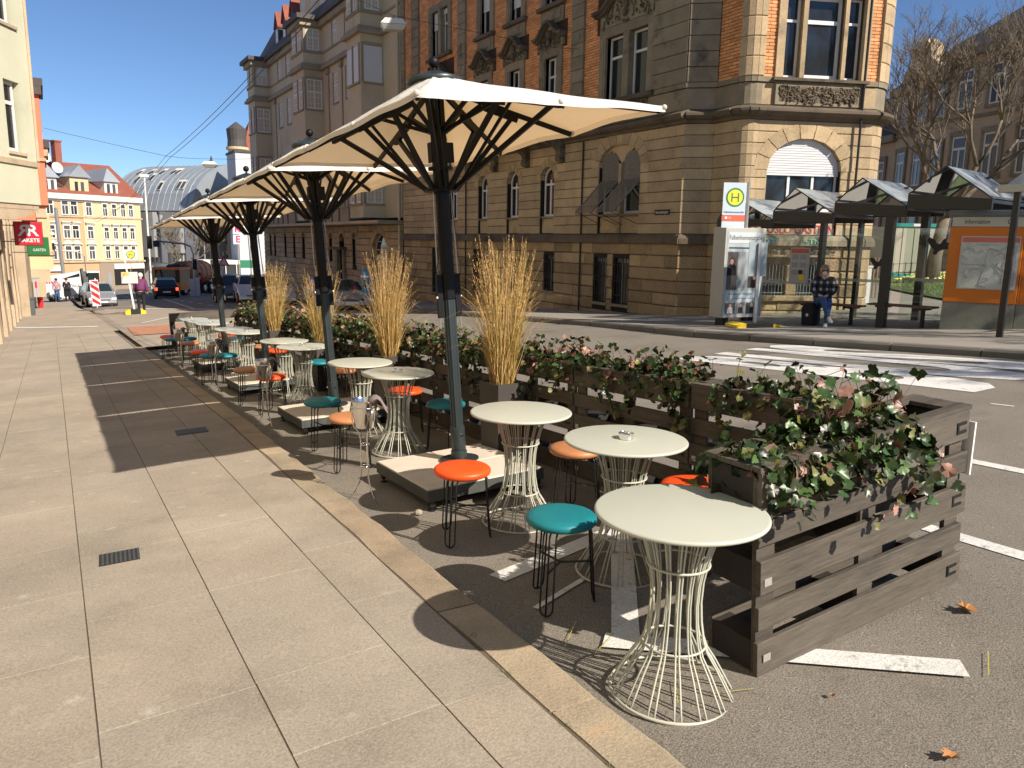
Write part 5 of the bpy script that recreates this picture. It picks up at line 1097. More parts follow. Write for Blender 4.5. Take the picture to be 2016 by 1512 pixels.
bricks(B, 0.0, .30, 5.625, 9.4, (), y0=.015, depth=.05, key='bay', maxn=300, seed=6); bricks(B, 2.72, bl, 5.625, 9.4, (), y0=.015, depth=.05, key='bay', maxn=300, seed=7); B.box('upper_wall', 'brick', 0.3, 2.72, .0, .28, 7.91, 9.5); B.box('upper_wall', 'brick', -.6, bl + .4, .0, .9, 9.51, 15.4)
b = MB(); b.tube([(2.6, -.12, -.1), (2.6, -.12, 15)], .03, 6); B.put('conductor_pipe', b, M['iron'])

# ---------------------------------------------------------------- beige house with square bays
EH = thing('beige_house', 'long beige rendered house with three square bays and white lattice windows', 'house', (14.3, 34.4, -2)); YE = 61.5
E_ = Facade(EH, 14.3, YE, -pi / 2); EL = YE - 34.4
E_.box('wall', 'beige', 0, EL, 0, 6, 2.62, 13.3); E_.box('wall_core', 'core', 0, EL, .32, 6, -4.5, 2.6)
gfo = [(YE - 59.6 - .3, YE - 59.6 + .3, .3, 2.0, True), (YE - 58.3 - .3, YE - 58.3 + .3, .3, 2.0, True), (YE - 55.4 - .3, YE - 55.4 + .3, .3, 2.0, True), (YE - 53.1 - .3, YE - 53.1 + .3, .3, 2.0, True), (YE - 50.9 - .35, YE - 50.9 + .35, .3, 2.0, True), (YE - 45.2 - .35, YE - 45.2 + .35, .3, 1.95, True), (YE - 43.2 - .45, YE - 43.2 + .45, -1.9, 1.9, True), (YE - 41.1 - .38, YE - 41.1 + .38, .2, 1.95, True), (YE - 37.35 - 1.1, YE - 37.35 + 1.1, -1.7, 1.9, True)]
stones(E_, 0, EL, -4.4, 2.3, .335, 1.3, 'sand1', gfo, seed=31, key='es', maxn=300, ch_=.02, gap=.012)
coreplate(-4.4, 2.3, [(a, c, z0, z1) for a, c, z0, z1, _ in gfo], .05, 'core', 0, EL, E_)
for i, (a, c, z0, z1, _) in enumerate(gfo):
    r_ = (c - a) / 2; voussoirs(E_, (a + c) / 2, z1 - r_, r_, r_, .3, 'sand1', 7)
    if i == 6:
        E_.box('door', 'iron', a, c, .25, .3, z0, z1 - .9); E_.box('door_canopy', 'band', a - .45, c + .45, -.4, .0, 1.0, 1.15); E_.box('door_pier', 'trim', c, c + .3, -.15, 0, z0, 1.0); E_.box('door_pier', 'trim', a - .3, a, -.15, 0, z0, 1.0)
    else: window(E_, a + .02, c - .02, z0, z1 - .02, .2, arch=r_ - .03, cols=2 if i < 8 else 3, rows=(.6,) if i < 8 else (.66,), sub=(7, 9) if i == 8 else 0, fw=.05)
E_.box('balcony_slab', 'beigetrim', 0, EL, -1.15, .3, 2.3, 2.48); E_.box('balcony_edge', 'palestone', 0, EL, -1.2, -1.152, 2.34, 2.46)
for p, q in ((4.0, 12.8), (16.5, 22.8)):
    E_.box('balcony_parapet', 'beigetrim', p, q, -1.1, -1.0, 2.482, 3.15); E_.box('parapet_coping', 'beigetrim', p, q, -1.16, -.96, 3.152, 3.22)
    for k in range(int((q - p) / 1.2)): E_.box('parapet_pier', 'band', p + k * 1.2, p + k * 1.2 + .18, -1.14, -.98, 2.482, 3.15)
LW = dict(sub=(4, 5), fw=.06)
bays = [(YE - 59.9, YE - 57.95), (YE - 48.06, YE - 45.8), (YE - 38.4, YE - 36.5)]
for bi, (a, c) in enumerate(bays):
    E_.box('bay', 'beige', a, c, -1.1, .0, 2.62, 13.25)
    for (z0, z1, m, o) in ((10.95, 11.12, 'beigetrim', .22), (11.12, 11.28, 'beigetrim', .12), (11.85, 11.95, 'beigetrim', .06), (13.25, 13.55, 'beigetrim', .2), (13.55, 13.8, 'slate', .4), (5.2, 5.3, 'beigetrim', .05)):
        E_.box('bay_moulding', m, a - o, c + o, -1.1 - o, -.01, z0, z1)
    RF = Facade(EH, 13.2, YE - c, 0)                        # the side that faces down the street towards the viewer
    for (z0, z1, sh, ww) in ((3.3, 4.75, 0, .40), (5.6, 7.1, 0, .40), (8.85, 10.45, (.0, .0, 1.)[bi], .44), (12.0, 13.15, (.5, 0, 0)[bi], .34)):
        window(RF, .55 - ww + .03, .55 + ww + .03, z0, z1, -.02, cols=2, rows=(.58,), shutter=sh, **LW); RF.box('window_sill', 'beigetrim', .08, 1.08, -.07, -.005, z0 - .10, z0 - .003); RF.box('window_jamb', 'beigetrim', .02, .13, -.045, -.002, z0, z1 + .12); RF.box('window_head', 'beigetrim', .132, 1.05, -.045, -.002, z1 + .01, z1 + .16)
    for (z0, z1) in ((3.3, 4.75), (5.6, 7.1), (8.85, 10.45), (12.0, 13.15)):
        FB = Facade(EH, 13.2, YE, -pi / 2)
        for p, q in ((a + .2, (a + c) / 2 - .15), ((a + c) / 2 + .15, c - .2)): window(FB, p, q, z0, z1, -.02, cols=1, rows=(.58,), shutter=1. if bi == 2 and 8 < z0 < 9 else 0, sub=(2, 4), fw=.06); FB.box('window_jamb', 'beigetrim', q + .002, q + .11, -.05, -.002, z0 - .1, z1 + .1)
        FB.box('window_sill', 'beigetrim', a + .1, c - .05, -.09, -.005, z0 - .10, z0 - .003)
prev = 0
for a, c in bays + [(EL, EL)]:
    p, q = prev, a
    if q - p > .8:
        for (z0, z1, m, o) in ((10.95, 11.12, 'beigetrim', .22), (11.12, 11.28, 'beigetrim', .12), (11.85, 11.95, 'beigetrim', .06), (13.25, 13.55, 'beigetrim', .25), (13.55, 13.8, 'slate', .45)): E_.box('wall_moulding', m, p + .24, q - .24 if q < EL else q, -o, .02 + (o == .45) * 6, z0, z1)
    prev = c
for u in (YE - 55.2, YE - 53.1, YE - 51.0, YE - 43.5, YE - 41.4):
    for (z0, z1) in ((3.3, 4.75), (5.6, 7.1), (8.95, 10.45), (11.97, 13.15)):
        window(E_, u - .33, u + .33, z0, z1, -.015, cols=2, rows=(.6,), sub=(2, 4), fw=.06); E_.box('window_jamb', 'beigetrim', u - .45, u - .34, -.05, -.002, z0, z1 + .1); E_.box('window_sill', 'beigetrim', u - .42, u + .42, -.08, -.002, z0 - .09, z0 - .003)
for u in (YE - 49.6, YE - 44.7, YE - 42.4, YE - 39.6, YE - 56.5): E_.box('pilaster', 'beigetrim', u - .07, u + .07, -.05, -.002, 2.6, 10.6); E_.box('pilaster_cap', 'beigetrim', u - .2, u + .2, -.14, -.002, 10.605, 10.9)
b = MB(); b.tube([(EL - .12, -.08, -1.5), (EL - .12, -.08, 13.4)], .06, 8); E_.put('downpipe', b, M['beige'])
b = MB(); b.prism([(-.35, 13.81), (1.6, 17.2), (6, 18.5), (6, 13.81)], .9, EL, 'x'); E_.put('roof', b, M['slate'])
for u in (YE - 55.5, YE - 53.6, YE - 51.7):
    b = MB(); b.prism([(u - .45, 13.85), (u + .45, 13.85), (u + .45, 15.3), (u, 16.1), (u - .45, 15.3)], .0, 2.0, 'y'); o = E_.put('dormer', b, M['slate'])
    b = MB(); b.prism([(u - .52, 15.25), (u, 16.2), (u + .52, 15.25), (u + .52, 15.37), (u, 16.34), (u - .52, 15.37)], -.1, 2.0, 'y'); b.build('dormer_roof', M['redtile'], o)
    b = MB(); b.box(u - .25, u + .25, -.03, -.004, 14.1, 15.2); b.build('dormer_window', M['white'], o)
E_.box('gable', 'creamwall', YE - 50.3, YE - 44, .1, 3, 13.82, 17.); 
for u in (YE - 49.5, YE - 47.6, YE - 45.8): window(E_, u - .35, u + .35, 14.4, 15.8, .08, cols=2, **LW)
GP_ = thing('gap_wall', 'recessed grey brown wall strip between the beige and the brick house', 'wall', (15.2, 34.3, -2)); b = MB(); b.box(-.1, .3, -.1, .12, -1, 16); b.build('wall', M['beigetrim'], GP_)
# ================================================================ LEFT SIDE OF THE STREET
LH = thing('stucco_house', 'pale green rendered house with an oriel over weathered stone, left edge', 'house', (-1.3, 30, -1.6))
WL = Facade(LH, -1.33, 22., pi / 2)
WL.box('wall', 'palestone', -30, 20, .0, 8, -3.5, 2.3); WL.box('upper_wall', 'greenstucco', -30, 19, .1, 8, 2.302, 14)
rr_ = random.Random(5)
for i, u in enumerate([2.2, 5.4, 8.4, 11.6, 14.8, 18.0]):   # rough piers between the shop openings
    b = MB(); b.prism([(-.12, -3.5), (-.13, -1.2), (-.07, .2), (-.09, 1.6), (-.12, 2.0), (-.02, 2.2), (-.02, -3.5)], u, u + 1.0, 'x'); o = WL.put('pier', b, M['palestone'])
    if i < 5: WL.box('shop_opening', 'dark', u + 1.05, u + 2.1, -.01, .3, -3.2, 1.2); WL.box('shop_window', 'pane', u + 1.05, u + 2.1, -.02, -.012, -2.0, 1.0); WL.box('opening_lintel', 'palestone', u + 1.0, u + 2.2, -.08, -.0205, 1.1, 1.7)
a0_, a1_ = (-2.65, 25.3), (-.07, 30.14); OF = Facade(LH, a0_[0], a0_[1], atan2(a1_[1] - a0_[1], a1_[0] - a0_[0])); ol = hypot(a1_[0] - a0_[0], a1_[1] - a0_[1])
OW = [(ol - 1.45, ol - .62, 4.06, 6.17), (ol - 1.45, ol - .55, 7.8, 9.9), (ol - 3.6, ol - 2.7, 4.06, 6.17)]
b = MB(); zs = [2.52, 3.78, 4.06, 6.17, 7.8, 9.9, 14]
for z0, z1 in zip(zs, zs[1:]):
    for p, q in free([(0, ol)], [(a, c) for a, c, m, n in OW if m < (z0 + z1) / 2 < n]): b.box(p, q, 0, .35, z0, z1)
OF.put('oriel_wall', b, M['greenstucco']); OF.box('oriel_core', 'dark', 0, ol - .02, .36, 2.4, 2.52, 14); b = MB(); b.box(ol - .36, ol, .351, 3., 2.52, 14); OF.put('oriel_side', b, M['greenstucco'])
for a, c, m, n in OW: window(OF, a + .02, c - .12, m + .02, n - .02, .14, cols=1, rows=(.70,), fw=.09, sub=(2, 6) if False else 0); OF.box('window_sill', 'palestone', a - .06, c + .04, -.06, .2, m - .07, m + .015)
OF.box('oriel_band', 'palestone', -.05, ol + .04, -.05, .3, 3.70, 3.86); OF.box('oriel_foot', 'palestone', 0, ol - .05, .04, 2.2, 2.36, 2.515)
b = MB(); b.prism([(.0, 2.2), (0, 2.0), (.3, 1.95), (.4, 1.8), (.7, 1.75), (.8, 1.55), (1.2, 1.5), (1.3, 1.35), (2.4, 1.35), (2.4, 2.2)], 0, 1, 'y'); 
for v in range(len(b.v)): x, y, z = b.v[v]; b.v[v] = (ol - .08 - x, .05 + y * 1.6, 2.02 + (z - 1.35) * .33 / .85 * 1.0)
OF.put('console', b, M['palestone'])
b = MB(); b.tube([(ol + .03, -.03, 3.9), (ol + .03, -.03, 13.8)], .05, 8); OF.put('downpipe', b, M['palestone'])
CH = thing('coral_house', 'coral red house front beyond the green one, with dark roofed oriels', 'house', (-1, 46, -2.4))
def cb(nm, x0, x1, y0, y1, z0, z1, m): b = MB(); b.box(x0 + 1, x1 + 1, y0 - 46, y1 - 46, z0 + 2.4, z1 + 2.4); return b.build(nm, M[m], CH)
cb('lower_wall', -6, -.9, 42.3, 60, -5, 2.2, 'palestone'); cb('wall', -6, -.35, 42.3, 50, 2.21, 12.5, 'coral'); cb('oriel', -2, .22, 45.6, 49.8, 3.0, 8.6, 'coral'); cb('oriel_roof', -2, .42, 45.4, 50, 8.61, 8.95, 'slate'); cb('oriel_band', -2, .30, 45.5, 49.9, 5.1, 5.25, 'palestone')
cb('oriel_roof', -2, .50, 47.2, 50.0, 5.9, 6.3, 'slate'); cb('oriel_band', -2, .42, 47.3, 50.0, 5.5, 5.895, 'palestone'); cb('cream_oriel', -2, .24, 52, 58, -.4, 2.7, 'creamwall'); cb('console', -2, .05, 52, 58, -1.1, -.41, 'palestone'); cb('oriel_band', -2, .34, 51.9, 58.1, .42, .62, 'palestone'); cb('oriel_foot', -1.5, .1, 45.8, 49.6, 2.4, 2.995, 'palestone')
cb('gutter', -2, .34, 45.4, 45.59, 8.2, 8.6, 'slate'); cb('gutter', -1, -.05, 44, 44.4, 9.8, 10.2, 'slate')
for z in (3.4, 6.6): cb('window', .222, .235, 46.3, 47.3, z, z + 1.4, 'farwin')
# projecting shop signs
def sign(nm, label, x0, x1, y, z0, z1, m, tilt=0):
    t = thing(nm, label, 'shop sign', (x0, y, z0)); b = MB(); b.box(0, x1 - x0, 0, .14, 0, z1 - z0); o = b.build('panel', m, t); q = o.modifiers.new('b', 'BEVEL'); q.width = .015; q.segments = 2
    b = MB(); b.bar((-.5, .07, (z1 - z0) * .85), (0, .07, (z1 - z0) * .85), .03); b.bar((-.5, .07, (z1 - z0) * .15), (0, .07, (z1 - z0) * .15), .03); b.build('bracket', M['iron'], t); return t
rs_ = sign('red_shop_sign', 'red square sign lettered RAKETE projecting from the left wall', -.90, -.11, 31, 1.23, 1.98, mat('sign_red_plastic', (.55, .012, .03), .4)); text('letter', 'R', .52, M['white'], rs_, (.51, -.006, .46), UP, .002, sx=1.1, bold=.008); o = text('letter', 'R', .52, M['white'], rs_, (.27, -.005, .46), UP, .002, sx=-1.1, bold=.008)
text('lettering', 'RAKETE', .17, M['white'], rs_, (.40, -.006, .15), UP, .002, fit=.6, bold=.004)
b = MB(); b.box(-.02, .81, .01, .13, -.02, -.002); b.box(-.02, .81, .01, .13, .752, .77); b.box(-.02, -.002, .01, .13, -.02, .77); b.box(.792, .81, .01, .13, -.02, .77); b.build('rim', M['iron'], rs_)
gs_ = sign('green_shop_sign', 'green rectangular sign lettered GARTEN behind the red one', -.67, .07, 36, .78, 1.48, mat('sign_dark_green', (.012, .13, .03), .5)); text('lettering', 'GARTEN', .15, M['white'], gs_, (.40, -.006, .2), UP, .002, fit=.42)
b = MB(); b.tube([(.42 + .13 * cos(a), -.004, .38 + .13 * sin(a)) for a in [k * .3 for k in range(11)]], .012, 5); b.build('emblem', M['white'], gs_)
def cabinet(nm, label, cat, x0, x1, y0, y1, z0, z1, m, extra=None):
    t = thing(nm, label, cat, (x0, y0, z0)); b = MB(); b.box(0, x1 - x0, 0, y1 - y0, 0, z1 - z0); o = b.build('body', m, t); q = o.modifiers.new('b', 'BEVEL'); q.width = .02; q.segments = 2; b = MB(); b.box(-.02, x1 - x0 + .02, -.02, y1 - y0 + .02, z1 - z0, z1 - z0 + .05); b.build('lid', m, t); b = MB(); b.box((x1 - x0) * .5, (x1 - x0) * .52, -.004, 0, .05, z1 - z0 - .05); b.build('door_gap', M['iron'], t); return t
cabinet('utility_cabinet', 'dark grey utility cabinet against the left wall', 'cabinet', -1.14, -.72, 42.9, 43.5, G(-1, 43), -1.42, mat('grey_green_cabinet', (.075, .09, .095), .6))
v_ = cabinet('vending_machine', 'grey white machine with a red emblem fixed to the left wall', 'vending machine', -.84, -.52, 50, 50.6, -1.81, -.79, mat('light_grey_metal', (.36, .35, .33), .5)); b = MB(); b.box(.1, .2, -.006, -.001, .5, .85); b.build('red_emblem', M['red'], v_)
bn_ = thing('red_bin', 'small red litter bin below the vending machine', 'litter bin', (-.6, 54, G(-.6, 54))); b = MB(); b.lathe([(.001, 0), (.13, 0), (.15, .5), (.001, .5)], 14); b.build('bin', M['red'], bn_); b = MB(); b.lathe([(.001, .51), (.16, .51), (.16, .62), (.001, .66)], 14); b.build('lid', M['red'], bn_)

# ================================================================ THE FAR END OF THE STREET
def far_house(name, label, a, c, z0, z1, wall, wins, win=(.85, 1.6), trim='farwhite', depth=10, thick=.12):
    t = thing(name, label, 'house', (a[0], a[1], z0)); FF = Facade(t, a[0], a[1], atan2(c[1] - a[1], c[0] - a[0])); L_ = hypot(c[0] - a[0], c[1] - a[1])
    if wall: FF.box('wall', wall, 0, L_, 0, depth, z0 - 4, z1)
    me = {}
    for (u, z, w, h, hood) in wins:
        k = (w, h, hood)
        if k not in me:
            b = MB(); b.box(-w / 2 - .14, w / 2 + .14, -thick, 0, -.12, 0); b.box(-w / 2 - .14, -w / 2, -thick * .8, 0, 0, h); b.box(w / 2, w / 2 + .14, -thick * .8, 0, 0, h); b.box(-w / 2 - .14, w / 2 + .14, -thick * .8, 0, h, h + .16); b.box(-.04, .04, -.05, 0, 0, h * .66); b.box(-w / 2, w / 2, -.05, 0, h * .64, h * .70)
            if hood == 1: b.box(-w / 2 - .3, w / 2 + .3, -.35, 0, h + .42, h + .55); b.box(-w / 2 - .2, w / 2 + .2, -.2, 0, h + .25, h + .42)
            if hood == 2: b.prism([(-w / 2 - .35, h + .25), (w / 2 + .35, h + .25), (0, h + .85)], -.3, 0, 'y')
            g = MB(); g.box(-w / 2, w / 2, -.03, -.004, 0, h); me[k] = (b.mesh('window', M[trim]), g.mesh('pane', M['farwin']))
        o = link('window', me[k][0], t); o.location = Vector(FF.loc) + Matrix.Rotation(FF.rz, 3, 'Z') @ Vector((u, -.002, z)); o.rotation_euler = (0, 0, FF.rz); link('pane', me[k][1], o)
    return t, FF, L_
A_, C_ = (-3.4, 117.6), (12.0, 126.6); LO = hypot(C_[0] - A_[0], C_[1] - A_[1])
pu = lambda px: (px - 47) / 236 * LO
wl = []
for px in (93, 109, 136, 152): wl += [(pu(px), 4.25, .8, 1.75, 0), (pu(px), 1.15, .8, 1.6, 1), (pu(px), -1.65, .8, 1.7, 2)]
for px in (179,): wl += [(pu(px), 4.2, .75, 1.7, 0), (pu(px), 1.1, .75, 1.6, 1), (pu(px), -1.65, .75, 1.7, 2)]
for px in (210, 228, 246, 262): wl += [(pu(px), 4.2, .6, 1.6, 0), (pu(px), 1.1, .6, 1.5, 1), (pu(px), -1.6, .6, 1.65, 2)]
AH, AF, _l = far_house('apricot_house', 'apricot and yellow house with a red tiled roof closing the view down the street', A_, C_, -6, 6.6, 'orangewall', wl)
AF.box('yellow_wall', 'yellowwall', pu(168), LO, -.06, -.001, -1.9, 6.6)
for o in AH.children:
    if o.name.startswith('window') and Vector((o.location.x, o.location.y)).length > pu(170): o.location += Matrix.Rotation(AF.rz, 3, 'Z') @ Vector((0, -.06, 0))
for z0, z1, o_ in ((6.2, 6.9, .5), (5.95, 6.19, .2), (3.85, 4.05, .15), (-2.15, -1.9, .2)): AF.box('moulding', 'farwhite' if z0 > 5 else 'palestone', -.3, LO + .2, -o_, 0, z0, z1)
AF.box('shopfront', 'greybrown', pu(192), LO, -.1, -.002, -6.6, -2.16)
for px, w in ((236, 1.25), (268, 1.05)): AF.box('shop_window', 'dark', pu(px) - w, pu(px) + w, -.13, -.101, -5.4, -3.2); AF.box('shop_sign', 'farwhite', pu(px) - w, pu(px) + w, -.25, -.131, -3.1, -2.4)
AF.box('shop_sign', 'farwhite', pu(98), pu(120), -.3, -.01, -3.2, -2.5); AF.box('shop_opening', 'dark', pu(160), pu(186), -.1, -.01, -6, -3.3); AF.box('door', 'greywall', pu(205), pu(213), -.14, -.101, -6, -3.6)
b = MB(); b.add([(-.3, -.5, 6.9), (LO + .2, -.5, 6.9), (20.6, 10.5, 12.0), (-3, 10.5, 11.6), (24, 20, 6.9), (-3, 20, 6.9)], [(0, 1, 2, 3), (1, 4, 2), (4, 5, 3, 2), (0, 3, 5)]); AF.put('roof', b, M['redtile'], fix=False)
for px, g in ((117, 0), (171, 1), (232, 0)):
    u = pu(px); w = 1.0 if not g else 1.3; b = MB(); b.box(u - w, u + w, .6, 5, 6.9, 8.9 + g * .3); o = AF.put('dormer', b, M['farwhite'] if not g else M['yellowwall'])
    b = MB(); b.add([(u - w - .3, .3, 8.9 + g * .3), (u + w + .3, .3, 8.9 + g * .3), (u + w + .3, 6, 8.9 + g * .3), (u - w - .3, 6, 8.9 + g * .3), (u, 1.2 - g * .9, 10.8), (u, 6, 10.6)], [(0, 1, 4), (1, 2, 5, 4), (3, 0, 4, 5), (0, 3, 2, 1)]); b.build('dormer_roof', M['zincroof'], o, fix=False)
    for s in (-.42, .42): b = MB(); b.box(u + s - .22, u + s + .22, .55, .595, 7.2, 8.6); b.build('dormer_window', M['farwin'], o)
for px, v in ((108, 7.4), (186, 7.0)): b = MB(); b.box(pu(px) - .45, pu(px) + .45, v - .5, v + .5, 11, 14.2); AF.put('chimney', b, M['redtile']); b = MB(); b.box(pu(px) - .55, pu(px) + .55, v - .6, v + .6, 14.2, 14.4); AF.put('chimney_cap', b, M['redtile'])
for px, z, R_ in ((131, 11.6, .78), (147, 10.3, .75), (130.5, 9.8, .42)):
    u = pu(px); b = MB(); b.lathe([(.001, 0), (R_ * .5, .06), (R_, .2), (R_ * .97, .23), (R_ * .5, .1), (.001, .05)], 16, cap=False); o = AF.put('satellite_dish', b, M['farwhite']); o.matrix_local = Matrix.Translation(o.location + Matrix.Rotation(AF.rz, 3, 'Z') @ Vector((u, 3.0 if z > 11 else 2.4, z))) @ Matrix.Rotation(AF.rz, 4, 'Z') @ Matrix.Rotation(radians(75), 4, 'X')
    b = MB(); b.tube([(u, 4.6, z - 2.2), (u, 3.2, z)], .05, 5); AF.put('dish_arm', b, M['steel'])
b = MB(); b.tube([(pu(119), 6, 11.6), (pu(119), 6, 15.2)], .05, 5); b.bar((pu(115), 6, 15.1), (pu(124), 6, 14.9), .05); AF.put('aerial', b, M['steel'])
for px, z in ((98, 9.5), (142, 7.7), (92, 7.6)): u = pu(px); b = MB(); f = (z - 6.9) / 4.9 * 11 - .5; b.add([(u - .5, f, z + .12), (u + .5, f, z + .12), (u + .5, f + 2.2, z + 1.12), (u - .5, f + 2.2, z + 1.12)], [(0, 1, 2, 3)]); AF.put('skylight', b, M['farwin'], fix=False)
# zinc vaulted building
wz = [(u, z, w, 1.45, 0) for z in (3.2, .4, -2.2) for u, w in ((1.6, .5), (2.4, .5), (3.2, .5), (6.4, .5), (7.1, .5), (7.9, .5))]
ZH, ZF, zl = far_house('vaulted_zinc_house', 'grey panelled house with a curved zinc roof and slanting skylights', (12.0, 129.6), (18.2, 121.6), -6, 5.2, 'greywall', wz)
b = MB(); P = [(0 - .3, 5.2)] + [(9.5 * (1 - cos(a)), 5.2 + 7.2 * sin(a)) for a in [k * pi / 2 / 9 for k in range(1, 10)]] + [(12, 12.4), (12, 5.2)]; b.prism([(p, q) for p, q in P], -5.5, zl + .2, 'x'); o = ZF.put('roof', b, M['zincroof'])
for k in range(14): b = MB(); u = -5 + k * 1.1; b.tube([(u, p - .03, q + .03) for p, q in P[:-2]], .035, 4); b.build('standing_seam', M['zincroof'], o)
for u, k in ((-3.2, 5), (-.9, 5), (1.4, 5), (3.6, 5), (4.4, 5), (.6, 3.9), (3.4, 2.5), (6.9, 2.6), (7.7, 2.6), (-2, 3.6)):
    a = k * pi / 2 / 9; a2 = (k + 1.1) * pi / 2 / 9; p = lambda t, d: (9.5 * (1 - cos(t)) - d, 5.2 + 7.2 * sin(t) + d * .6); b = MB(); (y0, q0), (y1, q1) = p(a, .12), p(a2, .12); b.add([(u - .3, y0, q0), (u + .3, y0, q0), (u + .3, y1, q1), (u - .3, y1, q1)], [(0, 1, 2, 3)]); b.build('skylight', M['farwin'], o, fix=False)
    b = MB(); (y0, q0), (y1, q1) = p(a, .08), p(a2, .08); b.add([(u - .4, y0 - .04, q0 - .1), (u + .4, y0 - .04, q0 - .1), (u + .4, y1, q1 + .1), (u - .4, y1, q1 + .1)], [(0, 1, 2, 3)]); b.build('skylight_frame', M['farwhite'], o, fix=False)
for u in (2.3, 7.2): ZF.box('bay', 'greywall', u - 1.5, u + 1.5, -1., -.001, -1.5 if u < 5 else -.8, 5.0); ZF.box('roof_terrace', 'farwhite', u - 1.2, u + .6, .2, 1.6, 5.4, 6.6)
ZF.box('ground_floor', 'whitewall', .2, zl, -.1, -.001, -6.5, -2.4); ZF.box('white_strip', 'whitewall', 4.2, 5.3, -.1, -.001, -2.3, 5.1); ZF.box('white_strip', 'whitewall', zl - 1.3, zl + 1, -.12, -.001, -2.3, 5.1)
for u in (1.5, 5, 8): ZF.box('shop_window', 'farwin', u, u + 1.8, -.14, -.101, -6, -3.2)
ly = [(u, z, .7, 1.7, 1 if z < 3 else 0) for z in (3.6, .4, -2.8) for u in (1.5, 3.8, 5.6, 8.2)]
YH, YF, yl = far_house('yellow_corner_house', 'yellow sandstone corner house with a dark slate roof, behind the parasols', (17.6, 131.5), (25.4, 124), -6, 6.0, 'yellowwall', ly)
b = MB(); b.add([(-1.5, -.5, 6.0), (yl + 4, -.5, 6.0), (yl + 1.5, 4.5, 10.6), (-1.0, 4.5, 10.9), (-1.5, 12, 6), (yl + 4, 12, 6)], [(0, 1, 2, 3), (0, 3, 4), (1, 5, 2), (4, 3, 2, 5)]); YF.put('roof', b, M['slate'], fix=False); YF.box('eaves', 'beigetrim', -1.4, yl + 3.9, -.6, 0, 5.6, 5.99); YF.box('corner_tower', 'slate', 4.4, 6.6, .2, 2.6, 6, 8.6)
b = MB(); b.lathe([(1.4, 8.6), (.7, 9.6), (.35, 10.6), (.3, 12.2), (.1, 13.6)], 8, 5.5, 1.4); YF.put('turret', b, M['slate']); 
for u in (4.6, 7.6): YF.box('chimney', 'redtile', u, u + .8, 4, 5, 10, 12.3)
for u, z in ((1.0, 9.4), (4.0, 9.3), (8.2, 9.2)): b = MB(); b.add([(u, 2.6, z - .6), (u + .8, 2.6, z - .6), (u + .8, 3.3, z + .3), (u, 3.3, z + .3)], [(0, 1, 2, 3)]); YF.put('skylight', b, M['farwin'], fix=False)
for u in (2.6, 3.8, 5.0): YF.box('dormer', 'farwhite', u, u + .9, .6, 2, 6.6, 7.7)
BB = thing('blank_white_wall', 'tall blank whitish end wall beside the beige house', 'building', (16.4, 79, -3.5)); b = MB(); b.box(-.4, 5, 0, 4, -1, 13.0); b.build('wall', mat('light_grey_render', (.50, .52, .55), .8, .05, .4), BB); b = MB(); b.box(-.5, 5.1, -.1, 4.1, 13.0, 13.2); b.build('coping', M['slate'], BB)
b = MB(); b.box(-.35, 1.0, -.05, -.001, 2.2, 2.9); b.build('green_sign', M['signgreen'], BB); b = MB(); b.box(-.35, 1.6, -.04, -.001, -.2, 1.6); b.build('billboard', M['white'], BB)
KE = thing('vertical_letter_sign', 'white box sign with stacked magenta letters K and E', 'sign', (14.75, 75.4, -1.6)); mg = mat('magenta_letters', (.55, .01, .10), .5)
for k, ch in enumerate('EK'): b = MB(); b.box(0, .85, 0, .2, 2.55 + k * .92, 3.4 + k * .92); b.build('panel', M['white'], KE); text('letter', ch, .85, mg, KE, (.42, -.006, 2.98 + k * .92), UP, .002, bold=.02)
b = MB(); b.bar((.42, .1, -2), (.42, .1, 4.4), .1); b.build('pole', M['steel'], KE)
TW = thing('domed_tower', 'round sandstone tower with a dark metal dome, beside a red roofed house', 'tower', (23.0, 112, -4)); b = MB(); b.lathe([(1.25, 0), (1.25, 13.2), (1.4, 13.3), (1.4, 13.6), (1.2, 13.7), (1.2, 17), (1.45, 17.1), (1.45, 17.4)], 18); b.build('shaft', M['creamwall'], TW, smooth='auto')
b = MB(); b.lathe([(1.28, 17.4), (1.2, 18.3), (1.3, 19.5), (1.32, 19.7), (.7, 20.2), (.06, 20.7)], 18); b.build('dome', M['slate'], TW); b = MB(); b.lathe([(1.28, 13.7), (1.28, 14.8)], 18); b.build('zinc_band', M['zincroof'], TW)
for a in (3.6, 4.4, 5.2): b = MB(); b.lathe([(.001, 0), (.28, 0), (.28, .05), (.001, .05)], 12); o = b.build('oculus', M['dark'], TW); o.location = (1.21 * cos(a), 1.21 * sin(a), 16); o.rotation_euler = (pi / 2, 0, a + pi / 2); o.scale = (1, 1.6, 1)
RH = thing('red_roofed_house', 'red tiled roof and yellow gable beside the domed tower', 'house', (24.2, 113, -4)); b = MB(); b.box(0, 6, 0, 8, 0, 17.2); b.build('wall', M['creamwall'], RH); b = MB(); b.add([(-.2, -.3, 17.2), (6, -.3, 17.2), (6, 4, 21.6), (1.6, 4, 21.6), (-.2, 8, 17.2)], [(0, 1, 2, 3), (0, 3, 4)]); b.build('roof', M['redtile'], RH, fix=False); b = MB(); b.box(1.2, 1.9, -.05, 0, 14.6, 16.4); b.build('window', M['farwin'], RH); b = MB(); b.box(1.0, 2.1, -.1, -.051, 14.4, 14.6); b.build('sill', M['farwhite'], RH)
GS_ = thing('glass_kiosk_building', 'low white framed pavilion with dark glass far down the street', 'building', (12.6, 79, -3.5)); b = MB(); b.box(0, 4.2, 0, 3, 2.5, 2.9); b.build('roof', M['farwhite'], GS_); b = MB(); b.box(.1, 4.1, .1, 2.9, -1, 2.5); b.build('glazing', M['farwin'], GS_)
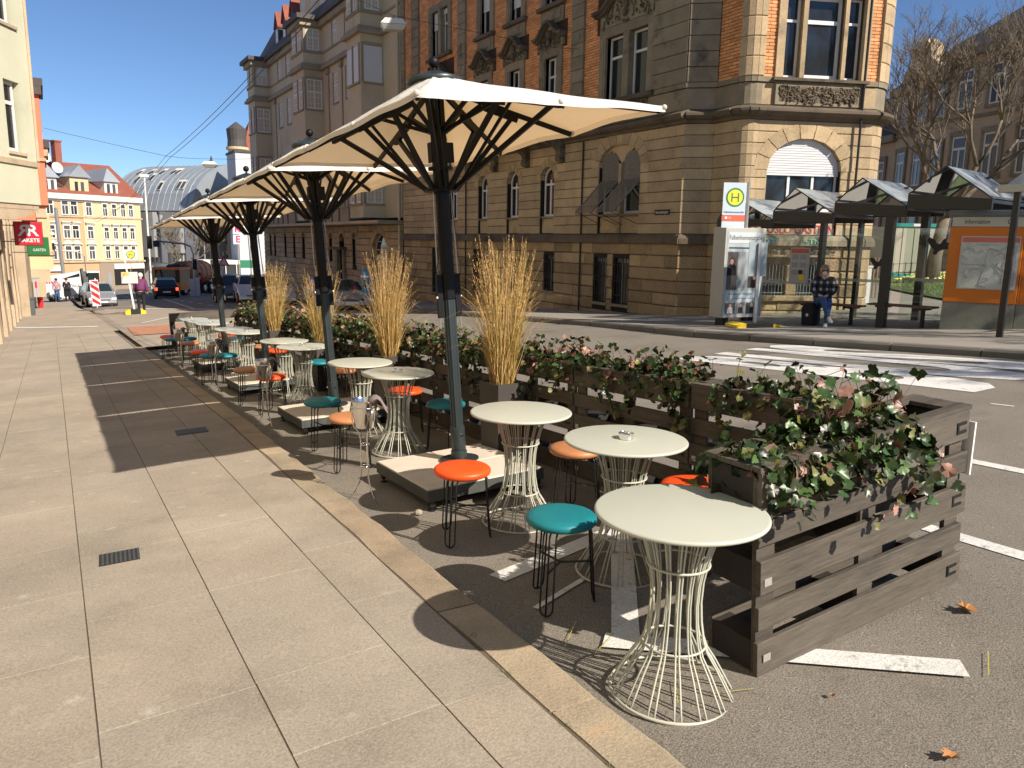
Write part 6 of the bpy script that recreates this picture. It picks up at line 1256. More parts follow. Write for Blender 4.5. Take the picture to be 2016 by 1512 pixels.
for k in range(5): b = MB(); b.box(k * 1.0, k * 1.0 + .08, -.02, .09, -1, 2.5); b.build('mullion', M['farwhite'], GS_)
b = MB(); b.box(2.0, 2.9, .0, .09, -.2, 1.2); b.build('poster', M['red'], GS_)
# ---------------------------------------------------------------- houses behind the bus stop
def side_house(name, label, a, c, z0, z1, rows_, cols_, wall, roof=None, depth=9, seed=0, gable=None):
    t = thing(name, label, 'house', (a[0], a[1], z0)); FF = Facade(t, a[0], a[1], atan2(c[1] - a[1], c[0] - a[0])); L_ = hypot(c[0] - a[0], c[1] - a[1]); FF.box('wall', wall, 0, L_, 0, depth, z0 - 3, z1)
    me = None
    for z, h in rows_:
        FF.box('string_course', 'trim', -.1, L_ + .1, -.12, -.002, z - .55, z - .38)
        for k in range(cols_):
            u = L_ * (k + .5) / cols_; w = .95; key = h
            b = MB(); b.box(-w / 2 - .2, w / 2 + .2, -.14, 0, -.16, 0); b.box(-w / 2 - .2, -w / 2, -.1, 0, 0, h); b.box(w / 2, w / 2 + .2, -.1, 0, 0, h); b.box(-w / 2 - .2, w / 2 + .2, -.12, 0, h, h + .3)
            if me is None or me[0] != h: g = MB(); g.box(-w / 2, w / 2, -.04, -.003, 0, h); f = MB(); f.box(-w / 2, -w / 2 + .09, -.07, -.041, 0, h); f.box(w / 2 - .09, w / 2, -.07, -.041, 0, h); f.box(-.05, .05, -.07, -.041, .09, h * .68); f.box(-w / 2 + .09, w / 2 - .09, -.07, -.041, h * .68, h * .74); f.box(-w / 2 + .09, w / 2 - .09, -.07, -.041, 0, .09); f.box(-w / 2 + .09, w / 2 - .09, -.07, -.041, h - .09, h); me = (h, b.mesh('window', M['trim']), g.mesh('pane', M['farwin']), f.mesh('window_frame', M['farwhite']))
            o = link('window', me[1], t); o.location = Vector(FF.loc) + Matrix.Rotation(FF.rz, 3, 'Z') @ Vector((u, -.002, z)); o.rotation_euler = (0, 0, FF.rz); link('pane', me[2], o); link('window_frame', me[3], o)
    FF.box('cornice', 'trim', -.3, L_ + .3, -.5, -.002, z1 - .3, z1 + .1)
    if roof: b = MB(); b.add([(-.4, -.5, z1 + .1), (L_ + .4, -.5, z1 + .1), (L_ - 1, 3.2, z1 + roof), (1, 3.2, z1 + roof), (-.4, depth, z1 + .1), (L_ + .4, depth, z1 + .1)], [(0, 1, 2, 3), (0, 3, 4), (1, 5, 2), (3, 2, 5, 4)]); FF.put('roof', b, M['slate'], fix=False)
    if gable: 
        u, w, h = gable; b = MB(); b.prism([(u - w, z1), (u + w, z1), (u + w, z1 + h * .35), (u + w * .6, z1 + h * .5), (u + w * .5, z1 + h * .8), (u, z1 + h), (u - w * .5, z1 + h * .8), (u - w * .6, z1 + h * .5), (u - w, z1 + h * .35)], -.15, .6, 'y'); FF.put('gable', b, M[wall] if isinstance(wall, str) else wall)
    return t, FF
M['sand3'] = mat('far_brown_sandstone', (.45, .35, .235), .9, .2, .5, dirt=((.11, .08, .055), .5, .55, .6))
side_house('slate_roofed_house', 'brown stone house with a steep dark slate roof seen past the bay', (50, 41.5), (46.4, 31.5), -1.5, 8.4, [(1.5, 2), (5.0, 2)], 4, 'sand3', 3.4)
t_, f_ = side_house('gabled_sandstone_house', 'tall brown sandstone house with a stepped gable behind the bare tree', (46.2, 31.4), (43.2, 26.2), -1.2, 11.0, [(1.6, 2), (5.2, 2.1), (8.8, 2.0)], 3, 'sand3', 3.0, gable=(2.4, 1.9, 2.6))
side_house('large_sandstone_house', 'wide brown sandstone house with a curved slate roof at the right edge', (43.0, 26.2), (40.0, 14.5), -1.0, 11.8, [(1.7, 2.1), (5.3, 2.2), (8.9, 2.0)], 6, 'sand3', 2.6, gable=None)
CO = thing('site_container', 'cream site cabin framed in turquoise green behind the bare tree', 'cabin', (31.9, 21.75, FP(32, 21.7)), atan2(-1.39, 2.12)); tq = mat('turquoise_frame', (.02, .26, .22), .5); crm = mat('cream_panel', (.42, .40, .31), .7, .05, 1)
b = MB(); b.box(.12, 2.4, .05, 2.2, .25, 2.3); b.build('panel', crm, CO)
for k in range(4): b = MB(); b.box(.3 + k * .5, .32 + k * .5, .03, .05, .25, 2.3); b.build('panel_joint', crm, CO)
for (x0, x1, z0, z1) in ((0, .12, 0, 2.45), (2.4, 2.55, 0, 2.45), (.12, 2.4, 2.3, 2.45), (.12, 2.4, 0.1, .25)): b = MB(); b.box(x0, x1, 0, .14, z0, z1); b.build('frame', tq, CO)
b = MB(); b.box(2.45, 2.55, .14, 2.2, 2.3, 2.45); b.build('frame', tq, CO); b = MB(); b.box(1.2, 1.7, -.01, -.002, 2.32, 2.43); b.build('name_plate', M['white'], CO)
b = MB()
for i in range(16): x = 31.2 + i * .22; y = 21.9 - i * .145; b.bar((x, y, FP(x, y)), (x, y, FP(x, y) + .7), .02)
b.bar((31.2, 21.9, FP(31.2, 21.9) + .65), (34.5, 19.7, FP(34.5, 19.7) + .65), .02); tag(b.build('park_railing', M['iron'], None), 'thin iron railing in front of the cream cabin', 'railing')
WC = thing('white_cabinet', 'white electrical cabinet with scribbles beside the rounded bay', 'cabinet', (19.75, 14.1, FP(19.7, 14)), -.5); b = MB(); b.box(-.22, .22, -.2, .2, 0, 1.0); b.build('body', M['white'], WC); b = MB(); b.box(-.24, .24, -.22, .22, 1.002, 1.05); b.build('lid', M['white'], WC); text('scribble', 'Ro', .2, M['iron'], WC, (0, -.203, .6), UP, .001)
GT_ = thing('wooden_gate', 'reddish slatted gate with round posts beside the bay', 'gate', (21.0, 15.2, FP(21, 15)), -.45)
for k in range(9): b = MB(); b.box(k * .12, k * .12 + .04, 0, .03, 0, 1.25); b.build('slat', mat('grey_pink_wood', (.22, .13, .10), .8, .2, 4), GT_)
b = MB(); b.tube([(-.1, 0, 0), (-.1, 0, 1.8)], .07, 8); b.build('post', mat('pink_post', (.35, .10, .08), .7), GT_); b = MB(); b.tube([(-.35, 0, 1.9), (-.15, 0, 2.1), (-.1, 0, 1.95), (-.1, 0, 1.8)], .09, 8); b.build('pipe_elbow', M['beigetrim'], GT_)
BI = thing('billboard', 'dark advertising board with white letters above the kiosk roof', 'billboard', (33, 14.4, 2.6), -.9); b = MB(); b.box(0, 3.4, 0, .1, 0, 1.7); b.build('panel', M['darkcloth'], BI); text('lettering', 'CUPRA', .42, M['white'], BI, (.95, -.006, .35), UP, .002); text('lettering', '97', .6, M['red'], BI, (-.8, -.006, .75), UP, .002)
b = MB(); b.box(-1.6, -.02, 0.02, .08, .3, 1.2); b.build('pale_panel', crm, BI); b = MB(); b.bar((1.7, .05, -3), (1.7, .05, 0), .12); b.build('pole', M['steel'], BI)
# ---------------------------------------------------------------- bare trees
def bare_tree(label, x, y, z, h, seed, trunk_r=.24, fork=.28, spread=.5, depth=6, lean=(0, 0), group=None, twr=.006):
    t = thing('bare_tree', label, 'tree', (x, y, z)); r = random.Random(seed); TR = MB(); BR = MB(); TW_ = MB()
    f = Vector((lean[0], lean[1], h * fork)); pts = [Vector((0, 0, -.1)), Vector((lean[0] * .2, lean[1] * .2, h * fork * .4)), f]; TR.tube(pts, [trunk_r * 1.25, trunk_r, trunk_r * .8], 10)
    def grow(p, d, l, rad, k):
        n = 3; pts = [p]; q = p.copy(); dd = d.copy()
        for i in range(n): dd = (dd + Vector((r.gauss(0, .13), r.gauss(0, .13), r.gauss(.03, .07)))).normalized(); q = q + dd * l / n; pts.append(q)
        rr = [max(twr, rad * (1 - .35 * i / n)) for i in range(n + 1)]; m = BR if k < 3 else TW_
        m.tube(pts, rr, 6 if k < 3 else 3)
        if k >= depth: return
        nc = r.choice([2, 3, 3]) if k else 2
        for i in range(nc): ax = Vector((r.gauss(0, 1), r.gauss(0, 1), r.gauss(0, .5))).normalized(); nd = (dd + ax * spread * r.uniform(.6, 1.3)).normalized(); nd.z += .12; grow(pts[-1], nd.normalized(), l * r.uniform(.62, .85), rad * .62, k + 1)
        if k > 0: ax = Vector((r.gauss(0, 1), r.gauss(0, 1), .3)).normalized(); grow(pts[r.choice([1, 2])], (dd + ax).normalized(), l * .6, rad * .45, k + 2)
    nl = 4
    for i in range(nl): a = 2 * pi * i / nl + r.gauss(0, .3); grow(f - Vector((0, 0, .1)), Vector((cos(a) * .8, sin(a) * .8, 1)).normalized(), h * .2, trunk_r * .55, 0)
    TR.build('trunk', M['bark'], t, smooth=True); BR.build('limbs', M['bark'], t, smooth=True); TW_.build('twigs', M['bark'], t, 'stuff', fix=False)
    if group: t['group'] = group
    return t
bare_tree('big bare plane tree in the grass behind the bus shelter', 29.0, 17.65, FP(29.0, 17.65), 11.3, 12, .24, .22, .62, 7, (.25, -.1), twr=.005)
bare_tree('bare street tree in front of the grey zinc house', 13.6, 100, -4.7, 9.5, 9, .22, .25, .6, 5, twr=.02)
bare_tree('bare tree on the pavement just outside the right edge of the view', 18.2, 2.6, FP(18, 2.6), 9.5, 3, .2, .3, .5, 6, twr=.012)
bare_tree('bare tree on the pavement behind the viewer', 17.2, -5.5, FP(17, -5.5), 9.5, 4, .2, .3, .5, 6, twr=.012)

# ================================================================ VEHICLES
def car(label, x, y, rz, col, L_=3.9, W_=1.64, H_=1.42, zf=R, sport=False, lit=False, sign_=1, group=None, z=None):
    cm = mat('car_paint_' + '_'.join('%02d' % int(c * 99) for c in col), col, .3, metal=.3, coat=.6, spec=.6)
    t = thing('car', label, 'car', (x, y, zf(x, y) if z is None else z), rz, group); w = W_ / 2      # front faces -y
    hb = .62 * H_; prof = [(0, .28), (.04, .55), (.12, .62 if not sport else .5), (L_ * .27, hb + .02), (L_ * .98, hb + .05), (L_, hb - .12), (L_ * .995, .3), (L_ * .93, .2), (.3, .2)]
    def body(pr, ws, m, nm, bev=.05):
        b = MB(); n = len(pr); vs = []
        for s in (-1, 1):
            for (yy, zz), wd in zip(pr, ws): vs.append((s * wd, yy - L_ / 2, zz))
        b.add(vs, [tuple(range(n)), tuple(range(2 * n - 1, n - 1, -1))] + [(i, n + i, n + (i + 1) % n, (i + 1) % n) for i in range(n)]); o = b.build(nm, m, t); q = o.modifiers.new('b', 'BEVEL'); q.width = bev; q.segments = 3; q.limit_method = 'ANGLE'; return o
    body(prof, [w * .9, w * .93, w * .93, w * .98, w * .97, w * .95, w * .95, w * .93, w * .93], cm, 'body', .07)
    rp = [(L_ * .25, hb - .02), (L_ * .40, H_ - .05), (L_ * .46, H_), (L_ * .78, H_ - .02), (L_ * .90, H_ - .10), (L_ * .985, hb)] if not sport else [(L_ * .30, hb - .02), (L_ * .47, H_ - .02), (L_ * .56, H_), (L_ * .95, hb)]
    body(rp, [w * .93] + [w * .72] * (len(rp) - 2) + [w * .93], cm, 'cabin', .05)
    def P(yy, zz, wd, s): return (s * wd, yy - L_ / 2, zz)
    def gl(nm, pts): b = MB(); b.add(pts, [tuple(range(len(pts)))]); return b.build(nm, M['carglass'], t, fix=False)
    y0, z0_, y1, z1_ = rp[0][0], rp[0][1], rp[1][0], rp[1][1]; e = .012
    gl('windscreen', [P(y0 + .1 - e, z0_ + .07 + e, w * .84, -1), P(y0 + .1 - e, z0_ + .07 + e, w * .84, 1), P(y1 - .03 - e, z1_ - .02 + e, w * .66, 1), P(y1 - .03 - e, z1_ - .02 + e, w * .66, -1)])
    ya, za = rp[-2]; yb, zb = rp[-1]
    gl('rear_window', [P(ya + .03 + e, za - .04 + e, w * .64, -1), P(ya + .03 + e, za - .04 + e, w * .64, 1), P(yb - .03 + e, zb + .08, w * .84, 1), P(yb - .03 + e, zb + .08, w * .84, -1)])
    for s in (-1, 1):
        f = .955; wd = lambda zz: w * (.93 - .21 * (zz - hb) / (H_ - hb)) + .012
        for a0, a1 in ((.30, .54), (.57, .74), (.76, .86)): gl('side_window', [P(L_ * a0, hb + .06, wd(hb + .06), s), P(L_ * a1, hb + .06, wd(hb + .06), s), P(L_ * max(min(a1 - .0, .84), a0 + .01) - .05, H_ - .09, wd(H_ - .09), s), P(L_ * max(a0, .39), H_ - .09, wd(H_ - .09), s)])
        b = MB(); b.box(s * (w * .95), s * (w * 1.06), L_ * .29 - L_ / 2, L_ * .29 - L_ / 2 + .1, hb + .03, hb + .16); b.build('wing_mirror', cm, t)
        for yy in (.19, .80):
            b = MB(); b.lathe([(.001, -.1), (.30, -.1), (.31, -.06), (.31, .06), (.30, .1), (.001, .1)], 18); o = b.build('wheel', M['rubber'], t); o.location = (s * (w - .09), L_ * yy - L_ / 2, .31); o.rotation_euler = (0, pi / 2, 0)
            b = MB(); b.lathe([(.001, -.105), (.19, -.105), (.20, .105), (.001, .105)], 12); b.build('rim', M['hub'], o)
        b = MB(); b.box(s * w * .55, s * w * .88, -L_ / 2 - .005, -L_ / 2 + .12, .50 if not sport else .45, .64 if not sport else .56); o = b.build('headlight', M['lamp'], t)
        b = MB(); b.box(s * w * .74, s * w * .93, L_ / 2 - .12, L_ / 2 + .01, .66, .86); b.build('tail_light', M['redlamp'] if lit else M['red'], t)
    b = MB(); b.box(-.26, .26, -L_ / 2 - .02, -L_ / 2 + .02, .34, .45); b.build('number_plate', M['plate'], t); b = MB(); b.box(-.26, .26, L_ / 2 - .02, L_ / 2 + .02, .50, .61); b.build('number_plate', M['plate'], t)
    b = MB(); b.box(-w * .8, w * .8, -L_ / 2 - .0, -L_ / 2 + .1, .20, .31); b.box(-w * .5, w * .5, -L_ / 2 - .005, -L_ / 2 + .1, .48, .54); b.build('grille', M['rubber'], t)
    return t
car('silver grey hatchback parked facing the viewer behind the striped barrier', 2.45, 53.4, .06, (.32, .33, .35))
car('black hatchback driving away with red brake lights', 7.35, 63.4, pi - .06, (.012, .012, .015), 3.7, 1.66, 1.5, lit=True)
car('dark brown car, first of the cars parked on the right side', 8.95, 47.5, -.12, (.05, .045, .04), 4.0, 1.7, 1.55, group='cars parked along the right side')
car('white car, middle of the cars parked on the right side', 9.25, 43.2, -.12, (.62, .62, .60), 3.7, 1.65, 1.5, group='cars parked along the right side')
car('light grey estate, nearest of the small cars parked on the right side', 9.5, 39.2, -.12, (.42, .41, .38), 4.1, 1.7, 1.48, group='cars parked along the right side')
car('low grey sports car parked behind the dry grasses', 10.1, 31.2, -.05, (.27, .29, .31), 4.4, 1.8, 1.22, sport=True)
# tanker sweeper truck
TK = thing('tanker_truck', 'orange street-cleaning tanker truck with a big cylindrical tank', 'truck', (8.0, 67.5, R(8, 67.5)), -.62); ok = mat('truck_orange', (.78, .20, .02), .45, .1, 1); rt = mat('tank_rust_orange', (.34, .10, .03), .5, .15, 1.)
b = MB(); b.box(-1.1, 1.1, 0, 1.6, .5, 1.1); b.build('cab_lower', ok, TK); b = MB(); b.box(-1.08, 1.08, .08, 1.6, 1.1, 2.1); b.build('cab_glazing', M['carglass'], TK); b = MB(); b.box(-1.15, 1.15, -.1, 1.7, 2.1, 2.28); b.build('cab_roof', ok, TK)
for x in (-1.09, 1.03): b = MB(); b.box(x, x + .07, .06, .13, 1.1, 2.1); b.build('cab_pillar', ok, TK)
b = MB(); b.box(-.9, .9, 1.6, 6.2, .55, .8); b.build('chassis', M['iron'], TK); b = MB(); b.lathe([(.001, 0), (.8, .0), (.95, .15), (.97, .3), (.97, 4.0), (.95, 4.15), (.8, 4.3), (.001, 4.3)], 26); o = b.build('tank', rt, TK, smooth='auto'); o.location = (0, 1.9, 1.72); o.rotation_euler = (-pi / 2, 0, 0)
for k in range(5): b = MB(); b.ring(0, 0, .4 + k * .85, .975, .025, 26, 5); b.build('tank_band', rt, o)
for yy in (.9, 4.2, 5.4):
    for s in (-1, 1): b = MB(); b.lathe([(.001, -.15), (.45, -.15), (.48, 0), (.45, .15), (.001, .15)], 18); o = b.build('wheel', M['rubber'], TK); o.location = (s * .9, yy, .48); o.rotation_euler = (0, pi / 2, 0); b = MB(); b.lathe([(.001, -.155), (.25, -.155), (.25, .155), (.001, .155)], 10); b.build('rim', M['hub'], o)
b = MB(); b.box(-.5, .5, 1.2, 3.4, 2.29, 2.5); b.box(-.15, .15, .3, .5, 2.29, 2.45); b.build('hose_gear', M['iron'], TK); b = MB(); b.box(-.5, -.15, -.14, -.02, .5, 1.0); b.build('warning_panel', M['red'], TK)
# white van and digger on the left
VN = thing('white_van', 'white works van with a red and white chevron band on its side', 'van', (-.35, 67.5, R(0, 67.5)), -.15); b = MB(); b.prism([(0, .3), (0, 1.75), (.15, 1.95), (2.4, 2.35), (2.5, 1.2), (2.5, .3)], 0, 1.9, 'y'); o = b.build('body', M['whitewall'], VN); q = o.modifiers.new('b', 'BEVEL'); q.width = .06; q.segments = 3
for k in range(5): b = MB(); b.prism([(.1 + k * .17, 1.42), (.2 + k * .17, 1.42), (.13 + k * .17, 1.62), (.03 + k * .17, 1.62)], -.008, -.002, 'y'); b.build('chevron', M['red'], VN)
b = MB(); b.prism([(1.0, 1.75), (2.3, 1.95), (2.3, 2.2)], -.01, -.002, 'y'); b.build('window', M['carglass'], VN); text('lettering', 'LÖSCH', .26, M['iron'], VN, (1.9, -.005, 1.25), UP, .002)
for x in (.45, 2.0): b = MB(); b.lathe([(.001, -.1), (.33, -.1), (.33, .1), (.001, .1)], 16); o = b.build('wheel', M['rubber'], VN); o.location = (x, .1, .33); o.rotation_euler = (pi / 2, 0, 0)
DG = thing('mini_excavator', 'mini excavator with a folded arm and bucket beside the white van', 'excavator', (2.3, 66, R(2.3, 66)), .3)
b = MB(); b.box(-.2, .9, 0, 1.6, 0, .45); b.build('tracks', M['rubber'], DG); b = MB(); b.box(-.1, 1.0, .1, 1.5, .5, 1.1); b.build('body', M['whitewall'], DG); b = MB(); b.box(.2, 1.0, .2, 1.2, 1.1, 2.1); b.build('cab', M['carglass'], DG); b = MB(); b.box(.15, 1.05, .15, 1.25, 2.1, 2.2); b.build('cab_roof', M['whitewall'], DG)
b = MB(); b.bar((-.1, .3, .9), (-.45, -.5, 2.4), .2); b.bar((-.45, -.5, 2.4), (-.35, -.9, .9), .15); b.build('arm', M['iron'], DG); b = MB(); b.prism([(-.6, .2), (-.1, .2), (.0, .8), (-.6, .9)], -1.1, -.7, 'y'); b.build('bucket', M['red'], DG)

# ================================================================ STREET FURNITURE, FAR
bz = thing('warning_barrier', 'red and white slanted-stripe barrier board on the pavement', 'barrier', (1.93, 44.1, G(1.93, 44.1)), .0); b = MB(); b.box(-.22, .30, -.12, .12, 0, .14); b.build('foot', mat('grey_rubber', (.12, .12, .11), .8), bz)
b = MB(); b.box(-.19, .19, -.03, .03, .22, 1.52); o = b.build('board', M['white'], bz); o.rotation_euler = (0, -.05, 0); b2 = MB()
for k in range(4):
    z = .24 + k * .36; P = [(-.17, z + .22), (.17, z - .06), (.17, z + .14), (-.17, z + .42)]; P = [(x, cl(zz, .24, 1.50)) for x, zz in P]; b2 = MB(); b2.prism(P, -.036, -.0305, 'y'); b2.build('red_stripe', M['red'], o)
b = MB(); b.box(-.02, .02, -.02, .02, .14, .22); b.box(-.025, .025, -.02, .02, 1.52, 1.60); b.build('stake', M['white'], bz)
hp = thing('leaning_stop_pole', 'leaning temporary bus stop pole with H sign and timetable on yellow feet', 'bus stop sign', (2.96, 37.1, G(2.96, 37.1))); feet(hp, -.3, .5, -.2, .25, .22)
b = MB(); b.bar((.08, 0, .1), (-.22, .0, 2.75), .07, .07); b.build('pole', M['white'], hp)
nb = MB(); nb.box(0, .50, -.03, .03, 0, .42); o = nb.build('sign_board', M['white'], hp); o.location = (-.18, 0, 2.32); roundel(o, .25, -.031, .21, .17)
nb = MB(); nb.box(-.35, .28, -.05, -.02, 1.32, 1.80); o = nb.build('timetable', mat('pale_grey_paper', (.55, .53, .50), .6), hp); nb = MB(); nb.box(-.33, -.05, -.056, -.051, 1.64, 1.78); nb.build('orange_heading', mat('orange_print', (.75, .42, .10), .6), o)
cs = thing('charging_station', 'blue car charging station on the far pavement', 'charging station', (10.85, 29.7, FP(10.85, 29.7)), -1.2); b = MB(); b.prism([(-.2, 0), (.2, 0), (.2, 1.30), (-.1, 1.42), (-.2, 1.42)], -.14, .14, 'y'); b.build('body', M['blue'], cs); b = MB(); b.box(-.06, .08, -.16, -.141, .7, 1.0); b.build('socket_panel', M['iron'], cs); b = MB(); b.box(-.21, .21, -.15, .15, 1.1, 1.18); b.build('white_band', M['white'], cs)
for k, (x, y) in enumerate(((10.45, 30.1), (10.95, 28.6))):
    t = thing('bollard', ['left red and white bollard beside the blue charging station', 'right red and white bollard beside the blue charging station'][k], 'bollard', (x, y, R(x, y)), group='red and white bollards by the charging station')
    for j in range(6): b = MB(); b.lathe([(.001, j * .15), (.045, j * .15), (.045, j * .15 + .149), (.001, j * .15 + .149)], 10); b.build('band', M['red'] if j % 2 else M['white'], t)
def lamp_post(label, x, y, z0, z1, arm=0, m='steel'):
    t = thing('street_lamp', label, 'street lamp', (x, y, z0)); b = MB(); b.tube([(0, 0, 0), (0, 0, z1 - z0)], .11, 8); b.build('post', M[m], t); b = MB(); b.box(-.5, .5, -.2, .2, z1 - z0, z1 - z0 + .3); b.build('lantern', M['farwhite'], t); return t
lamp_post('tall white lamp post before the zinc house', 10.8, 106.5, -5, 8.6, m='farwhite')
tp = thing('signal_mast', 'grey mast with traffic light and curved arm in front of the apricot house', 'traffic light', (.95, 84.5, -4.3)); b = MB(); b.tube([(.2, 0, 0), (0, 0, 8.3)], .16, 8); b.build('mast', M['steel'], tp); b = MB(); b.tube([(.1, 0, 4.4), (1.5, 0, 4.3), (2.0, 0, 3.9), (2.1, 0, 0)], .06, 6); b.build('arm', M['steel'], tp)
b = MB(); b.box(-.75, -.35, -.3, 0, 3.9, 5.1); b.build('signal_head', M['blackmetal'], tp); b = MB(); b.tube([(-.4, 0, 4.5), (.1, 0, 4.5)], .05, 6); b.build('bracket', M['steel'], tp); b = MB(); b.tube([(-.2, 0, 5.9), (-.9, 0, 5.9)], .05, 6); b.box(-1.1, -.3, -.2, .2, 5.85, 6.1); b.build('small_lamp', M['farwhite'], tp)
ts = thing('traffic_signal', 'traffic light mast with long curved arm carrying two signal heads', 'traffic light', (9.6, 64.5, R(9.6, 64.5))); b = MB(); b.tube([(0, 0, 0), (0, 0, 3.2), (-.15, 0, 3.75), (-.6, 0, 3.95), (-2.6, 0, 4.15)], .07, 8); b.build('mast', M['steel'], ts)
for x0, x1, z0, z1 in ((-3.2, -2.85, 3.55, 4.5), (-2.78, -2.35, 3.7, 4.15), (-.1, .2, 2.0, 2.8)): b = MB(); b.box(x0, x1, -.25, .05, z0, z1); b.build('signal_head', M['blackmetal'], ts)
b = MB(); b.box(.05, .35, -.1, .1, 0, 1.4); b.box(-.35, .02, -.12, .05, 0, 1.3); b.build('control_box', M['white'], ts)
tg = thing('warning_sign', 'triangular red bordered road sign leaning behind the parasol poles', 'road sign', (11.9, 65, R(11.9, 65))); b = MB(); b.tube([(0, 0, 0), (0, 0, 3.3)], .04, 6); b.build('post', M['steel'], tg); b = MB(); b.prism([(-.45, 2.2), (.45, 2.2), (0, 3.0)], -.08, -.05, 'y'); b.build('red_triangle', M['red'], tg); b = MB(); b.prism([(-.28, 2.3), (.28, 2.3), (0, 2.8)], -.09, -.081, 'y'); b.build('white_triangle', M['white'], tg)
# overhead wires and hanging lamps
def wire(label, pts, r_=.012):
    b = MB(); P = []
    for a, c in zip(pts, pts[1:]):
        a, c = Vector(a), Vector(c); l = (c - a).length; sag = l * l * .00035
        for k in range(8): f = k / 8; P.append(a.lerp(c, f) - Vector((0, 0, 4 * sag * f * (1 - f))))
    P.append(Vector(pts[-1])); b.tube(P, r_, 4); o = b.build('overhead_wire', M['wire'], None); tag(o, label, 'wire')
wire('left of two overhead cables rising from the knot to the top of the view', [(5.33, 42.5, 5.42), (5.87, 18.95, 7.03), (6.3, 0, 8.4)], .014); wire('right of two overhead cables rising from the knot to the top of the view', [(5.5, 42.3, 5.36), (5.99, 18.8, 6.98), (6.5, 0, 8.3)], .014)
wire('left cable running from the knot down the street', [(5.33, 42.5, 5.42), (3.5, 97, 2.9)], .012); wire('right cable running from the knot down the street', [(5.5, 42.3, 5.36), (4.6, 80, 3.4), (4.4, 97, 3.2)], .012)
wire('thin span wire from the coral house to the knot and on to the beige house', [(.3, 48.5, 7.0), (5.4, 42.4, 5.42), (9.0, 52.0, 6.3), (13.2, 60, 7.2)], .009)
wire('thin span wire over the street from the left lamp to a brick house window hood', [(4, 18, 8.2), (7.96, 22.73, 8.36), (10.42, 25.6, 9.2 - .35), (14.05, 23.64, 8.18)], .008); wire('short wire anchor between two brick house windows', [(14.0, 22.2, 7.7), (14.25, 20.3, 7.3)], .006)
def hung_lamp(label, x, y, z, s=1.):
    t = thing('hanging_lamp', label, 'street lamp', (x, y, z), -.35, 'white lamps hung over the street'); b = MB(); b.add([(-.28 * s, -.18 * s, .18 * s), (.28 * s, -.18 * s, .18 * s), (.28 * s, .18 * s, .18 * s), (-.28 * s, .18 * s, .18 * s), (-.43 * s, -.26 * s, 0), (.43 * s, -.26 * s, 0), (.43 * s, .26 * s, 0), (-.43 * s, .26 * s, 0)], [(0, 1, 2, 3), (0, 4, 5, 1), (1, 5, 6, 2), (2, 6, 7, 3), (3, 7, 4, 0), (7, 6, 5, 4)]); b.build('housing', M['farwhite'], t)
    b = MB(); b.add([(-.42 * s, -.25 * s, -.01), (.42 * s, -.25 * s, -.01), (.42 * s, .25 * s, -.01), (-.42 * s, .25 * s, -.01), (-.30 * s, -.16 * s, -.17 * s), (.30 * s, -.16 * s, -.17 * s), (.30 * s, .16 * s, -.17 * s), (-.30 * s, .16 * s, -.17 * s)], [(3, 2, 1, 0), (0, 1, 5, 4), (1, 2, 6, 5), (2, 3, 7, 6), (3, 0, 4, 7), (4, 5, 6, 7)]); b.build('diffuser', mat('lamp_diffuser', (.45, .45, .42), .3), t)
    b = MB(); b.tube([(-.1, 0, .18 * s), (0, 0, .28 * s), (.1, 0, .18 * s)], .012, 5); b.build('hanger', M['iron'], t)
hung_lamp('large white lamp hanging over the street before the beige house', 10.42, 25.6, 8.55); hung_lamp('small white lamp hanging over the far street', 9.0, 52.0, 5.95, 1.0)
# ================================================================ PEOPLE
def skin(name, parent, joints, edges, mt, sub=1, smooth=True):
    me = bpy.data.meshes.new(name); bm = bmesh.new(); ly = bm.verts.layers.skin.verify(); V = {}
    for i, (k, (p, r_)) in enumerate(joints.items()): v = bm.verts.new(p); V[k] = v; v[ly].radius = (r_, r_) if not isinstance(r_, tuple) else r_; v[ly].use_root = i == 0
    for a, c in edges: bm.edges.new((V[a], V[c]))
    bm.to_mesh(me); bm.free(); me.materials.append(mt); o = link(name, me, parent); s = o.modifiers.new('skin', 'SKIN'); s.use_smooth_shade = smooth; q = o.modifiers.new('sub', 'SUBSURF'); q.levels = q.render_levels = sub; return o
BE = [('pelvis', 'waist'), ('waist', 'chest'), ('chest', 'neck'), ('neck', 'chin'), ('chin', 'head'), ('head', 'crown')] + [e for s in 'LR' for e in (('chest', 'sh' + s), ('sh' + s, 'el' + s), ('el' + s, 'wr' + s), ('wr' + s, 'ha' + s), ('pelvis', 'hip' + s), ('hip' + s, 'kn' + s), ('kn' + s, 'an' + s), ('an' + s, 'to' + s))]
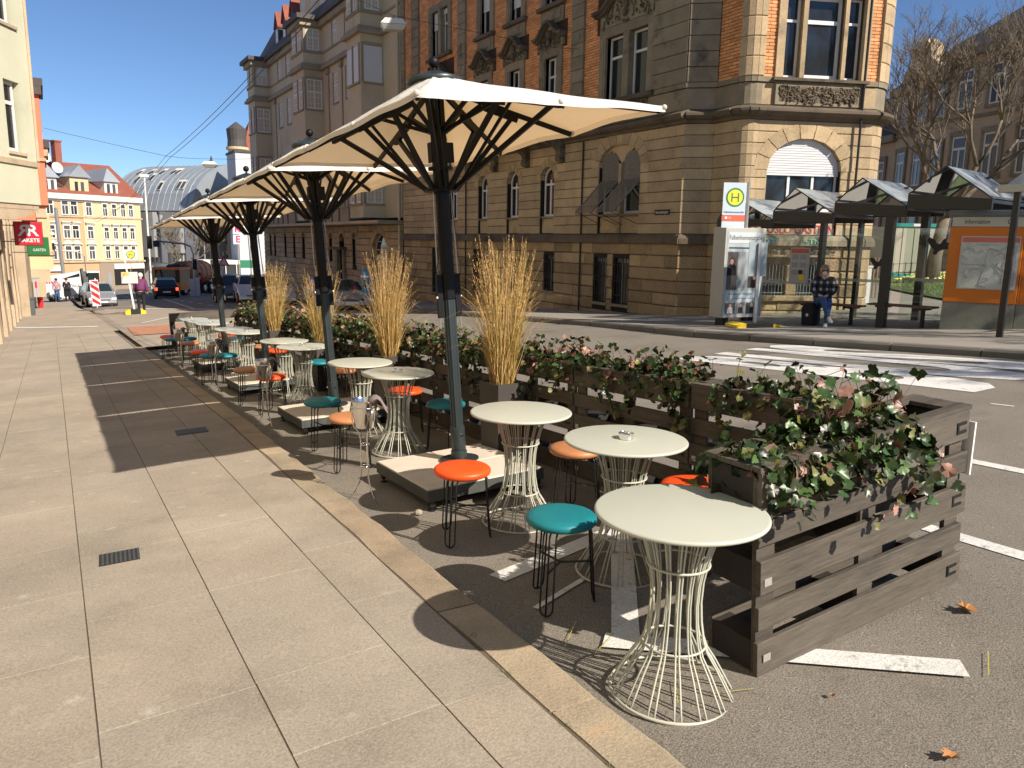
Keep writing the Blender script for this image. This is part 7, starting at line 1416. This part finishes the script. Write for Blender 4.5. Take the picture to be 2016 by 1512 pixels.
def person(label, loc, rz, J, hair='hair', top='darkcloth', legs='denim', shoes='darkcloth', coat_hem=None, bulk=1., group=None, coat=.022):
    t = thing('person', label, 'person', loc, rz, group); R0 = dict(pelvis=.115, waist=.105, chest=.125, neck=.05, chin=.062, head=.085, crown=.06, sh=.062, el=.042, wr=.028, ha=.034, hip=.085, kn=.058, an=.038, to=.034)
    rr = lambda k: R0[k[:-1]] if k[-1] in 'LR' else R0[k]
    skin('body', t, {k: (p, rr(k)) for k, p in J.items()}, BE, M['skin'])
    up_ = ['pelvis', 'waist', 'chest', 'shL', 'elL', 'wrL', 'shR', 'elR', 'wrR']; ue = [e for e in BE if e[0] in up_ and e[1] in up_]
    skin('jacket', t, {k: (J[k], (rr(k) + coat) * bulk) for k in up_}, ue, M[top] if isinstance(top, str) else top)
    lo = ['pelvis', 'hipL', 'knL', 'anL', 'hipR', 'knR', 'anR']; skin('trousers', t, {k: (J[k], rr(k) + .014) for k in lo}, [e for e in BE if e[0] in lo and e[1] in lo], M[legs])
    for s in 'LR': skin('shoe', t, {'an' + s: (J['an' + s], .045), 'to' + s: (J['to' + s], .04)}, [('an' + s, 'to' + s)], M[shoes])
    h = Vector(J['head']); c = Vector(J['crown']); b = MB(); b.ball((h.x, h.y + .022, h.z + .03), .104, 14, 10, 1.12); b.build('hair', M[hair], t, smooth=True)
    for s in (-.032, .032): b = MB(); b.ball((h.x + s, h.y - .083, h.z + .012), .011, 8, 6); b.build('eye', M['hairdark'], t, smooth=True)
    b = MB(); b.add([(h.x, h.y - .112, h.z - .02), (h.x - .014, h.y - .08, h.z - .03), (h.x + .014, h.y - .08, h.z - .03), (h.x, h.y - .085, h.z + .015)], [(0, 1, 2), (0, 3, 1), (0, 2, 3)]); b.build('nose', M['skin'], t, smooth=True)
    return t
def stand(step=.0, arms=((.24, -.02, .95), (-.24, -.02, .95)), bend=0., hands=None):
    J = dict(pelvis=(0, 0, .92), waist=(0, -bend * .2, 1.06), chest=(0, -bend * .5, 1.28), neck=(0, -bend * .8, 1.46), chin=(0, -bend * .95 - .015, 1.54), head=(0, -bend - .01, 1.60), crown=(0, -bend, 1.68))
    for s, k in (('L', 1), ('R', -1)):
        J['sh' + s] = (k * .17, -bend * .6, 1.38); J['el' + s] = (k * .22, -bend * .6 + .02, 1.12); h = (hands or {}).get(s, (k * .23, -bend * .5 - .06, .90)); J['wr' + s] = h; J['ha' + s] = (h[0], h[1] - .04, h[2] - .08)
        st = k * step; J['hip' + s] = (k * .09, 0, .86); J['kn' + s] = (k * .10, -st * .5 - .02, .48); J['an' + s] = (k * .10, -st, .08); J['to' + s] = (k * .11, -st - .14, .03)
    return J
M['pinkcoat'] = mat('pale_pink_coat', (.42, .24, .24), .9); M['scarf'] = mat('lilac_scarf', (.45, .25, .50), .9)
person('elderly person in a purple jacket standing behind the leaning bus stop pole', (3.35, 37.5, G(3.35, 37.5)), pi - .2, stand(.0, bend=.30), hair='farwhite', top='purple', legs='darkcloth', bulk=1.5)
pw = person('woman in a pink coat and lilac scarf walking towards the viewer', (.36, 66.1, G(.36, 66.1)), 0, stand(.14), hair='hairdark', top='pinkcoat', legs='denim'); b = MB(); b.lathe([(.05, 1.40), (.12, 1.42), (.12, 1.50), (.06, 1.53)], 12); b.build('scarf', M['scarf'], pw)
person('person dressed in black pushing a pram beside the woman in pink', (1.0, 65.9, G(1, 65.9)), 0, stand(.10, hands={'L': (.14, -.35, .98), 'R': (-.14, -.35, .98)}), hair='hairdark', top='darkcloth', legs='darkcloth')
pr = thing('pram', 'black pram pushed by the person in black', 'pram', (1.0, 65.2, G(1, 65.2)))
for sx in (-.25, .25):
    for sy in (-.3, .3): b = MB(); b.lathe([(.001, -.02), (.13, -.02), (.13, .02), (.001, .02)], 14); o = b.build('wheel', M['rubber'], pr); o.location = (sx, sy, .13); o.rotation_euler = (0, pi / 2, 0)
b = MB(); b.prism([(-.35, .4), (.35, .4), (.4, .75), (-.1, .72), (-.42, .7)], -.22, .22, 'x'); b.build('carrycot', M['darkcloth'], pr); b = MB(); b.prism([(.1, .74), (.42, .76), (.36, 1.05), (.15, 1.08), (.0, .95)], -.21, .21, 'x'); b.build('hood', M['darkcloth'], pr); b = MB(); b.bar((.2, .3, .6), (.2, .62, 1.0), .025); b.bar((-.2, .3, .6), (-.2, .62, 1.0), .025); b.bar((-.2, .62, 1.0), (.2, .62, 1.0), .025); b.bar((-.24, -.3, .13), (.0, .1, .42), .02); b.bar((.24, -.3, .13), (0, .1, .42), .02); b.build('frame', M['iron'], pr)
# cyclist
ck = thing('bicycle', 'dark bicycle ridden by the person in red', 'bicycle', (10.2, 65.0, R(10.2, 65)), -1.2)
for yy in (-.5, .5): b = MB(); b.tube([(0, yy + .33 * cos(a), .34 + .33 * sin(a)) for a in [k * .3927 for k in range(16)]], .02, 5, True); b.build('wheel', M['rubber'], ck)
b = MB()
for p, q in (((0, .5, .34), (0, .1, .32)), ((0, .1, .32), (0, .15, .85)), ((0, .15, .8), (0, -.38, .8)), ((0, .1, .32), (0, -.4, .75)), ((0, -.5, .34), (0, -.38, 1.0)), ((-.25, -.36, 1.02), (.25, -.36, 1.02))): b.bar(p, q, .03)
b.build('frame', M['iron'], ck); b = MB(); b.box(-.07, .07, .05, .3, .86, .92); b.build('saddle', M['rubber'], ck)
J = stand(); J.update(pelvis=(0, .15, .98), waist=(0, .08, 1.12), chest=(0, -.05, 1.32), neck=(0, -.12, 1.48), chin=(0, -.15, 1.55), head=(0, -.16, 1.62), crown=(0, -.15, 1.70), shL=(.17, -.06, 1.40), shR=(-.17, -.06, 1.40), elL=(.22, -.22, 1.2), elR=(-.22, -.22, 1.2), wrL=(.2, -.36, 1.06), wrR=(-.2, -.36, 1.06), haL=(.2, -.42, 1.04), haR=(-.2, -.42, 1.04), hipL=(.09, .12, .92), hipR=(-.09, .12, .92), knL=(.1, -.22, .70), knR=(-.1, -.18, .55), anL=(.1, .0, .32), anR=(-.1, .05, .15), toL=(.1, -.13, .28), toR=(-.1, -.08, .11))
person('cyclist in a red top riding away at the junction', (10.2, 65.0, R(10.2, 65)), -1.2, J, hair='hairdark', top='red', legs='darkcloth')
# woman waiting on the bench
def plaid():
    m = mat('black_white_check_coat', (.02, .02, .025), .9); n = m.node_tree; N = n.nodes; L = n.links; tc = N.new('ShaderNodeTexCoord'); sp = N.new('ShaderNodeSeparateXYZ'); L.new(tc.outputs['Object'], sp.inputs[0]); outs = []
    for ax, sc in ((0, 8.), (2, 7.)):
        s = N.new('ShaderNodeMath'); s.operation = 'MULTIPLY'; s.inputs[1].default_value = sc; L.new(sp.outputs[ax], s.inputs[0]); f = N.new('ShaderNodeMath'); f.operation = 'PINGPONG'; f.inputs[1].default_value = .5; L.new(s.outputs[0], f.inputs[0]); g = N.new('ShaderNodeMath'); g.operation = 'GREATER_THAN'; g.inputs[1].default_value = .3; L.new(f.outputs[0], g.inputs[0]); outs.append(g)
    mu = N.new('ShaderNodeMath'); mu.operation = 'ADD'; L.new(outs[0].outputs[0], mu.inputs[0]); L.new(outs[1].outputs[0], mu.inputs[1]); cr = N.new('ShaderNodeValToRGB'); e = cr.color_ramp.elements; e[0].color = (.012, .012, .016, 1); e[1].color = (.33, .32, .31, 1); cr.color_ramp.elements.new(.55).color = (.04, .04, .05, 1); hv = N.new('ShaderNodeMath'); hv.operation = 'MULTIPLY'; hv.inputs[1].default_value = .5; L.new(mu.outputs[0], hv.inputs[0]); L.new(hv.outputs[0], cr.inputs[0]); L.new(cr.outputs[0], N['Principled BSDF'].inputs['Base Color']); return m
sy_ = 10.85; gz = FP(13.95, sy_)
J = dict(pelvis=(0, .0, .54), waist=(0, .0, .68), chest=(0, -.02, .88), neck=(0, -.03, 1.04), chin=(.0, -.05, 1.10), head=(.0, -.05, 1.155), crown=(.0, -.04, 1.235), shL=(.16, -.02, .98), shR=(-.16, -.02, .98), elL=(.22, -.06, .76), elR=(-.22, -.06, .76), wrL=(.06, -.24, .66), wrR=(-.08, -.24, .66), haL=(-.0, -.28, .63), haR=(-.02, -.29, .65), hipL=(.09, -.04, .52), hipR=(-.09, -.04, .52), knL=(.10, -.42, .53), knR=(-.03, -.44, .61), anL=(.06, -.44, .08), anR=(.10, -.60, .22), toL=(.05, -.57, .035), toR=(.16, -.70, .14))
wp = person('woman in a black and white check coat and white face mask on the bench', (14.02, sy_, gz - .02), rz + .55, J, hair='hair', top=plaid(), legs='denim', shoes='white', bulk=1.12)
b = MB(); b.ball((.0, -.115, 1.125), .052, 12, 8, .85); b.build('face_mask', M['white'], wp, smooth=True); b = MB()
for s in (-.033, .033): b.tube([(s + .027 * cos(a), -.142, 1.168 + .02 * sin(a)) for a in [k * .7854 for k in range(8)]], .004, 4, True)
b.build('glasses', M['iron'], wp); b = MB(); b.ball((0, .06, 1.08), .10, 12, 8, 1.25); b.build('hair_back', M['hair'], wp, smooth=True)
for s, k in ((1, 'L'), (-1, 'R')):
    for f in range(5):
        hx, hy, hz_ = J['ha' + k]; a = (f - 2) * .016; b = MB(); b.tube([(hx + s * .01, hy + .01 + a * .5, hz_ + .005), (hx - s * .03, hy - .02 + a, hz_ + .004 - abs(a) * .2), (hx - s * .052 + (f == 4) * s * .02, hy - .012 + a, hz_ - .018)], [.0085, .0075, .006], 6); b.build('finger', M['skin'], wp, smooth=True)
bg_ = thing('backpack', 'black backpack standing beside the seated woman', 'bag', (13.82, 10.98, FP(13.8, 11.0)), rz); b = MB(); b.prism([(-.13, 0), (.13, 0), (.15, .36), (.09, .48), (-.09, .48), (-.15, .36)], -.12, .12, 'y'); o = b.build('bag', M['darkcloth'], bg_); q = o.modifiers.new('b', 'BEVEL'); q.width = .04; q.segments = 3; b = MB(); b.box(-.02, .03, -.13, -.122, .2, .26); b.build('tag', M['white'], bg_)
